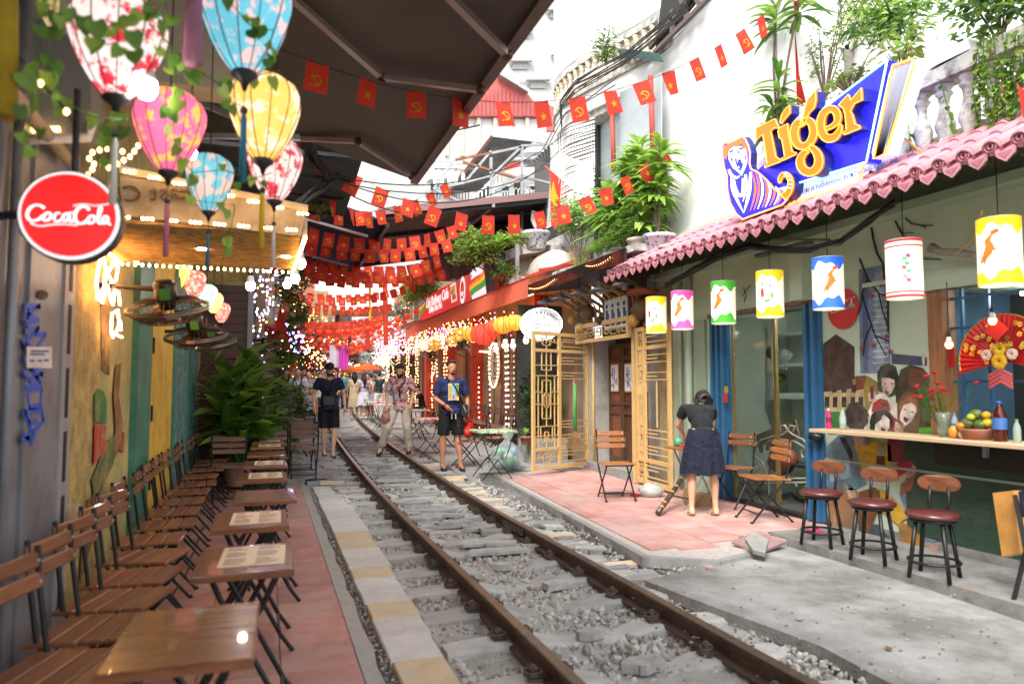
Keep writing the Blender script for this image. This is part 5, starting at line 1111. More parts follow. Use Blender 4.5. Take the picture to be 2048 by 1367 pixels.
for k in range(11):
 y = 9.35+k*.16; MB().tube([(DX-.3, y, 2.52), (DX-.3, y, 2.66), (DX-.34, y-.06, 2.76), (DX-.42, y-.13, 2.82), (DX-.5, y-.2, 2.83)], [.03, .022, .014, .01, .006], 7).build('horn', M('brass_horn', (.55, .33, .10), .35, .3, var=.2), oc, True)
pc = AX(1234, 625, 5.05); t = thing('blue_figure_picture', 'white picture board with blue figures hanging above the wooden door', 'picture', pc)
g = MB(); g.box(-.02, 0, -.42, .42, -.27, .27).mat(1).box(-.024, -.02, -.38, .38, -.23, .23).mat(2)
for k in range(4):
 y = -.28+k*.19; g.box(-.03, -.024, y-.03, y+.03, -.17, .06).box(-.03, -.024, y-.07, y-.045, -.17, .0).box(-.0305, -.0245, y-.07, y+.05, -.19, -.165); g.disc((-.03, y, .12), .035, (-1, 0, 0), 10, .004)
g.build('board', [M('board_brown', (.1, .06, .03), .6), flat('cfd3cc', .6), flat('26406e', .5)], t)
for i, (px, py, r, c, n, l) in enumerate([(1175, 625, .12, '6a5236', 'clay_jar', 'round brown clay jar hung under the black roof left of the picture'), (1285, 615, .16, '5c4630', 'wicker_basket', 'big round wicker basket hung beside the blue figure picture'), (1160, 655, .08, 'c8a060', 'glass_lamp', 'small amber glass lantern above the lattice gate'), (1268, 640, .09, 'c09850', 'glass_lamp', 'brass and glass lantern under the wicker basket'), (1200, 640, .07, '4a3a2a', 'gourd', 'dark gourd hung between the brass horns and the picture'), (1298, 650, .08, '7a3a1a', 'paper_lantern', 'reddish small lantern at the corner of the green shop'), (1145, 640, .08, 'b08a50', 'straw_bundle', 'straw bundle hung over the first gate')]):
 p = AX(px, py, 5.0); t = thing(n, l, n.replace('_', ' '), p)
 MB().lathe((0, 0, 0), [(r*.3, -r), (r*.9, -r*.5), (r, 0), (r*.7, r*.7), (r*.3, r)], 12).build('body', flat(c, .6, 1, .3, sc=25), t, True); MB().tube([(0, 0, r), (0, 0, r+.35)], .004, 4).build('cord', m_wire, t)
t = thing('wicker_tray', 'flat reddish wicker tray with fringe hung above the yellow lantern', 'tray', AX(1285, 588, 4.9)); MB().lathe((0, 0, 0), [(.2, 0), (.24, .05), (.2, .02)], 16).build('tray', flat('8a4020', .7), t, True)
MB().tube([(0, 0, .05), (0, 0, .3)], .004, 4).build('cord', m_wire, t)
string('string_lights', 'tiny glowing beads imitating warm lights reflected along the glossy black fascia over the gates', [arc([V((4.38, 11.8, 3.2)), V((4.38, 10.6, 3.2))], .06, 8), arc([V((4.38, 9.4, 3.22)), V((4.38, 8.6, 3.22))], .05, 8)], .07, [m_bulb], .006)  # reflections in the fascia modelled as small glowing beads
string('string_lights', 'tiny violet and warm lights hidden among the decorations above the door', [[V((5.2, 11, 2.9)), V((5.3, 10, 2.75)), V((5.2, 9.3, 2.9)), V((5.3, 9.1, 2.6))]], .16, [m_bulb, m_pink, m_blue], .008, jit=.1)
m_shade = M('grey_enamel', (.16, .17, .19), .35, .3, var=.08)
for k, (px, py) in enumerate([(1092, 603), (1122, 596), (1159, 586), (1201, 578), (1247, 568)]):
 p = AX(px, py, 4.62); t = thing('pendant_lamp', ['small grey dish pendant nearest the oval cafe sign', 'second grey dish pendant from the oval cafe sign', 'middle grey dish pendant of the five over the gates', 'grey dish pendant before the blue figure picture', 'largest grey dish pendant beside the pink tiled eave'][k], 'lamp', p, 0, 'grey dish pendants under the black roof')
 MB().lathe((0, 0, 0), [(.17, -.025), (.14, .0), (.07, .03), (.03, .05), (.025, .08)], 22, False).lathe((0, 0, 0), [(.165, -.028), (.135, -.004), (.03, .03)], 22, False).build('shade', m_shade, t, True)
 MB().sph((0, 0, -.05), (.022, .022, .035), 8, 6).build('bulb', M('amber_bulb', (.5, .4, .25), .1, transp=.3), t, True); MB().tube([(0, 0, .07), (0, 0, .35)], .005, 4).build('cord', m_wire, t)
def gate(label, o, u, w, h, split, n1=True, flip=False):
 t = thing('lattice_gate', label, 'gate', o, 0, 'yellow lattice gates of the wooden door shop'); z = V((0, 0, 1)); O = V((0, 0, 0)); u = V(u).normalized(); nn_ = u.cross(z)
 def bar_(a, b, wd=.055, d=.04, nm='frame_bar'):
  g = MB(); seg(g, O, u, z, [a, b], wd, d); g.build(nm, m_yw, t)
 e = .03
 bar_((e, e), (e, h-e)); bar_((w-e, e), (w-e, h-e)); bar_((e+.06, h-e), (w-e-.06, h-e)); bar_((e+.06, e), (w-e-.06, e))
 bar_((split, e+.06), (split, h-e-.06), .06, .038);
 for zz in (.33, h-.30): bar_((e+.06, zz), (split-.06, zz), .05, .036); bar_((split+.06, zz), (w-e-.06, zz), .05, .036)
 g = MB(); s_ = lambda p, ww=.015: seg(g, O, u, z, p, ww, .018)
 x0, x1 = .06, split-.03; y0, y1 = .355, h-.325; W_ = x1-x0; H_ = y1-y0
 P_ = lambda a, b: (x0+a*W_, y0+b*H_)
 L_ = [[(0, .86), (1, .86)], [(0, .75), (1, .75)], [(.15, 0), (.15, .75)], [(.85, 0), (.85, .75)], [(.32, .3), (.32, .7), (.68, .7), (.68, .3), (.32, .3)], [(.5, .7), (.5, 1)], [(.3, 1), (.3, .81), (.7, .81), (.7, 1)], [(.5, 0), (.5, .12)], [(0, .12), (1, .12)], [(0, .22), (1, .22)], [(.25, .22), (.25, .06), (.42, .06), (.42, .16), (.58, .16), (.58, .06), (.75, .06), (.75, .22)], [(0, .45), (.32, .45)], [(.68, .45), (1, .45)], [(0, .58), (.32, .58)], [(.68, .58), (1, .58)], [(.5, .22), (.5, .40)], [(.5, .58), (.5, .7)]]
 for p in L_: s_([P_(*q) for q in p])
 cc = P_(.5, .49); s_([(cc[0]+.075*cos(k*pi/8), cc[1]+.12*sin(k*pi/8)) for k in range(17)], .012)
 for dz in (-.07, -.035, 0, .035, .07): s_([(cc[0]-.05, cc[1]+dz), (cc[0]+.05, cc[1]+dz)], .012)
 s_([(cc[0], cc[1]-.09), (cc[0], cc[1]+.09)], .012)
 for (ya, yb) in ((.06, .31), (h-.275, h-.06)):
  m = (ya+yb)/2
  s_([(x0, m), (x0+.08, m), (x0+.08, yb-.05), (x0+.16, yb-.05), (x0+.16, m+.01), (x0+.12, m+.01)], .014); s_([(x1, m), (x1-.08, m), (x1-.08, yb-.05), (x1-.16, yb-.05), (x1-.16, m+.01), (x1-.12, m+.01)], .014)
  c_ = (x0+x1)/2; s_([(c_, yb), (c_, yb-.06), (c_-.08, yb-.06), (c_-.08, ya+.06), (c_+.08, ya+.06), (c_+.08, m+.03), (c_, m+.03), (c_, m-.01)], .014); s_([(c_, ya), (c_, ya+.06)], .014); s_([(x0+.16, m-.02), (c_-.08, m-.02)], .014); s_([(c_+.08, m-.02), (x1-.16, m-.02)], .014)
 a0, a1 = split+.03, w-.06; cm = (a0+a1)/2; wd = a1-a0
 for (ya, yb) in ((.06, .31), (h-.275, h-.06)): s_([(a0, yb-.05), (a1-.03, yb-.05), (a1-.03, ya+.05), (a0+.03, ya+.05), (a0+.03, (ya+yb)/2+.02), (cm, (ya+yb)/2+.02)], .014)
 for f, k in ((y0+.05*H_, 1), (y0+.72*H_, 1), (y0+.88*H_, -1), (y0+.2*H_, -1)):
  s_([(a0, f), (a1-.02, f), (a1-.02, f+.1), (a0+.02, f+.1), (a0+.02, f+.05), (cm, f+.05)], .014)
 s_([(cm, y0+.3*H_), (cm, y0+.70*H_)], .013); s_([(a1-.015, y0), (a1-.015, y1)], .011); s_([(a0+.012, y0), (a0+.012, y1)], .011)
 g.build('lattice', m_yw, t)
 return t
ga = AG(1064, 942, .09); gb = V((5.17, 11.02, .09)); gu = (gb-ga);
g1 = gate('yellow lattice gate folded out towards the track with the broom on it', ga, (gu.x, gu.y, 0), sqrt(gu.x**2+gu.y**2), 2.2, .62)
MB().tube([(gb.x-ga.x+.07, gb.y-ga.y-.02, -.08), (gb.x-ga.x+.07, gb.y-ga.y-.02, 2.25)], .035, 10).build('post', m_yw, g1, True)
ha = AX(1276, 975, 5.05); ha.z = .1; hb = AX(1344, 985, 4.98); hu = V((hb.x-ha.x, hb.y-ha.y, 0))
gate('yellow lattice gate standing open against the wall behind the lone chair', ha, hu, hu.length, 2.2, .26)
o = MB().box(-.03, .0, -.04, .04, 0, 2.3).build('gate_post', m_yw, None, loc=(DX-.3, 9.33, .06)); tag(o, 'plain yellow wooden post between the carved door and the second gate', 'post')
b0 = AY(1150, 768, 10.6); b1 = AY(1150, 860, 10.55); t = thing('broom', 'straw broom with bright green handle hanging on the lattice gate', 'broom', b0)
MB().tube([(0, 0, 0), (0, 0, -.35), b1-b0], [.024, .024, .03], 10).build('handle', flat('2c8a45', .5), t, True)
g = MB(); rr = random.Random(9)
for k in range(150): a = rr.uniform(-1, 1); q = b1-b0; g.tube([q+V((a*.01, 0, .02)), q+V((a*.10+.01, rr.uniform(-.03, .03), -.14)), q+V((a*.19+.03, rr.uniform(-.05, .05), -.30-.03*rr.random()+abs(a)*.04))], .003, 3, False)
g.build('bristles', M('straw', (.30, .19, .08), .8, var=.3, sc=30), t, kind='stuff')
oc_ = AX(1083, 648, 4.6); t = thing('oval_sign', 'white oval OLD RAILWAY CAFE sign edged with tiny lights', 'sign', oc_)
nrm = V((-.55, -.83, 0)); xa = V((.83, -.55, 0)); fm = frame((0, 0, 0), xa, (0, 0, 1)); wv = .36; hv = .265
g = MB(); g.T = fm; g.prism([V((wv*cos(a), hv*sin(a), 0)) for a in [2*pi*k/40 for k in range(40)]], (0, 0, .05)); g.build('board', M('oval_white', (.7, .7, .68), .5, emis=(1, 1, 1), es=.12), t)
g = MB(); g.T = fm; g.tube([V((wv*cos(a), hv*sin(a), .03)) for a in [2*pi*k/40 for k in range(41)]], .014, 6); g.build('rim', flat('505058'), t)
g = MB(); g.T = fm
for k in range(60): a = 2*pi*k/60; g.sph((wv*1.05*cos(a), hv*1.07*sin(a), .04), .009, 5, 4)
g.build('bulbs', glow('cold_bulb', (.8, .85, 1), 10), t, kind='stuff')
dk = flat('2c2c2e', .6)
for i, chh in enumerate("OLD RAILWAY"):
 if chh == ' ': continue
 a = radians(158-i*13.6); px_, py_ = .285*cos(a), .20*sin(a); tt = Matrix.Translation((px_, py_, .053)) @ Matrix.Rotation((a-pi/2)*.75, 4, 'Z')
 text(chh, .075, dk, fm @ tt, .001, t, bold=.001)
text("CAFE", .055, dk, fm @ Matrix.Translation((.08, -.02, .053)), .001, t, spacing=1.3); text("5E ĐIỆN BIÊN PHỦ, HN", .036, dk, fm @ Matrix.Translation((0, -.15, .053)), .001, t, bold=.001)
g = MB(); g.T = fm
for p in [[(-.04, .13), (-.02, .10), (.05, .1), (.07, .13), (.04, .14)], [(-.10, .03), (-.08, .06), (-.04, .05), (-.01, .08), (.02, .06)], [(-.12, -.03), (-.08, .0), (-.03, -.02), (-.05, -.06), (-.1, -.07), (-.12, -.03)], [(-.09, .02), (-.07, -.01), (-.05, .03)], [(-.01, .0), (.02, -.02)]]: g.tube([V((a, b, .054)) for a, b in p], .005, 4)
g.build('emblem', dk, t)
MB().tube([(0, 0, hv), (0, 0, .5)], .012, 6).build('hanger', m_frame, t)
# potted plants by the gate and garbage bag
bush('potted_shrub', 'leafy green shrub in a pot growing behind the first lattice gate', (4.75, 12.3, 1.25), (.55, .5, .65), 520, .13, .05, (0, 0, 1), (4.9, 12.3, .45), 'shrub', .2, 21)
o = MB().box(4.45, 5.2, 12.0, 12.6, 0, .5).build('planter_box', m_conc2); tag(o, 'grey concrete planter box behind the lattice gate', 'planter')
t = thing('terracotta_pot', 'small terracotta pot with long curling leaves beside the gate', 'plant', (0, 0, 0)); p = AY(1052, 872, 11.9); potmesh(t, p, .11); g = MB(); rosette(g, random.Random(3), p, 9, .32, .06, (1, 2), .4, .5); g.build('foliage', LEAVES, t)
p = AG(1014, 938, .0); t = thing('garbage_bag', 'tied see-through plastic bag full of green and blue rubbish', 'bag', p)
mb = MB()
for i, (r, z) in enumerate([(.16, 0), (.25, .05), (.28, .13), (.27, .22), (.23, .31), (.17, .38), (.10, .44), (.045, .50), (.08, .56), (.12, .62)]):
 for k in range(36): u = 2*pi*k/36; q = r*(1+.10*sin(u*7+z*9)+.07*sin(u*13-z*20)+.5*noise.noise(V((cos(u)*1.6, sin(u)*1.6, z*7)))); mb.v.append((q*cos(u), q*sin(u), z+.03*noise.noise(V((u, z*9, 1)))))
for i in range(9):
 for k in range(36): mb.f.append((i*36+k, i*36+(k+1) % 36, (i+1)*36+(k+1) % 36, (i+1)*36+k)); mb.mi.append(0)
mb.build('bag', M('thin_plastic', (.62, .66, .66), .15, trans=.3, transp=.62), t, True)
rr = random.Random(5)
for k, c in enumerate(['4aa078', '3a90a8', '58b080', '3f7fc0', 'c8c8c0', '3a9a70', '8a4a3a', '60b090', '2f7a90', '70a890']):
 mb = MB().sph((0, 0, 0), (.09, .09, .08), 8, 6); mb.v = [tuple(V(v)*(1+.5*noise.noise(V(v)*15+V((k, 0, 0))))) for v in mb.v]; mb.build('rubbish', flat(c, .4), t, True, loc=(rr.uniform(-.14, .14), rr.uniform(-.12, .12), rr.uniform(.09, .32)))
g = MB()
for s in (-1, 1): g.tube([(s*.03, 0, .55), (s*.09, .02, .66), (s*.05, 0, .74), (0, 0, .6)], .02, 6)
g.build('handles', MATS['thin_plastic'], t, True)
# red cafe with long awning
rc = thing('red_cafe', 'red fronted railway cafe with sloping coral awning and wood panelled wall', 'shop')
m_redp = M('red_paint', (.50, .045, .02), .5, var=.1, sc=4, dirt=(.4, .04, .02), dsc=3); m_aw = M('coral_awning', (.62, .15, .09), .7, var=.06, sc=2, trans=.35); m_wd2 = M('light_wood_board', (.33, .25, .17), .7, var=.2, sc=3, stretch=(5, 5, 1.2))
RX = 5.35
MB().box(RX, RX+.3, 11.9, 26, -.05, 4.0).build('wall', M('cafe_wall', (.30, .20, .12), .8, var=.2, sc=4), rc)
for y in (13.3, 17.9, 20.8, 23.6): MB().box(RX-.3, RX, y, y+.28, 0, 3.3).build('pillar', m_redp, rc)
MB().box(RX-.9, RX, 12.6, 12.66, 0, 3.0).build('screen', m_dark, rc)
for y in (13.7, 14.4, 16.1, 16.9): MB().box(RX-.06, RX-.02, y, y+.62, .1, 2.9).build('board', m_wd2, rc)
for y in (15.05, 15.6): MB().box(RX-.05, RX-.02, y, y+.5, .2, 2.6).build('window', M('dim_window', (.16, .2, .2), .1, var=.3, sc=3), rc)
for y in (15.02, 15.55, 16.08, 18.6, 19.3): MB().box(RX-.1, RX-.05, y, y+.06, .1, 2.7).build('window_frame', M('red_wood', (.22, .05, .03), .5), rc)
for y in (18.4, 19.1, 21.3, 22.2, 24.2, 24.9): MB().box(RX-.06, RX-.02, y, y+.58, .1, 2.8).build('board', flat(['4a1a14', '8a5a34', '5a1712', '7a4a2a'][int(y) % 4], .6), rc)
MB().box(RX-.08, RX-.03, 13.75, 14.5, 0, 2.9).build('curtain', m_wd2, rc)
def awning(t, ya, yb, xa, za, xb, zb, val, mat, n=40):
 MB().add([(xb, ya, zb), (xa, ya, za), (xa, yb, za), (xb, yb, zb), (xb, ya, zb+.01), (xa, ya, za+.01), (xa, yb, za+.01), (xb, yb, zb+.01)], [(0, 3, 2, 1), (4, 5, 6, 7)]).build('fabric', mat, t)
 g = MB(); d = (yb-ya)/n
 for k in range(n): y = ya+k*d; g.add([(xa-.003, y, za), (xa-.003, y+d, za), (xa-.02, y+d, za-val), (xa-.03, y+d/2, za-val-.035), (xa-.02, y, za-val)], [(0, 1, 2, 3, 4)])
 g.build('valance', mat, t)
awning(rc, 11.9, 24.0, 4.42, 3.42, 5.3, 3.75, .35, m_aw, 70)
MB().bar((4.42, 11.9, 3.43), (4.42, 24, 3.43), .03).build('awning_bar', m_redp, rc)
MB().bar((4.42, 11.92, 3.44), (5.3, 11.92, 3.76), .05).bar((4.5, 11.6, 3.5), (5.3, 11.6, 3.65), .06).build('awning_bar', m_redp, rc)
awf = thing('far_awning', 'paler coral awning of the next cafe beyond the long one', 'awning'); awning(awf, 24.2, 30, 4.3, 3.55, 5.4, 3.9, .34, M('pink_awning', (.55, .22, .17), .7, var=.06, trans=.3), 30)
sgn = thing('cafe_sign_box', 'long red Old Railway Cafe sign box above the coral awning', 'sign')
SX = 4.75
def SQ(pts, x=SX): return [AX(a, b, x) for a, b in pts]
m_sr = M('sign_box_red', (.60, .02, .025), .4, var=.05, emis=(.7, .03, .03), es=.25)
MB().prism(SQ([(838, 600), (937, 548), (944, 603), (843, 640)]), (.12, 0, 0)).build('red_panel', m_sr, sgn)
MB().prism(SQ([(938.5, 547), (967, 525), (972, 590), (945.5, 602)]), (.12, 0, 0)).build('brand_panel', m_sr, sgn)
MB().prism(SQ([(967.5, 523), (976, 527), (981, 585), (973, 590)]), (.1, 0, 0)).build('side', m_black, sgn)
def SP(col, pts, lay, nm='print'): MB().prism(SQ(pts, SX-.004-.002*lay), (.001, 0, 0)).build(nm, M('print_'+col, hexc(col), .4, emis=hexc(col), es=.25), sgn)
SP('f2c020', [(938.8, 572), (950, 562), (960, 556), (968, 546), (970, 556), (960, 566), (950, 572), (939, 582)], 1); SP('f08020', [(938.6, 570), (950, 560), (960, 553), (968, 542), (968.6, 548), (960, 559), (950, 565), (939, 575)], 2); SP('2e9a48', [(939.5, 582), (950, 573), (960, 567), (970, 557), (971, 570), (960, 578), (950, 584), (943, 592), (941, 596)], 1); SP('f0f0ee', [(943, 592), (950, 585), (960, 579), (971, 571), (973, 589), (945.6, 601.5)], 1)
SP('f2f2f0', [(941, 545), (965, 528), (966, 537), (942, 560)], 1); SP('3a90d0', [(942, 550), (964, 531), (965, 536), (943, 556)], 2)
text("Indomie", .3, m_signw, frame(AX(954, 543, SX-.02), (0, -1, .0), (0, 0, 1)), .002, sgn, shear=.2, bold=.012, sx=.9)
SP('2e9a48', [(839, 622), (846, 614), (850, 606), (852, 612), (847, 622), (840, 632)], 1); SP('f2c020', [(838.5, 617), (846, 609), (850, 602), (850, 606), (846, 614), (839, 622)], 2); SP('3a90d0', [(838.6, 604), (848, 599), (849, 603), (839, 610)], 2)
dv = (AX(937, 560, SX)-AX(840, 610, SX));
text("Old Railway Cafe", .42, m_signw, frame(AX(873, 598, SX-.02), (0, -1, 0), (0, 0, 1)), .003, sgn, bold=.012)
text("5E Điện Biên Phủ", .24, m_signw, frame(AX(870, 616, SX-.02), (0, -1, 0), (0, 0, 1)), .003, sgn, bold=.004)
SP('e8e4d8', [(900, 570), (911, 562), (914, 600), (903, 606)], 1); SP('e89030', [(901, 575), (910, 569), (911, 585), (902, 590)], 2); SP('5a9a3a', [(902, 582), (907, 579), (907, 588), (903, 590)], 3); SP('d84028', [(904, 590), (911, 586), (912, 597), (905, 601)], 3)
g = MB(); g.T = Matrix.Identity(4); cc = AX(925, 580, SX-.01)
g.prism([cc+V((0, -.26*cos(a), .36*sin(a))) for a in [2*pi*k/24 for k in range(24)]], (-.004, 0, 0)); g.mat(1).prism([cc+V((-.005, -.17*cos(a), .24*sin(a))) for a in [2*pi*k/24 for k in range(24)]], (-.004, 0, 0)); g.mat(0)
g.prism([cc+V((-.01, -.12*cos(a), .12*sin(a)-.04)) for a in [pi+pi*k/12 for k in range(13)]], (-.003, 0, 0)); g.build('emblem', [m_signw, m_sr], sgn)
ov = thing('oval_menu_board', 'tall pale oval menu board ringed with warm bulbs on the cafe wall', 'board'); oo = AX(989, 730, 5.18)
g = MB(); g.prism([oo+V((0, .33*cos(a), .47*sin(a))) for a in [2*pi*k/28 for k in range(28)]], (.04, 0, 0)); g.mat(1)
for k, s in enumerate([[(0, .3), (.02, .2), (-.02, .15)], [(-.04, .08), (.04, .05), (-.02, .0), (.03, -.05)], [(0, -.1), (-.04, -.15), (.04, -.18), (0, -.25)]]): g.tube([oo+V((-.01, -a*1.5, b)) for a, b in s], .012, 5)
g.build('board', [flat('c9c5ba', .6), dk], ov)
text("OLD RAILWAY", .06, dk, frame(oo+V((-.012, 0, -.32)), (0, -1, 0), (0, 0, 1)), .001, ov)
g = MB()
for k in range(34): a = 2*pi*k/34; g.sph(oo+V((-.03, .37*cos(a), .53*sin(a))), .02, 6, 4)
g.build('bulbs', glow('ring_bulb', (1, .6, .32), 4), ov, True, kind='stuff')
rx = RX-.12
lines = []
for px, y0, y1 in ((957, 695, 855), (979, 695, 850), (1011, 690, 860), (1016, 700, 870), (873, 720, 760), (843, 690, 700), (858, 720, 800)): lines.append([AX(px, y0, rx), AX(px+1, y1, rx)])
lines += [[AX(957, 845, rx), AX(980, 848, rx)], [AX(957, 702, rx), AX(979, 704, rx)], [AX(852, 720, rx), AX(857, 745, rx), AX(862, 757, rx), AX(868, 745, rx), AX(872, 720, rx)]]
string('string_lights', 'rows of warm bulbs framing the windows and pillars of the red cafe', lines, .13, [glow('ring_bulb', (1, .6, .32), 4)], .017)
string('string_lights', 'bright rows of bulbs along the underside of the coral awning', [[V((4.5, 12.2, 3.12+.02)), V((4.5, 24, 3.12))], [V((4.6, 12.2, 3.16)), V((4.6, 24, 3.16))], [V((4.75, 12.0, 3.2)), V((5.2, 12.0, 3.3))], [V((4.9, 12.4, 2.75)), V((4.9, 14.5, 2.72))], [V((4.7, 12.4, 2.68)), V((4.7, 14.5, 2.65))], [V((4.5, 12.3, 3.3)), V((4.5, 16, 3.3))]], .085, [m_bulb], .016)
string('string_lights', 'dense sparkling clusters of warm bulbs hanging below the cafe awning', [[V((4.7, 14.5, 2.75)), V((4.6, 17, 2.7)), V((4.7, 20, 2.75)), V((4.6, 24, 2.7))], [V((4.9, 14.5, 2.9)), V((4.9, 18, 2.85)), V((4.8, 24, 2.9))], [V((4.4, 16, 2.85)), V((4.4, 24, 2.85))]], .028, [m_bulb, m_bulb, m_bulb, m_pink, glow('white_string', (1, .6, .3), 3.5)], .011, False, jit=.22)
string('string_lights', 'pink and violet cluster of lights over the entrance beyond the cafe', [[V((4.35, 24, 3.0)), V((4.4, 27, 2.95)), V((4.6, 31, 3.0))]], .02, [m_pink, glow('pale_pink', (1, .35, .6), 3.5), m_bulb, glow('violet', (.6, .2, 1), 3)], .018, False, jit=.38)
string('string_lights', 'columns of warm lights hanging over the entrances beyond the cafe', [[V((4.9, y, 2.9)), V((4.9, y, .8))] for y in (24.3, 24.6, 26, 26.4, 28, 28.4, 20.4, 20.1, 22)], .10, [m_bulb], .018, jit=.02)
m_lan = {}
for i, (px, py, y, r, c, l) in enumerate([(968, 668, 14.2, .30, 'c23a28', 'widest red cloth lantern under the cafe awning'), (990, 655, 13.4, .22, 'd04028', 'dull red round lantern beside the orange one'), (1007, 650, 13, .22, 'e0802a', 'orange cloth lantern near the oval cafe sign'), (1030, 645, 12.6, .2, 'd8902a', 'amber lantern partly behind the oval cafe sign'), (944, 668, 15.4, .23, 'b07828', 'mustard lantern left of the widest red one'), (923, 672, 17, .26, 'c8902a', 'golden glowing lantern in the middle of the awning lights'), (905, 680, 18.5, .22, 'b88a40', 'small brass coloured lantern among the bulbs'), (870, 690, 20, .22, 'a87830', 'farthest brown lantern among the awning lights'), (848, 690, 21.5, .2, 'e8d0a0', 'pale square lantern glowing in the bulb cluster')]):
 p = AY(px, py, y); t = thing('cloth_lantern', l, 'lantern', p, 0, 'round lanterns under the coral awning'); cc = hexc(c)
 MB().lathe((0, 0, 0), [(r*.35, -r*.72), (r*.85, -r*.45), (r, 0), (r*.85, r*.45), (r*.35, r*.72)], 14).build('shade', M('lan_'+c, cc, .7, emis=cc, es=.6, var=.1), t, True)
 g = MB()
 for k in range(10): a = 2*pi*k/10; g.tube([(q*cos(a)*1.01, q*sin(a)*1.01, z) for q, z in [(r*.35, -r*.72), (r*.85, -r*.45), (r, 0), (r*.85, r*.45), (r*.35, r*.72)]], .006, 3, False)
 g.build('ribs', m_wire, t)
for k, (px, py, y) in enumerate([(992, 697, 13.2), (1009, 690, 13), (1012, 690, 12.7), (1026, 690, 12.4), (1052, 680, 12.0)]):
 bulb(['first of the white globe bulbs below the red lanterns', 'second white globe bulb below the orange lantern', 'third white globe bulb close to the second one', 'fourth white globe bulb nearer the oval sign', 'white globe bulb just under the oval sign'][k]+'', AY(px, py, y), .055, .4, M('dim_globe', (.7, .7, .65), .3, emis=(1, .85, .7), es=.6 if k in (0, 4) else 2.5))
c = AY(925, 690, 16); fan('black wire fan hanging under the cafe awning behind the smiling man', c, (.7, .3), .42, 0)
c = AY(862, 712, 19); fan('dark wall fan over the seated person in black', c, (.3, .3), .36, 0)
c = AX(781, 665, 4.35); t = thing('round_sign', 'small round red Coca-Cola sign on a post beyond the coral awning', 'sign', c)
MB().disc((0, 0, 0), .23, (0, -1, 0), 28, .06).build('rim', m_signw, t); MB().disc((0, -.004, 0), .205, (0, -1, 0), 28, .004).build('face', m_coke, t); script_logo(frame((0, -.01, 0), (1, 0, 0), (0, 0, 1)), .34, m_signw, t); MB().bar((.2, .03, 0), (1.0, .03, 0), .04).build('arm', m_frame, t)
cr0 = chair('dark folding chair first along the cafe wall', 2, M('brown_slat', (.16, .07, .05), .5, var=.2, sc=4, stretch=(14, 1.5, 14), rnd=.2), (4.95, 12.9, gz(12.9)), pi, 'brown folding chairs along the cafe wall')
cr0['label'] = 'brown folding chair nearest the red pillar behind the garbage bag'
k = 1
for y in [13.35, 13.8, 14.25, 14.7, 15.15, 15.65, 16.1, 16.6, 17.1, 17.6, 18.2, 18.8, 19.5, 20.2, 21, 21.8]:
 dup(cr0, (4.85+U(-.03, .03), y, gz(y)), pi+U(-.12, .12), ORD[min(k, 19)]+' brown folding chair along the cafe wall, counted from the red pillar'); k += 1
k = 0
m_cl = [M('green_floral', (.1, .3, .12), .5, col2=(.6, .55, .4), sc=9, pos=.5, wid=.05), M('red_floral', (.55, .04, .05), .5, col2=(.75, .7, .65), sc=9, pos=.5, wid=.05), M('pink_floral', (.6, .12, .18), .5, col2=(.7, .65, .6), sc=9, pos=.52, wid=.05)]
def rtable(label, p, mat, h=.74):
 t = thing('bistro_table', label, 'table', p, 0, 'small cafe tables with bright covers')
 MB().bev(-.3, .3, -.3, .3, h-.035, h, .012).build('cover', mat, t)
 for s in (-1, 1):
  for q in (-1, 1): MB().tube([(q*.26, s*.27, h-.04), (q*.13, s*.27, .32), (-q*.02+q*.02, s*.27, .3), (q*.24, s*.27, 0)], .009, 5).build('leg', m_frame, t)
 MB().tube([(-.24, -.27, .1), (.24, -.27, .1)], .007, 4).build('crossbar', m_frame, t)
for px, py, m_, l in [(985, 955, 0, 'table with green flowered cover behind the red bag of the smiling man'), (858, 912, 1, 'table with red flowered cover between the two walking men'), (830, 880, 0, 'table with green flowered cover at the elbow of the seated person'), (765, 860, 2, 'table with pink cover just left of the man in the floral shirt'), (752, 850, 1, 'table with red cover beside the group of girls'), (746, 842, 0, 'farthest table with green cover beside the group of girls')]:
 rtable(l, AG(px, py), m_cl[m_])
dd = chair('dark folding chair standing at the green table by the smiling man', 2, m_wood, AG(905, 935)+V((.25, 0, 0)), 0, 'dark folding chairs on the track side of the cafe tables')
for px, py, l in [(945, 925, 'dark folding chair between the smiling man and the green table'), (842, 895, 'dark folding chair behind the man in the floral shirt'), (800, 870, 'dark folding chair left of the seated person in black')]: dup(dd, AG(px, py)+V((.5, 0, 0)), U(-.3, .3), l)
# white walled house above the green shop
m_ww = M('white_render', (.84, .84, .82), .8, var=.03, sc=2, dirt=(.74, .73, .70), dsc=1.2)
m_old = M('stained_concrete', (.50, .48, .43), .85, var=.15, sc=6, dirt=(.06, .06, .05), dsc=7, bump=.5)
m_grill = M('iron_grille', (.10, .08, .07), .6, .4, var=.3)
wh = thing('white_house', 'white rendered house wall rising behind the tiger sign', 'house')
MB().prism([AX(*p, 5.62) for p in [(1322, 520), (1322, 106), (1425, -8), (1440, -120), (1545, -160), (1545, 470)]], (.2, 0, 0)).build('wall', m_ww, wh)
MB().box(6.5, 6.7, 1.5, 7.4, 3.3, 8).build('wall', m_ww, wh)
MB().box(5.62, 6.5, 6.55, 6.7, 3.3, 8).build('side_wall', m_ww, wh)
MB().box(5.3, 6.5, 1.5, 6.7, 3.28, 3.38).build('balcony_floor', m_old, wh)
MB().prism([AX(*p, 6.46) for p in [(1590, 60), (1703, 98), (1703, 195), (1590, 210)]], (.03, 0, 0)).build('window_pane', M('grey_pane', (.33, .35, .38), .3, var=.08), wh)
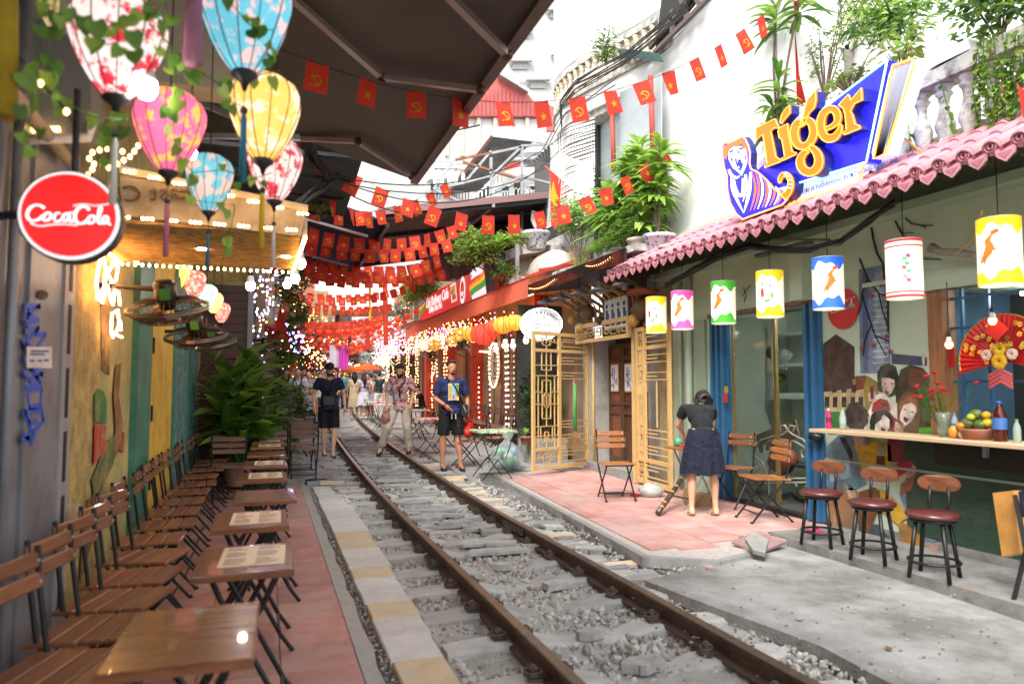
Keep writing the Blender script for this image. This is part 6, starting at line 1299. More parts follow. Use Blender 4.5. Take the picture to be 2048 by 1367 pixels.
for a, b, w in (((1590, 52), (1705, 90), .12), ((1697, 90), (1697, 200), .07), ((1592, 60), (1592, 215), .06), ((1590, -20), (1590, 60), .05), ((1690, -20), (1692, 90), .06)): MB().bar(AX(*a, 6.42), AX(*b, 6.42), w, .05, (1, 0, 0)).build('window_frame', M('brownish_frame', (.22, .19, .17), .6) if a[0] > 1695 else m_white, wh)
MB().prism([AX(*p, 6.44) for p in [(1592, -30), (1692, -30), (1692, 84), (1592, 50)]], (.01, 0, 0)).build('dark_pane', m_dark, wh)
g = MB()
for k in range(-5, 14): g.bar(AX(1592+k*13, -40, 6.4), AX(1592+k*13+70, 90, 6.4), .012, .01, (1, 0, 0)); g.bar(AX(1592+k*13+70, -40, 6.39), AX(1592+k*13, 90, 6.39), .012, .01, (1, 0, 0))
g.build('grille', M('olive_iron', (.16, .13, .07), .6, .3), wh, kind='stuff')
MB().prism([AX(*p, 5.5) for p in [(1310, 104), (1420, -30), (1440, -60), (1330, -60)]], (.03, 0, 0)).build('roof_side', m_dark, wh)
for a, b in (((1308, 106), (1428, -14)), ((1300, 96), (1400, -30)), ((1345, 68), (1345, 20)), ((1375, 38), (1360, -10)), ((1400, 10), (1380, -30))): MB().bar(AX(*a, 5.45), AX(*b, 5.45), .06, .06, (1, 0, 0)).build('roof_frame', M('brown_iron', (.14, .10, .09), .6, .3), wh)
t = thing('roof_gutter', 'dark green metal gutter box poking out beside the white wall', 'gutter'); MB().prism([AX(*p, 5.3) for p in [(1232, 96), (1300, 104), (1310, 122), (1240, 112)]], (.15, 0, 0)).build('channel', flat('2f4a42', .5), t)
bl = thing('balustrade', 'old stone balustrade with urn shaped balusters above the pink tiles', 'balustrade')
MB().box(5.2, 5.42, 1.8, 5.55, 3.98, 4.12).build('rail', m_old, bl); MB().box(5.22, 5.40, 1.8, 5.5, 3.36, 3.44).build('base', m_old, bl)
prof = [(.05, 0), (.075, .02), (.06, .05), (.045, .08), (.075, .16), (.08, .2), (.055, .27), (.035, .36), (.045, .43), (.07, .46), (.05, .49), (.075, .52), (.075, .545)]
bm_ = MB().lathe((0, 0, 0), prof, 14).mesh('baluster', M('baluster_stone', (.58, .56, .52), .8, var=.15, sc=9, dirt=(.10, .09, .08), dsc=10), True)
for k in range(17): link('baluster', bm_, bl, (5.31, 1.95+k*.215, 3.437))
o = MB().prism([AX(*p, 5.2) for p in [(1848, 112), (1936, 78), (1940, 100), (1862, 142), (1854, 128)]], (.22, 0, 0)).build('planter', m_white); tag(o, 'white planter trough standing on the stone balustrade rail', 'planter')
MB().box(6.2, 6.48, 4.2, 4.6, 3.4, 4.2).build('door', M('orange_door', (.35, .12, .04), .6, var=.3), wh)
# tiger sign
tg = thing('tiger_sign', 'big illuminated blue and orange Tiger sign standing on the pink roof', 'sign'); TX = 4.72
def TQ(pts, d=0): return [AX(1420+a*.2487, 120+b*.2487, TX-d) for a, b in pts]
def TP(mat, pts, d, th=.03, nm='panel'): return MB().prism(TQ(pts, d), (th, 0, 0)).build(nm, mat, tg)
m_tb = M('tiger_blue', (.012, .012, .45), .35, var=.08, emis=(.02, .02, .9), es=.35); m_to = M('tiger_orange', (.72, .15, .004), .4, var=.04, emis=(1, .2, .0), es=.22)
m_ty = glow('tiger_yellow', (1, .5, .05), .5); m_tc = glow('tiger_cyan', (.25, .65, 1), 1.8); m_to2 = glow('neon_orange', (1, .22, .03), 1.5); m_tw = M('mesh_white', (.62, .65, .74), .5, var=.05, emis=(.6, .65, .8), es=.3); m_tside = M('tiger_blue_side', (.02, .025, .20), .4)
def outline(pts, d, r, mat, nm='neon'): P_ = TQ(pts, d); MB().tube(P_+[P_[0]], r, 5, False).build(nm, mat, tg)
band = [(1470, 45), (1625, -8), (1642, 30), (1410, 752), (1315, 795), (1300, 745), (1440, 110)]
TP(m_tw, band, .0, .14); outline([band[0], band[1], band[2], band[3], band[4]], .01, .010, m_to2)
low = [(620, 1150), (1195, 985), (1240, 832), (700, 990), (560, 1030), (560, 1120)]
TP(m_tw, low, .0, .14); MB().tube(TQ([(1240, 832), (1195, 985), (265, 1277)], .012), .012, 5).build('neon', m_to2, tg)
TP(m_white, [(360, 866), (560, 640), (600, 650), (390, 900)], .0, .1)
blue = [(1425, 0), (1258, 818), (560, 1032), (380, 890), (820, 462)]
TP(m_tb, blue, .03, .16); MB().tube(TQ([(1425, 0), (1258, 818), (700, 992)], .04), .008, 5).tube(TQ([(1425, 0), (820, 462)], .04), .007, 5).tube(TQ([(555, 1035), (650, 1015)], .04), .007, 5).build('neon', m_tc, tg)
g = MB()
for k in range(60):
 a = k/60; g.bar(TQ([(1475+150*a, 40-46*a)], .004)[0], TQ([(1320+95*a, 790-38*a)], .004)[0], .004, .003, (1, 0, 0))
for k in range(26):
 a = k/26; g.bar(TQ([(640+600*a, 1010-178*a)], .004)[0], TQ([(640+560*a, 1145-160*a)], .004)[0], .004, .003, (1, 0, 0))
g.build('mesh_pattern', flat('c8cee0', .5), tg, kind='stuff')
pill = [(830, 1005), (1150, 905), (1165, 925), (1160, 950), (835, 1058), (815, 1040)]; TP(M('pale_blue_plate', (.55, .65, .8), .5, emis=(.6, .75, 1), es=.3), pill, .012, .008)
a, b = TQ([(835, 1030)], .03)[0], TQ([(1150, 925)], .03)[0];
text("18+  NGƯỜI DƯỚI 18 TUỔI KHÔNG ĐƯỢC UỐNG RƯỢU, BIA.", .05, flat('2a4a90', .5), frame(a.lerp(b, .5), b-a, (0, 0, 1)), .001, tg)
def LP(pts, d=.16, holes=None):
 TP(m_to, pts, d, .02, 'letter'); MB().prism(TQ(pts, d-.021), (.11, 0, 0)).build('letter_side', m_tside, tg); outline(pts, d+.003, .0045, m_ty, 'neon')
def smooth(P, it=2, closed=False):
 P = [V((a, b)) for a, b in P]
 for _ in range(it):
  Q = [] if closed else [P[0]]
  for a, b in (zip(P, P[1:]+P[:1]) if closed else zip(P, P[1:])): Q += [a.lerp(b, .25), a.lerp(b, .75)]
  if not closed: Q.append(P[-1])
  P = Q
 return P
def ribbon(pts, ws, d=.16, mat=None, side=True, it=2, th=.02, nm='letter', edge=True):
 P = smooth(pts, it); W_ = [x.x for x in smooth([(w, 0) for w in ws], it)]
 L_, R__ = [], []
 for i, p in enumerate(P):
  t = (P[min(i+1, len(P)-1)]-P[max(i-1, 0)]).normalized(); n = V((-t.y, t.x))*W_[i]/2; L_.append(p+n); R__.append(p-n)
 n = len(P); f = TQ([(p.x, p.y) for p in L_], d)+TQ([(p.x, p.y) for p in R__], d)
 def rb(f, th, mat, nm):
  g = MB(); bk = [p+V((th, 0, 0)) for p in f]; g.add(f+bk, [(i, i+1, n+i+1, n+i) for i in range(n-1)]+[(i, 2*n+i, 2*n+i+1, i+1) for i in range(n-1)]+[(n+i, n+i+1, 3*n+i+1, 3*n+i) for i in range(n-1)]+[(0, n, 3*n, 2*n), (n-1, 3*n-1, 4*n-1, 2*n-1)]); g.build(nm, mat, tg)
 rb(f, th, mat or m_to, nm)
 if side: rb([p+V((th+.001, 0, 0)) for p in f], .11, m_tside, 'letter_side')
 if edge: MB().tube([p-V((.003, 0, 0)) for p in f[:n]]+[p-V((.003, 0, 0)) for p in f[n:][::-1]]+[f[0]], .0045, 5, False).build('neon', m_ty, tg)
LP([(368, 548), (522, 474), (556, 552), (512, 548), (488, 575), (528, 780), (562, 800), (565, 818), (440, 866), (440, 848), (458, 832), (452, 770), (424, 600), (402, 612), (368, 648)])
LP([(640, 363), (641, 430), (606, 470), (575, 512), (564, 500), (574, 440), (604, 398)])
LP([(556, 548), (622, 512), (632, 600), (660, 738), (695, 745), (690, 760), (580, 810), (575, 792), (600, 776), (578, 640), (556, 625), (547, 570)])
LP([(848, 250), (850, 330), (838, 385), (795, 430), (768, 500), (752, 530), (742, 490), (760, 400), (785, 320)])
ribbon([(748, 520), (700, 500), (672, 590), (700, 690), (780, 700), (840, 610), (825, 510), (780, 480), (735, 520)], [45, 60, 66, 60, 50, 60, 60, 50, 30])
ribbon([(800, 690), (870, 750), (880, 850), (820, 910), (745, 890), (718, 810), (755, 745), (790, 740)], [40, 60, 66, 62, 66, 60, 44, 20], .163)
ribbon([(925, 560), (985, 535), (1035, 490), (1015, 400), (950, 390), (895, 450), (888, 560), (930, 635), (1000, 630), (1045, 570), (1052, 520)], [26, 30, 50, 58, 48, 58, 62, 62, 58, 40, 16])
LP([(1035, 362), (1112, 278), (1132, 328), (1162, 290), (1215, 226), (1220, 325), (1190, 338), (1158, 352), (1128, 412), (1145, 440), (1165, 518), (1202, 530), (1203, 552), (1080, 602), (1066, 584), (1096, 560), (1086, 440), (1072, 392)])
body_ = [(100, 688), (118, 664), (150, 668), (205, 645), (262, 614), (285, 640), (308, 690), (322, 745), (318, 835), (330, 878), (382, 902), (452, 962), (520, 1040), (575, 1080), (605, 1088), (628, 1112), (580, 1165), (262, 1282), (212, 1240), (162, 1150), (140, 1050), (135, 925), (112, 860), (102, 780)]
TP(m_tb, body_, .10, .02); MB().prism(TQ(body_, .079), (.09, 0, 0)).build('side', m_tside, tg); outline(body_, .104, .008, m_to2)
m_twh = M('tiger_white', (.8, .8, .82), .4, var=.02, emis=(1, 1, 1), es=.4)
def tp(mat, pts, lay=1): TP(mat, pts, .10+.003*lay, .002, 'stripe')
tp(m_to, [(112, 690), (150, 680), (205, 655), (258, 628), (275, 650), (300, 700), (300, 830), (250, 700), (150, 730), (130, 800), (115, 790)])
tp(m_twh, [(150, 735), (180, 700), (240, 695), (285, 715), (298, 800), (290, 850), (255, 930), (225, 900), (185, 870), (150, 800)], 2)
tp(m_tb, [(195, 790), (225, 800), (260, 795), (265, 850), (245, 892), (222, 880), (210, 840)], 3); tp(m_twh, [(215, 800), (222, 802), (220, 830)], 4); tp(m_twh, [(250, 800), (258, 800), (254, 828)], 4); tp(m_twh, [(222, 868), (230, 850), (236, 872)], 4)
tp(m_tb, [(150, 735), (180, 722), (195, 735), (160, 745)], 3); tp(m_tb, [(225, 712), (270, 700), (272, 712), (235, 725)], 3); tp(m_tb, [(215, 735), (240, 730), (230, 755)], 3); tp(m_tb, [(160, 705), (185, 690), (188, 696), (165, 712)], 3); tp(m_tb, [(235, 680), (262, 668), (264, 675), (238, 688)], 3); tp(m_tb, [(160, 770), (185, 800), (175, 830)], 3); tp(m_tb, [(275, 745), (292, 780), (284, 820)], 3)
def tr(mat, pts, ws, lay=1): ribbon(pts, ws, .10+.003*lay, mat, False, 2, .002, 'stripe', False)
tr(m_twh, [(170, 940), (178, 1040), (220, 1130), (270, 1230)], [10, 26, 22, 4]); tr(m_twh, [(325, 900), (320, 1030), (300, 1130), (272, 1225)], [14, 30, 24, 4], 2)
tr(m_twh, [(190, 960), (205, 1040), (245, 1110), (262, 1060), (262, 950)], [16, 18, 20, 14, 10], 3); tr(m_twh, [(285, 920), (290, 1000), (280, 1080), (262, 1140)], [20, 20, 16, 3], 4)
tr(m_twh, [(150, 880), (170, 930), (215, 950), (240, 930)], [18, 24, 20, 4], 5)
for k, (x, c_) in enumerate([(345, m_to), (375, m_to), (405, m_twh), (440, m_to), (465, m_twh), (500, m_to), (535, m_twh), (560, m_to)]): tr(c_, [(x-8, 905+max(0, x-380)*.72), (x+22, 1000+max(0, x-380)*.4), (x+12, 1110), (x-22, 1215-(x-340)*.25)], [6, 18, 16, 4], 1+k*.3)
ribbon([(590, 1105), (640, 1060), (652, 980), (630, 925), (590, 915), (562, 950), (562, 988)], [50, 44, 38, 36, 34, 28, 14], .12)
for p in [(647, 1030), (652, 1000), (646, 965), (632, 935), (605, 918)]: tr(m_tw, [(p[0]-12, p[1]-4), (p[0]+14, p[1]+4)], [12, 12], 8.5)
MB().bar(TQ([(300, 1260)], -.1)[0], TQ([(1300, 900)], -.1)[0], .05).build('support_rail', m_frame, tg)
# plants above the shops
def dracaena(label, base, tops, n, l, w, mats, seed, pot=None, potm=None, droop=.5):
 rnd = random.Random(seed); t = thing('dracaena', label, 'plant'); b = V(base); g = MB(); F = MB()
 for tp_ in tops:
  tp_ = V(tp_); g.tube([b, b.lerp(tp_, .5)+V((rnd.uniform(-.03, .03), rnd.uniform(-.04, .04), 0)), tp_], .014, 5)
  for k in range(3): rosette(F, rnd, tp_-V((0, 0, .12*k)), n//3, l, w, mats, droop, .9-.4*k)
 g.build('stem', MATS['bark'], t); F.build('foliage', LEAVES, t)
 if pot: potmesh(t, b, pot, potm)
 return t
dracaena('tall striped leaf dracaena standing before the white wall above the tiger letters', AX(1555, 260, 5.55), [AX(1552, 20, 5.55), AX(1558, 165, 5.5), AX(1545, 210, 5.5), AX(1600, -10, 5.6)], 26, .42, .075, (2, 2, 1), 1)
bush('balcony_shrub', 'fine leaved shrub with bare twigs in front of the grey window', AX(1640, 95, 5.9), (.25, .5, .42), 420, .055, .028, (1, 2, 2), AX(1650, 200, 5.9), 'shrub', None, 2)
bush('yellow_shrub', 'low yellow green shrub peeping over the blue tiger panel', AX(1700, 150, 5.6), (.2, .42, .12), 160, .08, .05, (3, 2), AX(1700, 190, 5.6), 'shrub', None, 3)
bush('umbrella_tree', 'dense umbrella tree hanging over the white planter at the top', AX(1800, 10, 5.5), (.35, .75, .34), 900, .13, .045, (1, 2, 4, 0), AX(1800, 80, 5.8), 'tree', None, 4)
bush('umbrella_tree', 'second umbrella tree higher up over the balcony corner', AX(2010, -10, 5.3), (.4, .5, .35), 700, .13, .05, (1, 0, 2), AX(2000, 90, 5.6), 'tree', None, 5)
bush('croton', 'yellow leaved croton beside the end of the white planter', AX(1800, 105, 5.3), (.08, .16, .1), 60, .13, .07, (3, 2), AX(1805, 150, 5.3), 'plant', None, 6)
def vine(label, paths, X_, n, l, w, mats, seed, cat='vine', big=False):
 rnd = random.Random(seed); t = thing('hanging_vine', label, cat); g = MB(); F = MB()
 for p in paths:
  pts = [X_(a, b) for a, b in p]; g.tube(pts, .004, 4, False)
  for q in spaced(pts, n):
   F.mat(mats[rnd.randrange(len(mats))]); leaf(F, q, (rnd.uniform(-1, 1), rnd.uniform(-1, 1), rnd.uniform(-.6, .3)), l*rnd.uniform(.6, 1.2), w*rnd.uniform(.7, 1.2), bend=.4, seg=3)
 g.build('stems', lf_mid, t)
 F.build('foliage', LEAVES, t, kind='stuff')
 return t
rnd = random.Random(77)
vp = []
for k in range(26):
 x = 1950+k*4.5+rnd.uniform(-6, 6); y0 = rnd.uniform(60, 140); L_ = rnd.uniform(80, 210); vp.append([(x, y0), (x+rnd.uniform(-12, 12), y0+L_*.5), (x+rnd.uniform(-14, 14), y0+L_)])
vine('curtain of small round leaved vines falling over the balusters', vp, lambda a, b: AX(a, b, 5.12), .035, .06, .045, (2, 2, 1, 3), 7)
vine('thin creeper winding round the balusters beside the tiger sign', [[(1812, 190), (1816, 240), (1822, 300), (1850, 330)], [(1880, 160), (1900, 230), (1912, 300)], [(1870, 290), (1900, 318), (1930, 330)]], lambda a, b: AX(a, b, 5.18), .05, .06, .045, (2, 1), 8)
o = thing('small_flag', 'edge of a red flag hanging at the balusters by the picture border', 'flag', (0, 0, 0)); MB().prism([AX(*p, 4.9) for p in [(2034, 170), (2060, 190), (2060, 240), (2046, 236)]], (.004, 0, 0)).build('cloth', flat('d02818', .7), o)
for i, pts in enumerate([[(1497, 30), (1530, 18), (1540, 75), (1520, 85)], [(1565, 8), (1600, 0), (1595, 45), (1575, 35)], [(1574, 60), (1590, 60), (1598, 150), (1612, 205), (1590, 212)]]):
 o = thing('small_flag', ['red flag caught in the dracaena near the white wall top', 'red flag half behind the dracaena crown', 'long crumpled red banner hanging behind the dracaena stem'][i], 'flag'); MB().prism([AX(*p, 5.75) for p in pts], (.004, 0, 0)).build('cloth', M('flag_red', (.55, .02, .012), .7, var=.1, trans=.5), o)
pr = thing('pot_ledge', 'ledge over the black roof carrying the row of potted plants', 'ledge'); MB().box(4.75, 5.6, 8.6, 12.2, 3.33, 3.43).build('slab', m_old, pr)
def rp(px, py, X_=5.1): return AX(px, py, X_)
dracaena('big potted dracaena with broad bright leaves left of the white wall', rp(1318, 470), [rp(1280, 300), rp(1300, 340), rp(1322, 300), rp(1290, 380), rp(1312, 360), rp(1270, 350)], 48, .48, .10, (4, 2, 2), 11, .22, m_blueware)
dracaena('broad leaved plant arching over the pale concrete pot', rp(1282, 478, 5.0), [rp(1262, 330, 5.0), rp(1240, 400, 5.0), rp(1285, 420, 5.0)], 48, .5, .11, (4, 4, 2), 12, .2, m_cpot)
dracaena('banana like plant with wide leaves beside the small tree', rp(1215, 500, 5.0), [rp(1218, 395, 5.0), rp(1235, 415, 5.0), rp(1200, 440, 5.0)], 30, .5, .14, (2, 4, 2), 13)
bush('small_tree', 'small bright green tree on the roof beside the national flag', rp(1150, 435, 4.8), (.36, .55, .36), 1300, .09, .055, (4, 4, 2), rp(1160, 530, 4.8), 'tree', None, 14)
t = thing('spiky_plant', 'spiky narrow leaved plant behind the black fascia', 'plant'); g = MB(); rr = random.Random(15)
for c in (rp(1215, 500, 4.9), rp(1235, 490, 4.9), rp(1195, 505, 4.9)): rosette(g, rr, c, 90, .36, .03, (4, 2, 2), .35, .8)
g.build('foliage', LEAVES, t)
bush('low_shrub', 'low grassy leaves creeping over the edge of the black roof', rp(1165, 530, 4.7), (.15, .5, .06), 150, .1, .03, (2, 1), rp(1165, 540, 4.7), 'plant', None, 16)
bush('trailing_plant', 'mixed small leaved plants between the spiky plant and the pots', rp(1250, 460, 4.9), (.25, .6, .35), 700, .1, .05, (2, 4, 1), rp(1250, 505, 4.9), 'plant', None, 17)
for i, (px, py, r, m_, l) in enumerate([(1165, 545, .10, m_terra, 'flat terracotta bowl on the black roof edge'), (1338, 492, .14, m_cpot, 'beige pot squeezed between the white wall and the blue ware pot')]):
 t = thing('plant_pot', l, 'pot'); potmesh(t, rp(px, py, 4.9), r, m_)
t = thing('water_tank', 'pale rounded water tank lying on the roof behind the cafe awning', 'tank', AX(1105, 545, 5.2));
g = MB(); g.T = Matrix.Rotation(pi/2, 4, 'X'); g.lathe((0, 0, 0), [(.05, -.62), (.33, -.52), (.40, -.3), (.40, .3), (.33, .5), (.05, .6)], 24); g.build('tank', M('tank_beige', (.52, .49, .42), .5, var=.1, dirt=(.4, .36, .3), dsc=4), t, True)
for y in (-.2, 0, .2): g = MB(); g.T = Matrix.Rotation(pi/2, 4, 'X'); g.lathe((0, 0, 0), [(.405, y-.02), (.412, y), (.405, y+.02)], 24, False); g.build('hoop', m_cpot, t, True)
o = MB().tube([AX(1105, 560, 4.9), AX(1108, 548, 4.9), AX(1120, 543, 4.9), AX(1165, 530, 4.9), AX(1195, 525, 4.9)], .035, 10).build('grey_pipe', flat('a9b4bc', .5), None, True); tag(o, 'light grey water pipe running along the black roof in front of the tank', 'pipe')
# curved balcony building
cbd = thing('curved_building', 'white old building with rounded balcony and bamboo blinds', 'building')
plan = [(6.6, 13.2), (5.9, 13.1), (5.35, 12.8), (5.08, 12.3), (5.02, 11.7), (5.12, 11.0), (5.3, 10.4), (5.5, 9.8), (5.62, 9.3), (5.66, 8.95)]
PL = [(p.x, p.y) for p in smooth(plan, 1)]
def wallband(pl, z0, z1, off, mat, nm='wall', th=.08):
 g = MB()
 for (a, b), (c, d) in zip(pl, pl[1:]): g.hexa([(a+off, b, z0), (a+off+th, b, z0), (c+off+th, d, z0), (c+off, d, z0), (a+off, b, z1), (a+off+th, b, z1), (c+off+th, d, z1), (c+off, d, z1)])
 return g.build(nm, mat, cbd)
wallband(PL, 6.2, 6.55, 0, m_ww, 'slab', .9); wallband(PL, 6.55, 6.63, -.05, m_old, 'moulding', .2); wallband(PL, 7.1, 7.2, -.03, m_old, 'handrail', .14)
wallband(PL, 6.08, 6.2, .06, m_old, 'moulding', .8)
bm2 = MB().lathe((0, 0, 0), prof, 10).mesh('baluster', M('cream_baluster', (.66, .56, .42), .8, var=.1, sc=9, dirt=(.4, .3, .2), dsc=10), True)
acc = [V((a, b, 0)) for a, b in PL]
for q in spaced(acc, .19): link('baluster', bm2, cbd, (q.x+.04, q.y, 6.6), (0, 0, 0)).scale = (.9, .9, .9)
wallband([(a+.8, b) for a, b in PL], 3.3, 6.2, 0, m_ww); wallband([(a+1.0, b) for a, b in PL], 6.6, 10.5, 0, m_ww)
m_blind = M('bamboo_blind', (.60, .60, .59), .8, col2=(.80, .80, .78), sc=3, pos=.5, wid=.2, stretch=(1, 1, 30), transp=.12)
wallband([p for p in PL if p[1] < 12.6 and p[1] > 9.2], 7.25, 9.6, -.02, m_blind, 'blind', .02)
MB().prism([AX(*p, 5.35) for p in [(1240, 185), (1322, 145), (1322, 300), (1240, 330)]], (.02, 0, 0)).build('blind', M('grey_blind', (.42, .46, .48), .8, var=.12, sc=3, stretch=(1, 1, 20)), cbd)
MB().prism([AX(*p, 5.5) for p in [(1188, 200), (1240, 185), (1240, 400), (1190, 400)]], (.02, 0, 0)).build('door', M('pale_door', (.40, .46, .46), .6, var=.06), cbd)
for a, b in (((1188, 210), (1190, 400)), ((1196, 210), (1198, 400))): MB().bar(AX(*a, 5.46), AX(*b, 5.46), .05, .04, (1, 0, 0)).build('door_frame', m_dark, cbd)
for a, b in (((1223, 195), (1228, 345)), ((1301, 152), (1306, 300))): MB().tube([AX(*a, 5.2), AX(*b, 5.2)], .04, 10).build('red_pole', flat('b04a40', .6), cbd, True)
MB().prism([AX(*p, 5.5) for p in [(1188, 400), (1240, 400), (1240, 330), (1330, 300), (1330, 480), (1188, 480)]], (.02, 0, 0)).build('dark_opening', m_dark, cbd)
g = MB(); rr = random.Random(31)
for k in range(44):
 y0 = 245+k*4.2; g.tube([AX(1108-(k*.35), y0+30, 5.25), AX(1140, y0+8+rr.uniform(-2, 2), 5.0), AX(1190, y0-8+rr.uniform(-2, 2), 5.05)], .012, 4, False)
for k in range(16): x = 1108+k*5.3; g.tube([AX(x, 268-k*1.5, 5.08), AX(x+2, 330, 5.03), AX(x-2+rr.uniform(-4, 4), 425, 5.1)], .006, 4, False)
g.build('rattan_screen', M('rattan_white', (.8, .79, .76), .8, var=.15, sc=9), cbd, kind='stuff')
bush('wall_fern', 'dark tangle of ferns growing on the curved balcony corner', AX(1212, 95, 4.95), (.1, .25, .35), 260, .12, .03, (0, 1, 2), AX(1212, 125, 4.95), 'plant', None, 33)
MB().tube([AX(*p, 4.98) for p in [(1085, 300), (1120, 235), (1170, 205), (1230, 170)]], .014, 5).tube([AX(*p, 4.98) for p in [(1100, 285), (1132, 225), (1180, 195), (1240, 150)]], .014, 5).build('curved_rail', flat('8a8078', .6), cbd)
t = thing('power_lines', 'bundle of thin black power lines swooping across the curved balcony', 'cables'); rr = random.Random(41)
for k in range(12): MB().tube([AX(px+rr.uniform(-3, 3), py+k*2.2+rr.uniform(-3, 3), 4.9) for px, py in [(1375, 0), (1310, 55), (1250, 105), (1195, 135), (1150, 160), (1122, 195), (1122, 235)]], .008, 4).build('cable', m_wire, t)
# houses further back on this side
m_hw = M('pale_house_wall', (.50, .50, .48), .85, var=.1, sc=1, dirt=(.36, .34, .31), dsc=.9)
def quad(par, mat, Yp, pts, th=.15, nm='wall'): return MB().prism([AY(a, b, Yp) for a, b in pts], (0, th, 0)).build(nm, mat, par)
hb = thing('red_roof_house', 'upper storey with red corrugated gable roof and white patterned glass wall', 'house')
quad(hb, m_corrr, 24, [(872, 233), (940, 178), (1000, 150), (1052, 182), (1090, 233)], .3, 'gable');
for k in range(26): a = 880+k*8; MB().bar(AY(a, 232, 23.96), AY(a, 232-max(0, (60-abs(a-1000)*.6)), 23.96), .05, .05).build('corrugation', m_corrr, hb)
MB().bar(AY(996, 147, 23.8), AY(1056, 184, 23.8), .25, .12).build('ridge', m_steel, hb)
quad(hb, M('white_panel', (.70, .70, .69), .6, col2=(.45, .45, .45), sc=5, pos=.62, wid=.03), 24.2, [(880, 233), (1092, 240), (1092, 315), (870, 330)], .2, 'patterned_pane')
for x in (893, 924, 957, 990, 1022, 1054, 1088): MB().bar(AY(x, 236, 24.1), AY(x, 312, 24.1), .14, .1, (0, 1, 0)).build('post', M('tan_post', (.55, .47, .36), .7), hb)
quad(hb, m_hw, 24.6, [(700, 300), (1130, 300), (1130, 560), (700, 560)], .3); quad(hb, m_corrr, 25, [(1088, 205), (1125, 222), (1125, 262), (1090, 262)])
tw1 = thing('tall_white_block', 'tall white apartment block behind the red roof', 'building')
quad(tw1, m_hw, 42, [(965, -200), (1170, -200), (1170, 330), (965, 330)], 5)
for k, (a, b) in enumerate([(1025, 122), (1020, 20), (1100, 20), (1110, 110), (1060, 160), (1025, 60)]): quad(tw1, flat('a8aaa8', .5), 41.9, [(a, b), (a+32, b), (a+32, b+16), (a, b+16)], .05, 'window'); quad(tw1, m_hw, 41.6, [(a-6, b-5), (a+42, b-5), (a+42, b-1), (a-6, b-1)], .3, 'ledge')
for a in range(8): quad(tw1, flat('888888', .6), 41.8, [(1028+a*3.4, 163), (1030+a*3.4, 163), (1030+a*3.4, 169), (1028+a*3.4, 169)], .05, 'vent')
tw2 = thing('far_white_block', 'very bright white tower seen in the gap above the navy awning', 'building')
quad(tw2, m_ww, 62, [(640, 250), (805, 250), (805, 620), (640, 620)], 6); quad(tw2, flat('a9c4d8', .6), 61.9, [(786, 345), (805, 345), (802, 430), (780, 430)], .1, 'panel'); quad(tw2, m_hw, 66, [(803, 300), (880, 300), (880, 620), (803, 620)], 6)
for a, b in ((735, 345), (728, 368), (736, 412), (738, 440)): quad(tw2, flat('9a9a98', .6), 61.5, [(a, b), (a+9, b-4), (a+9, b+6), (a, b+8)], .4, 'air_conditioner')
mh = thing('stair_house', 'white house with pink edged corrugated canopy and outside stair', 'house')
quad(mh, m_hw, 20.5, [(850, 330), (1110, 330), (1110, 560), (850, 560)], .3)
corrugated(AY(985, 266, 17), AY(1075, 276, 17), AY(953, 383, 19.6), AY(894, 380, 19.6), 12, .03, m_corrw, mh); MB().bar(AY(985, 264, 16.95), AY(893, 382, 19.6), .1, .2).build('pink_edge', flat('d9a8a0', .6), mh)
MB().bar(AY(985, 264, 16.95), AY(1110, 280, 16.5), .05, .25).build('gutter', m_steel, mh)
corrugated(AY(1048, 334, 16), AY(1101, 290, 16), AY(1100, 325, 17.5), AY(1073, 334, 17.5), 8, .02, m_corr, mh)
for a, b in [((867, 378), (911, 315)), ((867, 379), (925, 366)), ((925, 366), (982, 351)), ((911, 319), (984, 306)), ((984, 306), (1042, 294)), ((1042, 292), (1101, 288)), ((928, 366), (982, 302)), ((983, 351), (1042, 294)), ((1044, 294), (1044, 480)), ((982, 315), (982, 458)), ((926, 324), (1039, 358)), ((871, 380), (926, 406)), ((926, 406), (978, 431)), ((991, 382), (1044, 351)), ((1044, 353), (1098, 366)), ((905, 415), (960, 470))]:
 MB().bar(AY(*a, 15.6), AY(*b, 15.6), .055, .055, (0, 1, 0)).build('steel_bar', M('rusty_bar', (.30, .13, .07), .7, .2, var=.4, sc=8) if a in ((926, 324), (911, 319)) else m_steel, mh)
for x in range(8): MB().bar(AY(948+x*8, 420-x*8, 18), AY(948+x*8, 395-x*8, 18), .03).build('stair_baluster', m_white, mh)
MB().bar(AY(945, 395, 18), AY(1010, 340, 18), .05).bar(AY(945, 420, 18), AY(1010, 365, 18), .06).build('stair_rail', m_white, mh)
for k in range(5): quad(mh, m_white, 18.5, [(868+k*14, 335-k*.3), (874+k*14, 335), (874+k*14, 368), (868+k*14, 368)], .08, 'baluster')
for a, b, c_, d_ in ((868, 312, 100, 6), (905, 540, 10, 4)): quad(mh, m_white, 18.45, [(a, b+18), (a+c_, b+20), (a+c_, b+20+d_), (a, b+18+d_)], .1, 'beam')
quad(mh, m_dark, 18.6, [(1030, 365), (1048, 365), (1048, 405), (1030, 405)], .1, 'window'); quad(mh, m_redp, 18.7, [(1010, 330), (1045, 322), (1045, 330), (1008, 340)], .1, 'red_beam')
for k in range(4):
 c_ = AY(1032+k*9, 385, 17.5); MB().tube([c_+V((.06*cos(a), 0, .12*sin(a))) for a in [pi*j/8 for j in range(9)]], .01, 4).bar(c_+V((-.06, 0, 0)), c_+V((-.06, 0, -.25)), .02).bar(c_+V((.06, 0, 0)), c_+V((.06, 0, -.25)), .02).build('arched_railing', m_white, mh)
quad(mh, M('dark_wall', (.12, .11, .10), .8), 15.9, [(1072, 325), (1100, 325), (1100, 470), (1072, 470)], .1, 'pillar')
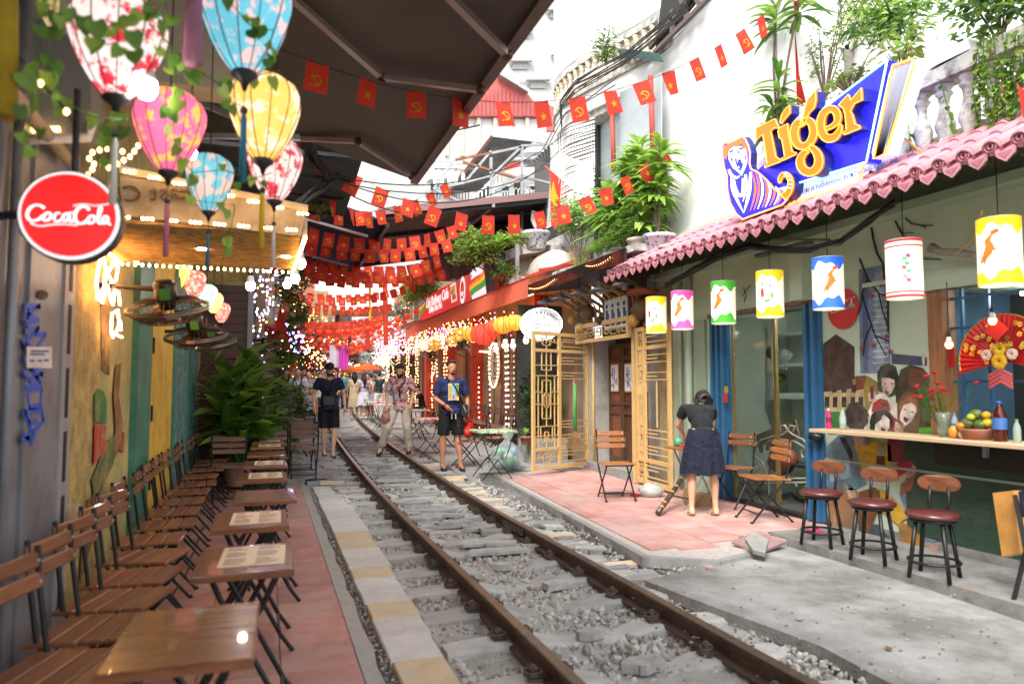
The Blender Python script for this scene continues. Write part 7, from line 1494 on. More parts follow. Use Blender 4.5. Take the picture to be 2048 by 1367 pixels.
mcl = thing('balcony_house', 'cluttered pale balconies with railings and air conditioners behind the steel frames', 'house'); rr = random.Random(71)
for k, (a, b, w, h) in enumerate([(858, 350, 70, 8), (850, 410, 90, 7), (1000, 410, 95, 8), (1010, 300, 80, 6), (760, 470, 60, 6)]):
 quad(mcl, m_white, 19.6, [(a, b), (a+w, b-3), (a+w, b+h-3), (a, b+h)], .5, 'balcony_floor')
 for q in range(int(w/6)): MB().bar(AY(a+3+q*6, b-1, 19.6), AY(a+3+q*6, b-26, 19.6), .03).build('baluster', m_steel if k % 2 else m_white, mcl)
 MB().bar(AY(a, b-26, 19.6), AY(a+w, b-29, 19.6), .05).build('handrail', m_steel, mcl)
for k, (a, b, w, h) in enumerate([(862, 362, 16, 30), (890, 360, 20, 34), (960, 372, 18, 30), (1004, 372, 14, 30), (1060, 372, 16, 30), (1085, 420, 14, 30), (1022, 420, 20, 30)]):
 quad(mcl, flat('3c3e42', .3), 20.3, [(a, b), (a+w, b), (a+w, b+h), (a, b+h)], .05, 'window_pane'); quad(mcl, m_white, 20.25, [(a-2, b-3), (a+w+2, b-3), (a+w+2, b), (a-2, b)], .1, 'window_frame')
for k, (a, b) in enumerate([(880, 398), (945, 330), (1048, 400), (1075, 350)]): quad(mcl, flat('b8b8b4', .5), 19.8, [(a, b), (a+16, b), (a+16, b+11), (a, b+11)], .3, 'air_conditioner')
lg = thing('stone_balcony', 'pale stone balcony corner carrying the blue and white pot', 'balcony')
MB().prism([AX(*p, 5.25) for p in [(985, 512), (1046, 488), (1105, 490), (1105, 500), (1046, 508), (990, 530)]], (.8, 0, 0)).build('slab', m_old, lg)
MB().box(5.7, 6.2, 11.8, 17.5, 3.6, 4.6).build('wall', m_old, lg)
MB().prism([AX(*p, 5.5) for p in [(1008, 510), (1062, 500), (1062, 560), (1008, 560)]], (.1, 0, 0)).build('pier', m_cream, lg)
t = thing('blue_pot', 'wide blue and white ceramic bowl pot on the stone balcony', 'pot'); potmesh(t, AY(1072, 464, 13), .27, m_blueware)
for i, (px, py, X_, n, l, w, m_, lab) in enumerate([(1025, 470, 5.2, 110, .6, .045, (4, 4, 2), 'arching grass like plant left of the blue and white pot')]):
 t = thing('spider_plant', lab, 'plant'); g = MB(); rosette(g, random.Random(i+50), AY(px, py+18, 13), n, l, w, m_, .5, .9); rosette(g, random.Random(i+60), AY(px-25, py+22, 13), n//2, l*.8, w, m_, .5, .9); g.build('foliage', LEAVES, t)
bush('bougainvillea', 'loose light green branches reaching left over the red sign box', AY(950, 495, 13.2), (.75, .5, .45), 1300, .12, .055, (4, 4, 3, 2), AY(985, 550, 13.4), 'shrub', None, 61)
bush('climber', 'green creeper around the stone post behind the sign box', AY(1010, 545, 13), (.4, .3, .3), 450, .09, .04, (1, 2, 0), AX(1000, 570, 5.4), 'plant', None, 62)
bush('small_tree', 'dense olive green tree leaning over the left end of the red sign box', AX(838, 575, 4.5), (.6, 2.4, .5), 3400, .17, .07, (4, 3, 2, 2), AX(870, 600, 5.2), 'tree', None, 63)
bush('dark_creeper', 'dark green leaves hanging below the olive tree beside the red pole', AX(800, 620, 4.7), (.4, 1.5, .6), 700, .12, .05, (0, 1), AX(815, 640, 5.2), 'plant', None, 64)
for i, (px, py, l) in enumerate([(1003, 520, 'dark metal lantern on top of the stone post'), (797, 545, 'dark round ornament hanging beyond the olive tree')]):
 t = thing('post_lantern', l, 'lantern', AX(px, py, 5.2)); MB().lathe((0, 0, 0), [(.1, -.25), (.14, -.22), (.12, .05), (.2, .08), (.05, .22)], 8).build('housing', flat('3a4450', .6), t)
t = thing('stone_post', 'weathered stone gate post wrapped in creeper behind the sign box', 'post'); MB().prism([AX(*p, 5.3) for p in [(985, 550), (1022, 542), (1022, 552), (1017, 556), (1017, 590), (990, 596), (990, 562), (985, 560)]], (.35, 0, 0)).build('shaft', m_cream, t)
o = MB().prism([AX(*p, 5.2) for p in [(1018, 558), (1034, 552), (1054, 556), (1054, 572), (1034, 572), (1018, 578)]], (.3, 0, 0)).build('polystyrene_box', m_white); tag(o, 'white box standing on the roof beside the creeper covered post', 'box')
t = thing('laundry', 'blue and white cloth hanging under the stone balcony', 'cloth'); g = MB(); g.prism([AY(*p, 14.5) for p in [(1078, 425), (1098, 428), (1100, 455), (1088, 440), (1080, 462), (1072, 460)]], (0, .02, 0)); g.build('cloth', flat('5a78c8', .7), t); MB().prism([AY(*p, 14.6) for p in [(1064, 420), (1080, 425), (1075, 470), (1062, 440)]], (0, .02, 0)).build('white_cloth', m_white, t)
dc = thing('dark_canopy', 'wide dark corrugated canopy on steel posts over the right side of the track', 'canopy')
corrugated((2.07, 14.2, 4.95), (2.07, 21, 4.95), (6.2, 21, 5.7), (6.2, 14.4, 5.7), 50, .02, m_corr, dc)
for y in (14.4, 16.5, 18.7, 20.8): MB().bar((2.1, y, 4.89), (6.2, y, 5.63), .08, .1).build('rafter', m_frame, dc)
for x, z in ((2.1, 4.9), (4.5, 5.33)): MB().bar((x, 14.3, z), (x, 21, z), .06, .09).build('beam', m_steel, dc)
MB().bar((2.04, 14.2, 4.96), (6.2, 14.4, 5.76), .05, .14).build('fascia', flat('8a6a68', .5), dc)
for y in (14.5, 20): MB().bar((5.1, y, 3.4), (5.1, y, 5.2), .08).build('post', m_steel, dc)
MB().box(5.75, 5.9, 13.6, 21, 3.6, 5.6).build('back_wall', m_dark, dc)
t = thing('red_pole', 'tall red painted pole with yellow banner beyond the canopy', 'pole', (0, 0, 0)); MB().bar(AY(770, 560, 23), AY(772, 690, 23), .14).bar(AY(734, 640, 26), AY(736, 700, 26), .14).build('pole', m_redp, t); MB().prism([AY(*p, 25.5) for p in [(737, 565), (742, 565), (742, 640), (738, 640)]], (0, .02, 0)).build('banner', flat('e8b818', .6), t)
t = thing('national_flag', 'large red flag with yellow star drooping from a slanting pole', 'flag'); MB().tube([AY(1090, 333, 12.2), AY(1158, 392, 11.8)], .018, 6).build('pole', flat('b03028', .5), t)
m_flag = M('flag_cloth', (.80, .07, .04), .75, var=.06, trans=.55); m_star = M('flag_yellow', (.75, .42, .02), .7, var=.04, trans=.3)
def rip(pts, n, Yp): return
MB().add([AY(1100, 340, 12.1), AY(1147, 382, 11.9), AY(1125, 400, 12.0), AY(1120, 452, 12.05), AY(1108, 455, 12.1), AY(1102, 450, 12.15)], [(0, 1, 2, 3, 4, 5)]).build('cloth', m_flag, t); MB().add([AY(*p, 11.9) for p in [(1107, 362), (1112, 385), (1118, 398), (1110, 400), (1112, 415), (1105, 405), (1101, 400), (1102, 380)]], [tuple(range(8))]).build('star', m_star, t)
# ivy post and coloured lights on the left, beyond the shutter
iv = thing('ivy_wall', 'wall covered by hanging ivy and ferns beyond the dark shutter', 'plant wall'); rr = random.Random(88)
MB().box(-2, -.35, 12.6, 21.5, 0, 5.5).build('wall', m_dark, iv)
g = MB()
for (px, py, y, rx_, rz_, n) in [(575, 590, 15, .35, .5, 500), (585, 640, 15.5, .3, .5, 400), (570, 720, 15, .35, .45, 450), (560, 780, 15, .35, .4, 400), (590, 800, 16, .3, .4, 350), (545, 830, 14.5, .25, .3, 260), (590, 560, 16, .4, .3, 300), (625, 395, 10.4, .28, .32, 420)]:
 if y < 12: continue
 c = AY(px, py, y); cloud(g, rr, c-V((0, 1.3, 0)), (rx_, .5, rz_), int(n*1.3), .15, .065, (1, 1, 2), clumps=25)
g.build('foliage', LEAVES, iv, kind='stuff')
bush('hanging_shrub', 'bright green shrub hanging between the cables and the navy awning', AY(635, 395, 10.3), (.22, .3, .36), 520, .08, .035, (2, 2, 1), AY(620, 350, 10.3), 'shrub', None, 89)
string('string_lights', 'multicoloured light chains wrapped round the post beside the ivy', [[AY(510, 545, 14), AY(512, 600, 14), AY(516, 650, 14), AY(512, 700, 14), AY(508, 800, 14)], [AY(530, 560, 14.4), AY(538, 620, 14.4), AY(528, 660, 14.4)], [AY(550, 520, 13.6), AY(545, 560, 14), AY(550, 620, 14.5)]], .034, [m_blue, glow('cool_bulb', (.75, .8, 1), 10), m_bulb, m_pink, m_green, m_bulb], .016, False, jit=.16)
string('string_lights', 'frosty violet cluster of lights under the red bunting', [[AY(575, 665, 19), AY(592, 665, 19), AY(590, 690, 19), AY(578, 680, 19)]], .02, [glow('violet', (.6, .25, 1), 9), glow('cool_bulb', (.75, .8, 1), 10), m_blue], .03, False, jit=.22)
string('string_lights', 'pink fuzzy cluster of lights behind the bare bulbs', [[AY(535, 545, 12.5), AY(555, 535, 12.5), AY(575, 520, 12.5), AY(595, 490, 12.5)]], .018, [m_pink, glow('pale_pink', (1, .5, .8), 12)], .012, False, jit=.13)
for k in range(5):
 y = 14+k*1.6; p = AY(560+k*6, 640+k*22, y); t = thing('red_pennant', ORD[k]+' drooping red pennant beside the ivy counted from the shutter post', 'flag', p); MB().prism([(0, 0, .3), (.11, 0, -.18), (-.1, .02, -.2)], (0, .004, 0)).build('cloth', m_flag, t) if k < 4 else MB().prism([(0, 0, .3), (.11, 0, -.1), (-.1, 0, -.2)], (0, .004, 0)).build('cloth', m_flag, t)
tr_ = thing('arch_trellis', 'brown lattice arch panel with white letters behind the tropical plant', 'trellis', (0, 0, 0)); TY = 11.6; m_tb2 = M('trellis_brown', (.13, .05, .025), .6, var=.2)
cA = AY(462, 800, TY); R_ = .50; zt = AY(462, 780, TY).z
ar = [cA+V((R_*cos(a), 0, 0)) for a in (0,)]
MB().tube([V((cA.x-R_, TY, 0)), V((cA.x-R_, TY, zt))]+[V((cA.x-R_*cos(a), TY, zt+R_*sin(a))) for a in [pi*k/12 for k in range(1, 12)]]+[V((cA.x+R_, TY, zt)), V((cA.x+R_, TY, 0))], .035, 8).build('arch', m_tb2, tr_)
g = MB()
for k in range(-9, 10):
 for s in (-1, 1):
  pts = []
  for j in range(60):
   z = .1+j*.035; x = k*.12+s*(z-.9)*.8
   if abs(x) < R_ and (z < zt or (x*x+(z-zt)**2) < R_*R_): pts.append((x, z))
  if len(pts) > 2: g.bar((cA.x+pts[0][0], TY+.012*s, pts[0][1]), (cA.x+pts[-1][0], TY+.012*s, pts[-1][1]), .022, .01, (0, 1, 0))
g.build('lattice', m_tb2, tr_)
g = MB()
for px, py in ((463, 750), (482, 750), (479, 784), (500, 784)):
 c = AY(px, py, TY-.06); g.tube([c+V((.055*cos(a), 0, .075*sin(a))) for a in [2*pi*k/14 for k in range(15)]], [.014+.008*abs(cos(2*pi*k/14)) for k in range(15)], 5)
g.build('letters', m_white, tr_)
MB().tube([AY(432, 815, TY-.1), AY(500, 808, TY-.1), AY(515, 815, TY-.1)], .02, 6).build('rail', m_white, tr_)
pl = thing('ginger_plant', 'big tropical ginger plant with long glossy leaves in front of the lattice arch', 'plant'); rr = random.Random(19); pb = V((-.35, 10.9, 0))
potmesh(pl, V((-.35, 11.0, .38)), .26, m_cpot); g = MB()
stems = []
for k in range(22):
 e = V((rr.uniform(-.42, .36), rr.uniform(-.35, .2), rr.uniform(.8, 1.95))); stems.append(e); g.tube([pb+V((rr.uniform(-.1, .1), rr.uniform(-.1, .1), .3)), pb+e*.5+V((0, 0, .1)), pb+e], .012, 5)
g.build('stems', lf_mid, pl)
lfm = []
for L_, w in ((.5, .19), (.42, .16), (.36, .14), (.7, .22)):
 for m_ in (lf_mid, lf_lite, lf_mid, lf_lite, lf_lite): g = MB(); leaf(g, (0, 0, 0), (1, 0, 0), L_, w, bend=.35, seg=5); lfm.append(g.mesh('leaf', m_, True))
for e in stems:
 for j in range(8):
  f = .45+.55*j/7; a = j*2.6+rr.random(); link('leaf', lfm[rr.randrange(len(lfm))], pl, pb+e*f+V((0, 0, .1*(1-f))), (rr.uniform(-.3, .3), -rr.uniform(.1, 1.1), a))
for px, py, ang, L_ in ((470, 765, -.9, .75), (440, 700, -1.0, .5), (500, 830, -.6, .5), (410, 740, -.3, .5), (520, 850, -1.2, .45), (505, 700, -.75, .45)):
 g = MB(); leaf(g, (0, 0, 0), (1, 0, 0), L_, .13, bend=.12, seg=5); link('leaf', g.mesh('leaf', lf_lite if py < 800 else lf_mid, True), pl, AY(px-10, py+20, 10.5), (0, ang, -.2))
bush('ground_plants', 'mass of darker leafy pots under the ginger plant by the last tables', V((-.1, 11.4, .5)), (.5, .4, .4), 420, .2, .07, (0, 1, 1), V((-.1, 11.4, .1)), 'plant', .2, 91)
MB().box(-.95, .5, 11.5, 11.9, 0, .1)
o = MB().box(-.25, .25, -.12, .12, 0, .18).build('log_planter', M('log', (.14, .11, .09), .9, var=.4, sc=20)); o.location = AY(541, 757, 14.2); tag(o, 'grey wooden box planter hanging beside the lattice arch', 'planter')
# rest of the street on both sides
rr = random.Random(123); wcols = [(.30, .20, .10), (.45, .38, .25), (.16, .12, .10), (.5, .45, .38), (.12, .16, .18), (.40, .14, .08), (.5, .33, .1)]
def far_house(side, y0, y1, k):
 x0 = (5.3 if side > 0 else -.6)+cx((y0+y1)/2)*(1.0)+(.2*rr.uniform(-1, 1)); H = rr.uniform(5.5, 8.5); g0 = gz(y0)
 wn = ['ochre', 'cream', 'dark brown', 'pale grey', 'blue grey', 'brick red', 'mustard'][k % 7]
 t = thing('street_house', '%s narrow house, %s beyond the %s' % (wn, ORD[k], 'coral awnings' if side > 0 else 'ivy covered wall'), 'house')
 xa, xb = (x0, x0+3) if side > 0 else (x0-3, x0)
 MB().box(xa, xb, y0, y1-.05, g0-.3, g0+H).build('wall', M('street_wall_%d' % (k % 7), wcols[k % 7], .85, var=.15, sc=2), t)
 s = -side; xf = x0
 for fl in range(2):
  z = g0+.2+fl*3
  for q in range(2):
   ya = y0+.4+q*(y1-y0)*.48; yb = ya+(y1-y0)*.3
   MB().box(min(xf+s*.03, xf), max(xf+s*.03, xf), ya, yb, z+.2, z+2.1).build('window', M('far_window', (.05, .045, .04), .3, var=.3), t)
   MB().box(min(xf+s*.06, xf+s*.031), max(xf+s*.06, xf+s*.031), ya-.08, ya, z+.1, z+2.2).box(min(xf+s*.06, xf+s*.031), max(xf+s*.06, xf+s*.031), yb, yb+.08, z+.1, z+2.2).build('window_frame', m_wd2, t)
 zb = g0+3.0; xo = xf+s*1.0
 MB().box(min(xo, xf), max(xo, xf), y0+.1, y1-.2, zb-.12, zb).build('balcony_floor', m_redp if k % 3 == 0 else m_old, t)
 for z in (zb+.5, zb+.95): MB().bar((xo, y0+.1, z), (xo, y1-.2, z), .04).bar((xo, y0+.1, z), (xf, y0+.1, z), .04).build('rail', M('rail_brown', (.2, .1, .06), .6), t)
 g = MB()
 for q in range(10): yq = y0+.1+(y1-y0-.3)*q/9; g.bar((xo, yq, zb), (xo, yq, zb+.95), .025)
 for q in range(5): xq = xf+s*q*.25; g.bar((xq, y0+.1, zb), (xq, y0+.1, zb+.95), .025)
 g.build('balusters', MATS['rail_brown'], t, kind='stuff')
 aw_c = [(.5, .06, .04), (.55, .3, .05), (.3, .05, .05), (.45, .12, .3), (.1, .2, .3)][k % 5]
 MB().add([(xf, y0, g0+2.95), (xf+s*1.3, y0, g0+2.55), (xf+s*1.3, y1, g0+2.55), (xf, y1, g0+2.95), (xf, y0, g0+2.98), (xf+s*1.3, y0, g0+2.58), (xf+s*1.3, y1, g0+2.58), (xf, y1, g0+2.98)], [(0, 3, 2, 1), (4, 5, 6, 7), (1, 2, 6, 5), (0, 1, 5, 4)]).build('awning', M('street_awning_%d' % (k % 5), aw_c, .7, trans=.3), t)
 MB().box(xf+s*.4-.02, xf+s*.9, y0+.2, y0+.26, g0+3.2, g0+3.9).build('sign_board', flat(['d8d0c0', 'c03020', 'e0b030', '40608a', 'd060a0'][k % 5], .5), t) if side > 0 else MB().box(xf, xf+.5, y0+.2, y0+.26, g0+3.2, g0+3.8).build('sign_board', flat(['d8d0c0', 'c03020', 'e0b030'][k % 3], .5), t)
 L = [[V((xf+s*1.25, y0, g0+2.5)), V((xf+s*1.25, y1, g0+2.5))], [V((xf+s*.5, y0+.3, g0+2.6)), V((xf+s*.5, y0+.3, g0+.8))], [V((xf+s*.5, y1-.3, g0+2.6)), V((xf+s*.5, y1-.3, g0+.8))], [V((xo, y0, zb+1)), V((xo, y1, zb+.9))], [V((xf+s*.3, y0, zb+2.6)), V((xf+s*.9, y0, zb+1.0))]]
 B = MB()
 for p in L:
  for q in spaced(p, .13 if side > 0 else .22): B.mat(rr.choice((0, 0, 0, 1, 2)) if side > 0 else rr.choice((0, 0, 2))); B.sph(q+V((rr.uniform(-.1, .1), rr.uniform(-.1, .1), rr.uniform(-.12, .12))), .022 if y0 < 45 else .03, 5, 4)
 B.build('fairy_lights', [m_bulb, MATS['white_string'], [m_pink, m_blue, m_orl, m_green][k % 4]], t, kind='stuff')
y = 30; k = 0
while y < 78: d = rr.uniform(4.2, 6); far_house(1, y, y+d, k); y += d; k += 1
MB()
y = 21.5; k = 0
while y < 78: d = rr.uniform(4.2, 6); far_house(-1, y, y+d, k); y += d; k += 1
e = thing('street_end_building', 'hazy building closing the far end of the street', 'building'); MB().box(4, 40, 84, 90, 0, 16).build('wall', m_hw, e)
bush('street_end_tree', 'dark green trees standing at the far end of the street', (11, 72, 4.0), (3, 2, 2.2), 900, .5, .3, (0, 1), (11, 72, 1), 'tree', None, 99)
for k, (px, py, y) in enumerate([(800, 740, 27), (735, 748, 33), (842, 770, 27)]): pass
for i, (px, py, y, c, l) in enumerate([(790, 737, 30, 'e0682a', 'round orange parasol edge over the far cafe tables'), (757, 743, 34, 'e87830', 'second orange parasol edge further along')]):
 p = AY(px-55, py-2, y); t = thing('parasol', l, 'parasol', p); MB().lathe((0, 0, 0), [(.6, -.1), (.55, 0), (.1, .2)], 14, False).build('canopy', flat(c, .7, trans=.3), t, True); MB().tube([(0, 0, .28), (0, 0, -(p.z-gz(p.y)))], .025, 6).build('pole', m_white, t)
for i, (px, py, c, w, h, l) in enumerate([(686, 715, 'c040a8', .5, 1.0, 'magenta cloth hanging from the balcony over the street'), (668, 712, 'd8d4e0', .4, 1.0, 'pale lilac cloth hanging beside the magenta one')]):
 p = AY(px, py, 33); t = thing('hanging_cloth', l, 'cloth', p); g = MB(); n = 6
 for q in range(n): x = -w/2+w*q/n; g.add([(x, .03*(q % 2), h/2), (x+w/n, .03*((q+1) % 2), h/2), (x+w/n, .03*((q+1) % 2), -h/2), (x, .03*(q % 2), -h/2)], [(0, 1, 2, 3)])
 g.build('cloth', flat(c, .7), t)
# people
DEP = bpy.context
def remesh(mb, vox, mats, name, parent, sm=3, extra=None):
 me = mb.mesh('tmp', mats[0] if isinstance(mats, list) else mats); o = bpy.data.objects.new('tmp', me); COL.objects.link(o)
 m = o.modifiers.new('r', 'REMESH'); m.mode = 'VOXEL'; m.voxel_size = vox; m.use_smooth_shade = True
 if sm: s = o.modifiers.new('s', 'SMOOTH'); s.iterations = sm; s.factor = .5
 dg = DEP.evaluated_depsgraph_get(); dg.update(); me2 = bpy.data.meshes.new_from_object(o.evaluated_get(dg)); bpy.data.objects.remove(o); bpy.data.meshes.remove(me)
 if extra:
  import bmesh
  bm = bmesh.new(); bm.from_mesh(me2); ex = extra.mesh('x', mats); bm.from_mesh(ex); bm.to_mesh(me2); bm.free(); bpy.data.meshes.remove(ex)
 me2.materials.clear()
 for q in (mats if isinstance(mats, list) else [mats]): me2.materials.append(q)
 me2.polygons.foreach_set('use_smooth', [True]*len(me2.polygons)); me2.name = name; return link(name, me2, parent)
J0 = dict(pel=(0, 0, .96), ch=(0, .0, 1.30), nk=(0, -.01, 1.50), hd=(0, .02, 1.655), shL=(-.19, -.01, 1.44), shR=(.19, -.01, 1.44), elL=(-.24, -.02, 1.15), elR=(.24, -.02, 1.15), wrL=(-.25, .05, .90), wrR=(.25, .05, .90), hpL=(-.095, 0, .93), hpR=(.095, 0, .93), knL=(-.10, .02, .50), knR=(.10, .02, .50), anL=(-.10, -.02, .085), anR=(.10, -.02, .085))
def limb(m, p, q, a, b, n=12):
 p, q = V(p), V(q); m.tube([p, p.lerp(q, .35), q], [a, (a*.62+b*.38)*1.05, b], n); m.sph(p, a, n, 8); m.sph(q, b, n, 8)
def person(label, pos, rz, H=1.75, J=None, skin='d8a684', hair='1a1412', top=('tee', '1c2b4a'), bot=('shorts', '17171a'), vox=.012, look=0., beard=False, long=0, cap=None, female=False, shoes='2a2420', foots='sandal', fat=1., topmat=None, sleeve=.6, blen=None, turn=0, smile=False):
 s = H/1.78; t = thing('person', label, 'person', pos, rz, None, s); j = {k: V(v) for k, v in J0.items()}
 for k, v in (J or {}).items(): j[k] = V(v)
 ms = M('skin_'+skin, hexc(skin), .55, var=.08, sc=12); mh = flat(hair, .6, 1, .2); md = flat('120c0a', .4); ml = flat('7a3a34', .5)
 f = fat; b = MB(); up = (j['nk']-j['pel']).normalized(); hd = j['hd']
 lk = Matrix.Translation(hd) @ Matrix.Rotation(turn, 4, 'Z') @ Matrix.Rotation(-look, 4, 'X')
 b.sph(j['pel'], (.145*f, .105*f, .11), 14, 9); b.sph(j['pel'].lerp(j['ch'], .5), (.128*f, .095*f, .15), 14, 9); b.sph(j['ch'], (.158*f, .105*f, .15), 14, 9)
 for q in 'LR': limb(b, j['ch'].lerp(j['sh'+q], .6), j['sh'+q], .058*f, .046*f); limb(b, j['sh'+q], j['el'+q], .05*f, .037*f); limb(b, j['el'+q], j['wr'+q], .037*f, .025); limb(b, j['hp'+q], j['kn'+q], .085*f, .053*f)
 for q in 'LR':
  k, a = j['kn'+q], j['an'+q]; b.tube([k, k.lerp(a, .3)-V((0, .012, 0)), k.lerp(a, .75), a], [.052*f, .056*f, .036, .034], 12); b.sph(k, .053*f, 10, 8); b.sph(a, .036, 8, 6)
 limb(b, j['nk']-up*.06, hd-V((0, .01, .06)), .058*f, .05)
 b.T = lk; b.sph((0, -.01, .03), (.075, .095, .09), 16, 12); b.sph((0, .025, -.045), (.056, .062, .07), 14, 10); b.tube([(0, .085, .01), (0, .108, -.03)], [.008, .015], 8); b.sph((0, .1, -.032), .014, 8, 6)
 for x in (-1, 1): b.sph((x*.077, -.005, -.005), (.012, .02, .032), 8, 6)
 b.sph((0, .083, -.075), (.024, .012, .012), 8, 6); b.T = None
 toes = {}
 for q in 'LR':
  a = j['an'+q]; d = (V((j['kn'+q].x-a.x, 0, 0))*.0+V((0, 1, 0))); dz = V(j.get('ft'+q, (0, 1, -.25))).normalized(); toes[q] = (a, dz)
  b.tube([a-V((0, .03, .03))-dz*.02, a+dz*.08-V((0, 0, .03)), a+dz*.17-V((0, 0, .02))], [.036, .036, .024], 10)
 ex = MB()
 for q, sx in (('L', -1), ('R', 1)):
  w = j['wr'+q]; d = (w-j['el'+q]).normalized(); d = (d+V((0, 0, -.35))).normalized(); a = V((0, 1, 0)); a = (a-d*a.dot(d)).normalized(); n = d.cross(a)*sx
  b.sph(w+d*.045, .03, 10, 8); ex.tube([w-d*.01, w+d*.03, w+d*.085], [.024, .036, .032], 8)
  for k, L in enumerate((.062, .075, .07, .055)):
   p0 = w+d*.08+a*(.027-.018*k); ex.tube([p0, p0+d*L*.5-n*.006, p0+d*L-n*.03], [.0105, .0095, .007], 6)
  p0 = w+d*.03+a*.03; ex.tube([p0, p0+a*.025+d*.03, p0+a*.022+d*.06], [.013, .011, .008], 6)
 ex.T = lk; ex.mat(1)
 for x in (-.029, .029): ex.sph((x, .0885, .012), (.010, .005, .005), 8, 6)
 for x in (-1, 1): ex.tube([(x*.014, .096, .032), (x*.03, .094, .037), (x*.046, .082, .031)], [.002, .003, .002], 5)
 ex.mat(2).tube([(-.024, .083, -.066), (0, .097, -.070 - (.008 if smile else 0)), (.024, .083, -.066)], [.003, .006, .003], 5)
 if smile: ex.mat(3).tube([(-.018, .09, -.066), (0, .1005, -.069), (.018, .09, -.066)], [.002, .005, .002], 5)
 remesh(b, vox, [ms, md, ml, m_white], 'body', t, 2, ex)
 h = MB(); h.T = lk
 if cap:
  h2 = MB(); h2.T = lk; h2.sph((0, -.01, .065), (.086, .106, .075), 16, 10); h2.tube([(-.06, .07, .06), (0, .14, .045), (.06, .07, .06)], .012, 8); h2.prism([V((.075*cos(a), .06+.10*sin(a), .06)) for a in [pi*k/8 for k in range(9)]], (0, 0, .008)); h2.build('cap', flat(cap, .7), t, True)
  h.sph((0, -.045, .0), (.078, .07, .06), 12, 8)
 else: h.sph((0, -.028, .052), (.083, .096, .088), 16, 12); h.sph((0, .035, .1), (.06, .05, .03), 10, 6)
 if long:
  h.sph((0, -.07, -.02), (.08, .06, .1), 12, 8); h.tube([(0, -.08, .0), (0, -.10, -.14), (0, -.11, -long)], [.085, .085, .03], 12)
  for x in (-1, 1): h.tube([(x*.07, .0, .05), (x*.085, -.01, -.05), (x*.085, -.03, -min(long, .25))], [.03, .026, .014], 8)
 h.build('hair', mh, t, True)
 if beard: h = MB(); h.T = lk; h.sph((0, .06 if beard < 1 else .045, -.085 if beard < 1 else -.08), (.03, .035, .028) if beard < 1 else (.056, .053, .042 if beard < 2 else .068), 12, 8); [h.sph((x*.052, .02, -.055), (.014, .03, .035), 8, 6) for x in (-1, 1) if beard >= 1]; h.tube([(-.03, .09, -.05), (0, .103, -.047), (.03, .09, -.05)], .007, 6); h.build('beard', flat('1a1210', .8), t, True)
 kind, col = top; mt = topmat or flat(col, .85, 1, .15, bump=1., bs=14, bdist=.03); g = MB()
 if kind in ('tee', 'tank', 'dress'):
  e = 1.0 if female else 1.06
  g.sph(j['pel']+up*(.03), (.155*f*e, .12*f, .11), 14, 9); g.sph(j['pel'].lerp(j['ch'], .5), ((.135 if female else .150)*f, .112*f, .16), 14, 9); g.sph(j['ch'], (.170*f, .12*f, .15), 14, 9); g.sph(j['ch'].lerp(j['nk'], .55), (.12*f, .085*f, .07), 12, 8)
  for q in 'LR':
   g.tube([j['ch'].lerp(j['sh'+q], .5)+up*.02, j['sh'+q]+up*.006], [.09*f, .062*f], 12); g.sph(j['sh'+q]-up*.006, .062*f, 12, 8)
   if kind == 'tee': g.tube([j['sh'+q], j['sh'+q].lerp(j['el'+q], sleeve)], [.062*f, .066*f], 12)
  if not female: g.tube([j['pel']+up*.02, j['pel']-up*.07], [.155*f, .165*f], 16)
  remesh(g, vox, mt, 'shirt' if kind != 'dress' else 'dress_top', t, 3)
 kind, col = bot; mb_ = flat(col, .85, 1, .15, bump=1., bs=14, bdist=.03); g = MB()
 if kind in ('shorts', 'pants', 'loose'):
  L = blen or (.8 if kind == 'shorts' else 1.); g.sph(j['pel']-V((0, 0, .02)), (.158*f, .12*f, .10), 14, 9)
  for q in 'LR':
   hp, kn, an = j['hp'+q], j['kn'+q], j['an'+q]
   if kind == 'shorts': g.tube([hp+V((0, 0, .02)), hp.lerp(kn, .5), hp.lerp(kn, L)], [.10*f, .096*f, .093*f], 14)
   else: w = .085 if kind == 'loose' else .062; g.tube([hp+V((0, 0, .02)), hp.lerp(kn, .5), kn, kn.lerp(an, .6), kn.lerp(an, .98)], [.10*f, .092*f, w, w*.93, w], 14)
  remesh(g, vox, mb_, 'shorts' if kind == 'shorts' else 'trousers', t, 2)
 else:
  hem = V(((j['knL'].x+j['knR'].x)/2, (j['knL'].y+j['knR'].y)/2, j['pel'].z-(blen or .42))); wst = j['pel']+V((0, 0, .10)); n = 48; r0, r1 = .156*f, .235*f if kind == 'skirt' else .2*f
  for i in range(7):
   q = i/6; c = wst.lerp(hem, q); r = r0+(r1-r0)*q**.7
   for k in range(n): a = 2*pi*k/n; rr_ = r*(1+.07*q*(1 if k % 4 < 2 else -1)); g.v.append((c.x+rr_*cos(a)*1.12, c.y+rr_*sin(a)*.9, c.z+.012*sin(a*5)*q))
  for i in range(6):
   for k in range(n): g.f.append((i*n+k, i*n+(k+1) % n, (i+1)*n+(k+1) % n, (i+1)*n+k)); g.mi.append(0)
  g.build('skirt', mb_, t, True)
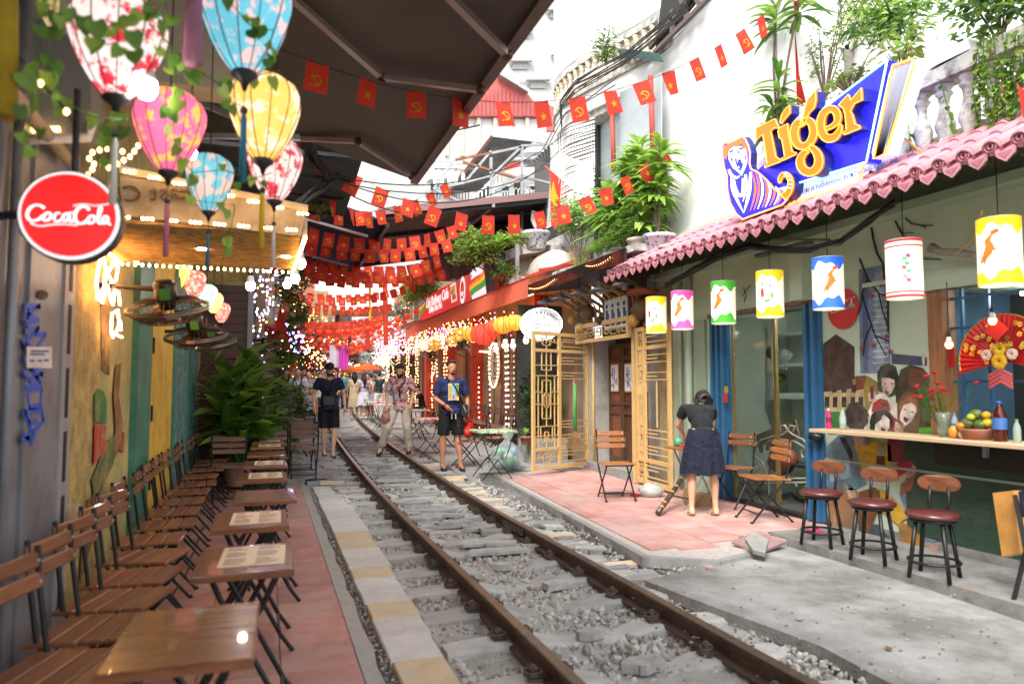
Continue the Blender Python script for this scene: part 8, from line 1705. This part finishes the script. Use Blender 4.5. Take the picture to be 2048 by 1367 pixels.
 for q in 'LR':
  a, dz = toes[q]; g = MB()
  if foots == 'sandal':
   m3 = Matrix.Translation(a-V((0, 0, .062))+dz*.05+V((0, 0, 0))); yv = dz; xv = V((1, 0, 0)); zv = xv.cross(yv); g.T = Matrix(((xv.x, yv.x, zv.x, m3[0][3]), (xv.y, yv.y, zv.y, m3[1][3]), (xv.z, yv.z, zv.z, m3[2][3]), (0, 0, 0, 1)))
   g.prism([V((.045*cos(u)*(1+.15*sin(u)), .035+.135*sin(u), -.012)) for u in [2*pi*k/20 for k in range(20)]], (0, 0, .022)); g.tube([(-.045, .06, 0), (-.02, .075, .045), (0, .12, .03), (.02, .075, .045), (.045, .06, 0)], .010, 6)
   if foots != 'x' and shoes == 'b8a88a': g.sph((0, .09, .02), (.052, .07, .04), 12, 8); g.tube([(-.045, -.03, .02), (0, -.09, .04), (.045, -.03, .02)], .014, 6)
  else: g.tube([a-V((0, .045, .045)), a+V((0, .06, -.045)), a+V((0, .16, -.06))], [.045, .046, .034], 10); g.sph(a+V((0, .165, -.06)), (.04, .035, .028), 8, 6); g.sph(a-V((0, .03, .02)), (.045, .05, .05), 8, 6)
  g.build('sandal' if foots == 'sandal' else 'shoe', flat(shoes, .6), t, True)
 return t, j
def strap(t, pts, w=.02, mat=None, nm='strap'): return MB().tube(pts, w, 6).build(nm, mat or m_black, t, True)
t, j = person('bearded man in black cap, navy V-neck shirt and black shorts walking beside the rail', AG(656, 912), pi, 1.80, dict(hd=(0, .06, 1.65), elL=(-.29, -.04, 1.17), elR=(.29, -.03, 1.16), wrL=(-.29, .10, .93), wrR=(.27, .12, .92), knL=(-.11, .07, .5), anL=(-.08, .12, .085), anR=(.07, -.10, .10), knR=(.09, .02, .5)), 'e4b494', top=('tee', '131e34'), bot=('shorts', '0b0b0d'), look=.35, beard=1, cap='1a1b1e', shoes='3a2c28', fat=1.06, blen=.9)
MB().bev(-.09, .11, .13, .19, .98, 1.16, .02).build('crossbody_bag', m_black, t); strap(t, [(.05, .15, 1.15), (-.06, .155, 1.35), (-.11, .10, 1.49), (-.12, -.06, 1.50), (-.02, -.13, 1.3), (.09, -.10, 1.1)], .016)
MB().tube([(-.25, .05, .95), (-.30, .09, .955)], .034, 10).build('watch', m_black, t, True)
m_flor = M('floral_shirt', (.55, .42, .42), .8, col2=(.42, .03, .06), sc=14, pos=.52, wid=.03)
p2 = AG(800, 912); p2 = V((p2.x, p2.y, gz(p2.y)+.02))
t, j = person('long bearded man in red floral shirt and beige trousers stepping over the rail', p2, pi-.35, 1.80, dict(pel=(0, 0, .95), ch=(.01, .04, 1.29), nk=(.01, .07, 1.48), hd=(.0, .14, 1.62), knL=(-.14, .06, .52), anL=(-.17, -.08, .15), knR=(.22, .10, .54), anR=(.37, -.06, .18), ftR=(.25, .6, -.75), elL=(-.24, .0, 1.16), wrL=(-.22, .16, .95), elR=(.27, .0, 1.17), wrR=(.24, .13, .93)), 'dcab88', top=('tee', '8a2030'), topmat=m_flor, bot=('loose', 'cfc4b2'), look=.5, beard=2, shoes='2c2422', fat=1.0, sleeve=.75)
strap(t, [(.10, -.10, 1.15), (.0, -.12, 1.35), (-.11, -.02, 1.49), (-.10, .11, 1.42), (.0, .17, 1.25), (-.02, .17, 1.1)], .014)
g = MB(); g.sph((.25, .17, .74), (.09, .05, .12), 12, 8); g.tube([(.25, .16, .9), (.25, .17, .82)], [.015, .05], 8); g.v = [tuple(V(v)+V((.02*noise.noise(V(v)*20),)*3)) for v in g.v]; o = g.build('plastic_bag', M('pink_bag', (.75, .25, .22), .4, col2=(.8, .55, .5), sc=12, trans=.5), None, True); o.matrix_world = Matrix.Translation(p2) @ Matrix.Rotation(pi-.35, 4, 'Z') @ Matrix.Scale(1.01, 4); tag(o, 'crumpled pink and orange plastic bag in the hand of the man in the floral shirt', 'bag')
p3 = AG(902, 936)
t, j = person('smiling man in navy T-shirt with street picture print and black shorts', p3, pi, 1.83, dict(elL=(-.28, -.02, 1.15), wrL=(-.27, .04, .90), elR=(.27, -.03, 1.15), wrR=(.13, .19, 1.03), knR=(.15, .04, .5), anR=(.16, .06, .085), knL=(-.10, .06, .5), anL=(-.12, .16, .085)), 'b98060', top=('tee', '1a2550'), bot=('shorts', '0c0c0f'), beard=.6, smile=True, shoes='2e2622', fat=1.10, blen=.88, sleeve=.8, turn=.1)
g = MB();
for a, b, c, d, col in ((-.09, .09, 1.12, 1.40, 0), (-.03, .035, 1.2, 1.398, 1), (-.085, -.03, 1.2, 1.39, 2), (.035, .085, 1.17, 1.37, 3), (-.05, .05, 1.13, 1.2, 4), (-.012, .018, 1.16, 1.21, 5)): g.mat(col).add([(a, .147+.004*col, c), (b, .147+.004*col, c), (b, .138+.004*col, d), (a, .138+.004*col, d)], [(0, 1, 2, 3)])
g.build('shirt_print', [flat(c, .8) for c in ('d8c890', '8ab8d8', '6a8a3a', 'c8a040', 'b0b0a8', 'c03a30')], t)
strap(t, [(-.21, .07, .98), (-.1, .165, 1.2), (.0, .155, 1.38), (.10, .05, 1.50), (.08, -.13, 1.4), (-.12, -.15, 1.1)], .013)
g = MB().bev(-.24, -.12, .04, .2, .88, 1.06, .02); g.build('shoulder_bag', m_black, t); MB().bar((-.2, .205, .93), (-.15, .205, 1.03), .02, .006).build('emblem', m_white, t)
for s in (-.03, .03): MB().tube([(s, .165, .92), (s*1.2, .17, .82)], .009, 5).build('drawstring', m_white, t)
MB().tube([(-.13, .11, .60), (-.15, .11, .66), (-.12, .115, .69)], .012, 5).build('emblem', m_white, t); MB().tube([(.14, .19, 1.03), (.16, .17, 1.04)], .03, 10).build('bracelet', flat('a02020'), t, True)
g = MB(); g.sph((-.30, .06, .66), (.07, .05, .14), 12, 8); g.sph((-.25, .10, .6), (.06, .05, .11), 10, 8); g.tube([(-.27, .06, .86), (-.29, .06, .76)], [.02, .05], 8); g.v = [tuple(V(v)+V((.03*noise.noise(V(v)*18),)*3)) for v in g.v]; o = g.build('plastic_bag', M('red_bag', (.75, .03, .015), .35, trans=.4), None, True); o.matrix_world = Matrix.Translation(p3) @ Matrix.Rotation(pi, 4, 'Z') @ Matrix.Scale(1.03, 4); tag(o, 'bright red plastic bag hanging from the hand of the smiling man', 'bag')
fa_, fb_ = AZ(1383, 1030, TZ), AZ(1430, 1030, TZ); pw = (fa_+fb_)/2; rzw = -.30
t, j = person('woman in black T-shirt and navy pleated skirt bending over the small table', pw, rzw, 1.62, dict(pel=(0, -.06, .93), ch=(.03, .14, 1.18), nk=(.07, .27, 1.32), hd=(.13, .39, 1.345), shL=(-.15, .23, 1.26), shR=(.20, .23, 1.25), elL=(-.19, .36, 1.06), elR=(.24, .37, 1.05), wrL=(-.08, .5, .92), wrR=(.18, .52, .92), hpL=(-.10, -.03, .95), hpR=(.10, -.03, .95), knL=(-.13, .0, .5), knR=(.13, .0, .5), anL=(-.145, -.02, .085), anR=(.145, -.02, .085)), 'd8a684', top=('tee', '121316'), bot=('skirt', '12172e'), look=.95, long=.06, female=True, shoes='b8a88a', fat=1.0, blen=.43, sleeve=.5)
MB().sph((.13, .33, 1.45), .05, 12, 8).build('hair_bun', flat('1a1412', .6, 1, .2), t, True); MB().tube([(.10+.025*cos(a), .28+.01*sin(a), 1.42+.012*sin(a)) for a in [2*pi*k/12 for k in range(13)]], .008, 6).build('hair_tie', flat('e05a48'), t, True)
def seat_j(a=0): return dict(pel=(0, 0, .52), ch=(0, .08, .86), nk=(0, .14, 1.05), hd=(0, .20, 1.18), shL=(-.18, .12, .99), shR=(.18, .12, .99), elL=(-.22, .24, .75), elR=(.22, .24, .75), wrL=(-.10, .42, .76), wrR=(.10, .42, .76), hpL=(-.09, 0, .5), hpR=(.09, 0, .5), knL=(-.11, .42, .5), knR=(.11, .42, .5), anL=(-.11, .44, .085), anR=(.11, .44, .085))
p = AX(848, 850, 4.75); person('person in black clothes with black hair sitting at the cafe looking at a phone', (4.72, p.y, gz(p.y)), pi/2-.1, 1.68, seat_j(), 'd8a684', top=('tee', '151517'), bot=('pants', '1a1a1c'), look=.5, female=True, vox=.016, foots='shoe')
person('grey haired man in a blue shirt seated at the table by the trellis', (.30, 17.1, gz(17.1)), pi+.5, 1.78, seat_j(), 'd89878', hair='8a8886', top=('tee', '5a72a8'), bot=('pants', '26324e'), vox=.016, foots='shoe', fat=1.1)
person('dark haired person facing the grey haired man, partly behind the plant', (-.12, 16.3, gz(16.3)), -.9, 1.70, seat_j(), 'c08a68', top=('tee', 'c0b8b0'), bot=('pants', '3a3a40'), vox=.018, foots='shoe')
def back(px, py, H, lab, **k):
 rz = k.pop('rz', 0); p = AG(px, py); return person(lab, p, rz, H, k.pop('J', None), vox=.017, foots='shoe', female=True, shoes='d8d4d0', **k)
back(708, 838, 1.66, 'girl with long black hair in a cream dress seen from behind', skin='c89878', top=('dress', 'd8ccac'), bot=('dress', 'd2c4a0'), long=.34, blen=.5)
back(727, 838, 1.60, 'girl with wavy dark hair and white skirt next to the cream dress', skin='c89878', top=('tank', 'b8c0d0'), bot=('skirt', 'e0e2ea'), long=.45, hair='2a1c18', rz=.2, blen=.42)
back(741, 837, 1.58, 'girl in pale blue pleated mini skirt with white top', skin='d0a080', top=('tank', 'd8e0f0'), bot=('skirt', '9ab8e8'), rz=.6, blen=.36, hair='2c201c')
back(734, 830, 1.60, 'girl with a brown face turned to us between the two skirts', skin='dcab88', top=('tee', 'c8c0c0'), bot=('skirt', 'c0b0a8'), rz=2.8, long=.2)
t, j = back(757, 838, 1.68, 'woman in dark green sleeveless top and white trousers, hand on hip', skin='d0a080', top=('tank', '1e3a38'), bot=('loose', 'e0dcd8'), rz=.3, cap='26302e', J=dict(elR=(.36, -.05, 1.18), wrR=(.17, .0, 1.05)))
rr = random.Random(55)
crowd = [(597, 19.5, 1.74, 'man in white T-shirt and grey trousers carrying a black backpack on his chest', 'e0dcd8', 'loose', '8a8a8a', 1), (572, 21, 1.72, 'woman in black T-shirt beside the man with the backpack', '16161a', 'shorts', '7a5a4a', 0), (618, 21.5, 1.68, 'person in loose grey shirt behind the backpack man', '8a8c90', 'pants', '3a4048', 0), (622, 19.0, 1.22, 'small child in pale shirt holding a black bag', 'd8ccc0', 'skirt', 'a8d0d0', 2), (640, 22, 1.62, 'person in white blouse behind the man in the cap', 'd8d8d8', 'pants', '405058', 0), (636, 23.5, 1.70, 'smiling dark haired person in striped teal top', '7ab0a8', 'pants', '3a3a48', 0), (610, 20.6, 1.55, 'woman in long pale teal skirt beside the child', '9ab8b8', 'skirt', '8ac0c0', 3), (580, 24, 1.7, 'person in brown jacket further back on the ivy side', '5a4030', 'pants', '222226', 0), (650, 25, 1.72, 'person in white hat deep in the crowd', 'b8b0a8', 'pants', '4a4a58', 4), (606, 25.5, 1.75, 'tall person in navy shirt deep in the crowd', '2a3450', 'pants', '2a2a30', 0), (628, 27, 1.72, 'person in dull red shirt deep in the crowd', '8a3030', 'pants', '2a2a30', 0), (565, 27, 1.7, 'person in black jacket close to the plants in the crowd', '202024', 'pants', '2a2a30', 0), (662, 28, 1.70, 'person in pale pink top deep in the crowd', 'd0a8a8', 'skirt', '504858', 0), (595, 29, 1.72, 'person in mustard shirt at the back of the crowd', 'b08a30', 'pants', '2a2a30', 0), (644, 30, 1.72, 'person in grey hoodie at the back of the crowd', '6a6a70', 'pants', '2a2a30', 0), (690, 31, 1.68, 'person in teal shirt between the cap man and the girls', '3a7a80', 'pants', '2a2a30', 0), (672, 33, 1.70, 'person in black shirt far along the track', '1a1a1e', 'pants', '2a2a30', 0)]
for i, (px, y, H, lab, tc, bk, bc, sp) in enumerate(crowd):
 p = AY(px, 760, y); p.z = gz(y)
 t, j = person(lab, p, pi+rr.uniform(-.4, .4), H, dict(wrL=(-.15, .2, 1.05), wrR=(.15, .2, 1.05)) if sp == 1 else None, ['e0b490', 'c89a78', 'e4bc9c'][i % 3], hair=['16110f', '241a16', '1a1412'][i % 3], top=('tee', tc), bot=(bk, bc), vox=.019, foots='shoe', long=(.3 if i in (1, 6, 12) else 0), female=i in (1, 3, 4, 6, 12), blen=(.85 if sp == 3 else None), cap='e0dcd4' if sp == 4 else None, shoes='c8c8c8')
 if sp == 1: MB().bev(-.14, .14, .12, .26, .92, 1.3, .04).build('backpack', m_black, t); strap(t, [(-.1, .15, 1.3), (-.11, .08, 1.47), (-.10, -.1, 1.4)]); strap(t, [(.1, .15, 1.3), (.11, .08, 1.47), (.10, -.1, 1.4)])
 if sp == 2: MB().bev(-.2, .1, .1, .2, .78, .98, .03).build('bag', m_black, t)
# red bunting across the street
def star5(r, c=(0, 0)): return [(c[0]+(r if k % 2 == 0 else r*.4)*sin(pi*k/5), c[1]+(r if k % 2 == 0 else r*.4)*cos(pi*k/5)) for k in range(10)]
FW, FH = .19, .25
m_fd = M('flag_cloth', (.62, .02, .012));
def flagmesh(kind, bend):
 g = MB(); n = 4
 f = lambda x, z: V((x, bend*.02*sin(x*18+z*9)+bend*.03*(z/FH)**2, z))
 for i in range(n):
  for k in range(3):
   x0, x1 = -FW/2+FW*i/n, -FW/2+FW*(i+1)/n; z0, z1 = -FH*k/3, -FH*(k+1)/3
   g.add([f(x0, z0), f(x1, z0), f(x1, z1), f(x0, z1)], [(0, 1, 2, 3)])
 g.mat(1)
 if kind == 's':
  P = star5(.045, (0, -.15))
  for s in (-.004, .004): g.add([f(x, z)+V((0, s, 0)) for x, z in [(0, -.15)]+P], [(0, i+1, (i+1) % 10+1) for i in range(10)])
 else:
  for s in (-.004, .004):
   def rib(pts, w):
    for (a, b), (c, d) in zip(pts, pts[1:]):
     dd = V((c-a, d-b)).normalized(); nn = V((-dd.y, dd.x))*w/2
     g.add([f(a-nn.x, b-nn.y)+V((0, s, 0)), f(c-nn.x, d-nn.y)+V((0, s, 0)), f(c+nn.x, d+nn.y)+V((0, s, 0)), f(a+nn.x, b+nn.y)+V((0, s, 0))], [(0, 1, 2, 3)])
   rib([(.0+.04*cos(a), -.15+.042*sin(a)) for a in [pi*.6-pi*1.25*k/8 for k in range(9)]], .014); rib([(-.03, -.125), (.03, -.19)], .011); rib([(-.045, -.135), (-.015, -.108)], .018); rib([(-.035, -.19), (-.05, -.2)], .014)
 return g.mesh('flag', [m_flag, m_star])
FM = [flagmesh(k, b) for k in 'hs' for b in (0, .6, -1)]
frr = random.Random(21)
def garland(label, a, b, sag, n, gap=None, sc=1., group='red flag bunting over the track', far=False):
 pts = arc([a, b], sag, 24); t = thing('bunting', label, 'bunting', (0, 0, 0), 0, group); L = sum((q-p).length for p, q in zip(pts, pts[1:]))
 MB().tube(pts, .003, 3, False).build('string', m_wire, t); P = spaced(pts, L/(n+.5)); B = MB()
 for k, p in enumerate(P[1:]):
  me = FM[(k % 2)*3+frr.randrange(3)]; d = (V(b)-V(a)).normalized(); rz = math.atan2(d.y, d.x)+frr.uniform(-.35, .35); i = min(len(pts)-2, int(len(pts)*(k+1)/(n+1))); sl = math.atan2((pts[i+1]-pts[i]).z, (pts[i+1]-pts[i]).xy.length)
  E = (frr.uniform(-.18, .18), -sl*.9+frr.uniform(-.12, .12), rz)
  if far:
   M4 = Matrix.Translation(p) @ Euler(E).to_matrix().to_4x4() @ Matrix.Scale(sc, 4); vs = [M4 @ v.co for v in me.vertices]; b0_ = len(B.v); B.v += [tuple(v) for v in vs]
   for pl_ in me.polygons: B.f.append(tuple(b0_+q for q in pl_.vertices)); B.mi.append(pl_.material_index)
  else: o = link('flag', me, t, p, E); o.scale = (sc*frr.uniform(.92, 1.05),)*3
 if far: B.build('flags', [m_flag, m_star], t, kind='stuff')
 return t
garland('nearest flag string sagging under the big brown awning', AY(530, 85, 4.5), AY(1540, 18, 5.2), .60, 14, sc=.74)
garland('flag string from the cables across to the national flag', AY(612, 285, 8.7), AY(1335, 290, 8.6), .95, 15, sc=.95)
garland('pale flag string hanging against the dark corrugated canopy', AY(590, 395, 10.4), AY(900, 360, 11.5), .35, 8, sc=.95)
garland('short flag string by the bright tree under the cables', AY(625, 370, 9.3), AY(800, 405, 12), .25, 5, sc=.95)
NM = ['first', 'second', 'third', 'fourth', 'fifth', 'sixth', 'seventh', 'eighth', 'ninth', 'tenth', 'eleventh', 'twelfth', 'thirteenth', 'fourteenth', 'fifteenth', 'sixteenth', 'seventeenth', 'eighteenth', 'nineteenth', 'twentieth', 'twenty-first', 'twenty-second', 'twenty-third', 'twenty-fourth', 'twenty-fifth', 'twenty-sixth', 'twenty-seventh', 'twenty-eighth', 'twenty-ninth', 'thirtieth', 'thirty-first', 'thirty-second', 'thirty-third', 'thirty-fourth']
y = 11.6; k = 0
while y < 58:
 z = (3.85 if y < 16 else 4.05)+frr.uniform(-.1, .3) if y < 34 else 4.0+frr.uniform(-.1, .5)
 garland('%s dense flag string across the street beyond the navy awning' % NM[k], V((-.3+cx(y)*.9, y, z+frr.uniform(-.1, .4)+.2)), V(((3.2 if y < 15 else 3.8)+cx(y)*.9, y+frr.uniform(-.6, 1.2), z+frr.uniform(.1, .6))), frr.uniform(.2, .55), 14, far=y > 19, sc=1. if y < 30 else 1.35)
 y += .9 if y < 17 else (1.9 if y < 34 else 4); k = min(k+1, 33)
for q in range(4):
 y = 26+q*4; t = thing('lantern_string', ORD[q]+' sagging string of round red paper lanterns, counted into the street', 'lantern string', (0, 0, 0), 0, 'red paper lantern strings'); pts = arc([V((-.2+cx(y), y, 3.7)), V((4.3+cx(y), y-2.5, 4.2))], .5, 18); MB().tube(pts, .004, 3).build('string', m_wire, t); B = MB()
 for p in spaced(pts, .36): B.sph(p-V((0, 0, .12)), (.12, .12, .10), 10, 6)
 B.build('lanterns', M('red_paper', (.6, .06, .02), .6, trans=.3, emis=(1, .06, .02), es=.2), t, True, kind='stuff')
# silk lanterns near the camera
def silk(label, px, py, y, wpx, base, spots, ratio=1.3, tas='c8b060', es=.5, seed=1, inner=None, small=False):
 c = AY(px, py, y); dep = (c-CAM).dot(cF); r = wpx/2*dep/FPX; H = r*2*ratio; t = thing('silk_lantern', label, 'lantern', c, seed*.7, 'teardrop silk lanterns')
 bc = hexc(base); sc_ = hexc(spots); m = M('silk_%s_%s' % (base, spots), bc, .6, col2=sc_, sc=16 if not small else 22, pos=.54, wid=.025, trans=.25)
 nb = m.node_tree.nodes['Principled BSDF']; src = nb.inputs['Base Color'].links[0].from_socket; m.node_tree.links.new(src, nb.inputs['Emission Color']); nb.inputs['Emission Strength'].default_value = es
 prof_ = [(.20, .5), (.55, .47), (.85, .38), (1., .24), (.99, .10), (.88, -.06), (.70, -.24), (.48, -.40), (.27, -.5)]; n = 12; g = MB(); P_ = [(a*r, b*H) for a, b in prof_]
 sm = []
 for (a, b), (c2, d) in zip(P_, P_[1:]): sm += [(a, b), ((a+c2)/2*1.012, (b+d)/2)]
 sm.append(P_[-1]); N_ = n*3
 for a, b in sm:
  for k in range(N_): u = 2*pi*k/N_; rr_ = a*(1-.05*abs(sin(u*n/2))); g.v.append((rr_*cos(u), rr_*sin(u), b))
 for i in range(len(sm)-1):
  for k in range(N_): g.f.append((i*N_+k, i*N_+(k+1) % N_, (i+1)*N_+(k+1) % N_, (i+1)*N_+k)); g.mi.append(0)
 g.build('silk', m, t, True); g = MB()
 for k in range(n): u = 2*pi*k/n; g.tube([(a*1.012*cos(u), a*1.012*sin(u), b) for a, b in P_], r*.014, 4, False)
 g.build('ribs', flat('3a1c18', .6), t)
 g = MB(); g.lathe((0, 0, 0), [(r*.27, -.5*H), (r*.3, -.53*H), (r*.1, -.60*H), (r*.04, -.68*H)], 14).build('base_cap', m_black, t, True); MB().lathe((0, 0, 0), [(r*.2, .5*H), (r*.12, .55*H)], 14).tube([(0, 0, .54*H), (0, 0, .54*H+.6)], .003, 4).build('hanger', m_wire, t, True)
 MB().tube([(0, 0, -.68*H), (0, 0, -.85*H)], .002, 4).sph((0, 0, -.87*H), r*.09, 8, 6).build('bead', flat('2a2a30', .5), t); MB().tube([(0, 0, -.88*H), (0, 0, -.95*H), (0, 0, -1.55*H)], [r*.03, r*.07, r*.085], 8).build('tassel', flat(tas, .8), t, True)
 return t
silk('big white lantern with red blossoms at the upper corner, half behind leaves', 236, 92, 2.6, 180, 'e8e0dc', 'c8283c', 1.15, 'd8d4c8', .35, 1)
silk('bright sky blue lantern with pink blossoms cut by the top edge', 492, 42, 2.7, 176, '6cc0d2', 'f0c8c4', 1.2, '2f6f86', .35, 2)
silk('pink lantern with yellow flowers hanging in the middle of the group', 339, 262, 3.0, 136, 'e8709c', 'ecc05c', 1.2, 'c06a80', .38, 3)
silk('yellow lantern with small blue flowers under the sky blue one', 528, 235, 3.1, 142, 'ecc468', 'f4e4c8', 1.2, 'c8a820', .4, 4)
silk('small light blue lantern with cherry blossoms above the bamboo canopy', 419, 366, 3.6, 92, '6cbccc', 'ecc0b0', 1.25, '2f6f86', .35, 5)
silk('white and red lantern tucked behind the yellow one', 550, 338, 3.4, 106, 'e8d8d4', 'c83848', 1.2, 'd0c0b8', .35, 6)
for i, (px, py, y, w, b, s, l) in enumerate([(355, 548, 9.0, 48, 'e8d050', 'f0c0a0', 'yellow lantern first in the row behind the wall fans'), (388, 568, 9.4, 46, 'e06a60', 'f0c8b0', 'coral lantern second in the row behind the wall fans'), (414, 592, 9.8, 40, 'a8c8c4', 'd8e0d8', 'pale blue lantern third in the row behind the wall fans'), (428, 605, 10.3, 36, 'd8c870', 'f0e8b8', 'pale yellow lantern fourth in the row behind the wall fans'), (443, 625, 10.8, 34, 'e07868', 'f0b8a8', 'salmon lantern last in the row behind the wall fans')]): silk(l, px, py, y, w, b, s, 1.2, 'a06a40', .7, i+7, small=True)
for i, (px, py, y, L_, w, c, l) in enumerate([(390, -40, 2.6, .30, .032, 'a87088', 'thick mauve tassel hanging from above between the two big lanterns'), (8, -30, 2.2, .36, .045, 'a08418', 'mustard tassel at the very edge of the picture')]):
 t = thing('tassel', l, 'tassel', AY(px, py, y)); MB().tube([(0, 0, 0), (0, 0, -.05), (0, 0, -L_)], [w*.5, w*.8, w], 10).build('threads', flat(c, .9, 1, .3), t, True)
hv = thing('creeper', 'creeper with heart shaped leaves trailing between the silk lanterns', 'vine'); rr = random.Random(14)
hl = []
for m_ in (lf_mid, lf_lite, leafm('leaf_fresh', (.20, .38, .06)), lf_lite):
 g = MB(); P = [(0, 0), (-.35, -.12), (-.5, .15), (-.42, .5), (-.2, .8), (0, 1.05), (.2, .8), (.42, .5), (.5, .15), (.35, -.12)]
 g.add([(0, .4, .03)]+[(a, b, -.10*abs(a)-.08*b*b) for a, b in P], [(0, i+1, (i+1) % 10+1) for i in range(10)]); hl.append(g.mesh('leaf', m_, True))
stems = [[(75, -20, 2.2), (72, 120, 2.2), (60, 240, 2.2), (38, 330, 2.2)], [(110, 0, 2.4), (95, 130, 2.4), (140, 210, 2.4), (190, 235, 2.5), (255, 240, 2.6)], [(140, 20, 2.2), (200, 60, 2.2), (260, 40, 2.3), (330, 20, 2.4)], [(330, -10, 2.4), (340, 80, 2.5), (352, 150, 2.6), (345, 205, 2.6), (350, 300, 2.7)], [(300, 50, 2.5), (380, 130, 2.7), (430, 165, 2.8), (470, 160, 2.8), (520, 150, 2.8), (560, 140, 2.8)], [(455, 0, 2.4), (510, 60, 2.4), (548, 60, 2.5), (530, 120, 2.6)], [(420, 150, 2.7), (465, 205, 2.8), (490, 215, 2.8)], [(350, 300, 2.8), (385, 345, 2.9), (450, 340, 3.0), (500, 360, 3.0), (545, 345, 3.0)], [(210, 240, 2.6), (218, 300, 2.6), (212, 360, 2.6), (215, 420, 2.7)], [(385, 345, 2.9), (380, 400, 2.9), (470, 410, 3.0), (460, 470, 3.0), (440, 540, 3.0)], [(130, 40, 2.1), (170, 60, 2.1), (215, 90, 2.1), (290, 70, 2.2)], [(100, 110, 2.3), (110, 160, 2.3), (100, 220, 2.3)]]
sg = MB()
for s in stems:
 pts = [AY(*p) for p in s]; sg.tube(pts, .0022, 4, False)
 for q in spaced(pts, .05):
  for _ in range(1 if s[0][1] > 100 else 2):
   if rr.random() < .62: o = link('leaf', hl[rr.randrange(4)], hv, q+V((rr.uniform(-.025, .025), rr.uniform(-.03, .03), rr.uniform(-.03, .02))), (rr.uniform(-1.9, -1.1), rr.uniform(-.6, .6), rr.uniform(-.8, .8))); k = rr.uniform(.03, .058); o.scale = (k, -k*1.0 if 0 else k, k)
sg.build('stems', lf_mid, hv)
lb = thing('sign_light_box', 'blurred grey light box with warm lit lower edge above the round sign', 'light box')
a, b, c_, d_ = [AY(px, py, 3.6) for px, py in ((-160, 70), (182, 70), (182, 275), (-160, 290))]
MB().prism([a, b, c_, d_], (0, .25, 0)).build('panel', M('box_grey', (.22, .22, .2), .6, var=.1), lb); MB().tube([AY(-160, 290, 3.55), AY(178, 275, 3.55), AY(186, 240, 3.55)], .022, 8).build('frame', m_white, lb, True); MB().bar(AY(-160, 268, 3.57), AY(120, 258, 3.57), .02).build('glow_strip', glow('strip', (1, .6, .2), 2), lb)
MB().box(-1.0, -.2, 3.9, 4.1, 3.0, 4.3).build('panel', m_cream, lb)
for (p, q) in (((370, 195), (470, 235)), ((395, 272), (600, 275))): MB().bar(AY(*p, 5.2), AY(*q, 5.2), .035).build('rail', m_steel, lb)
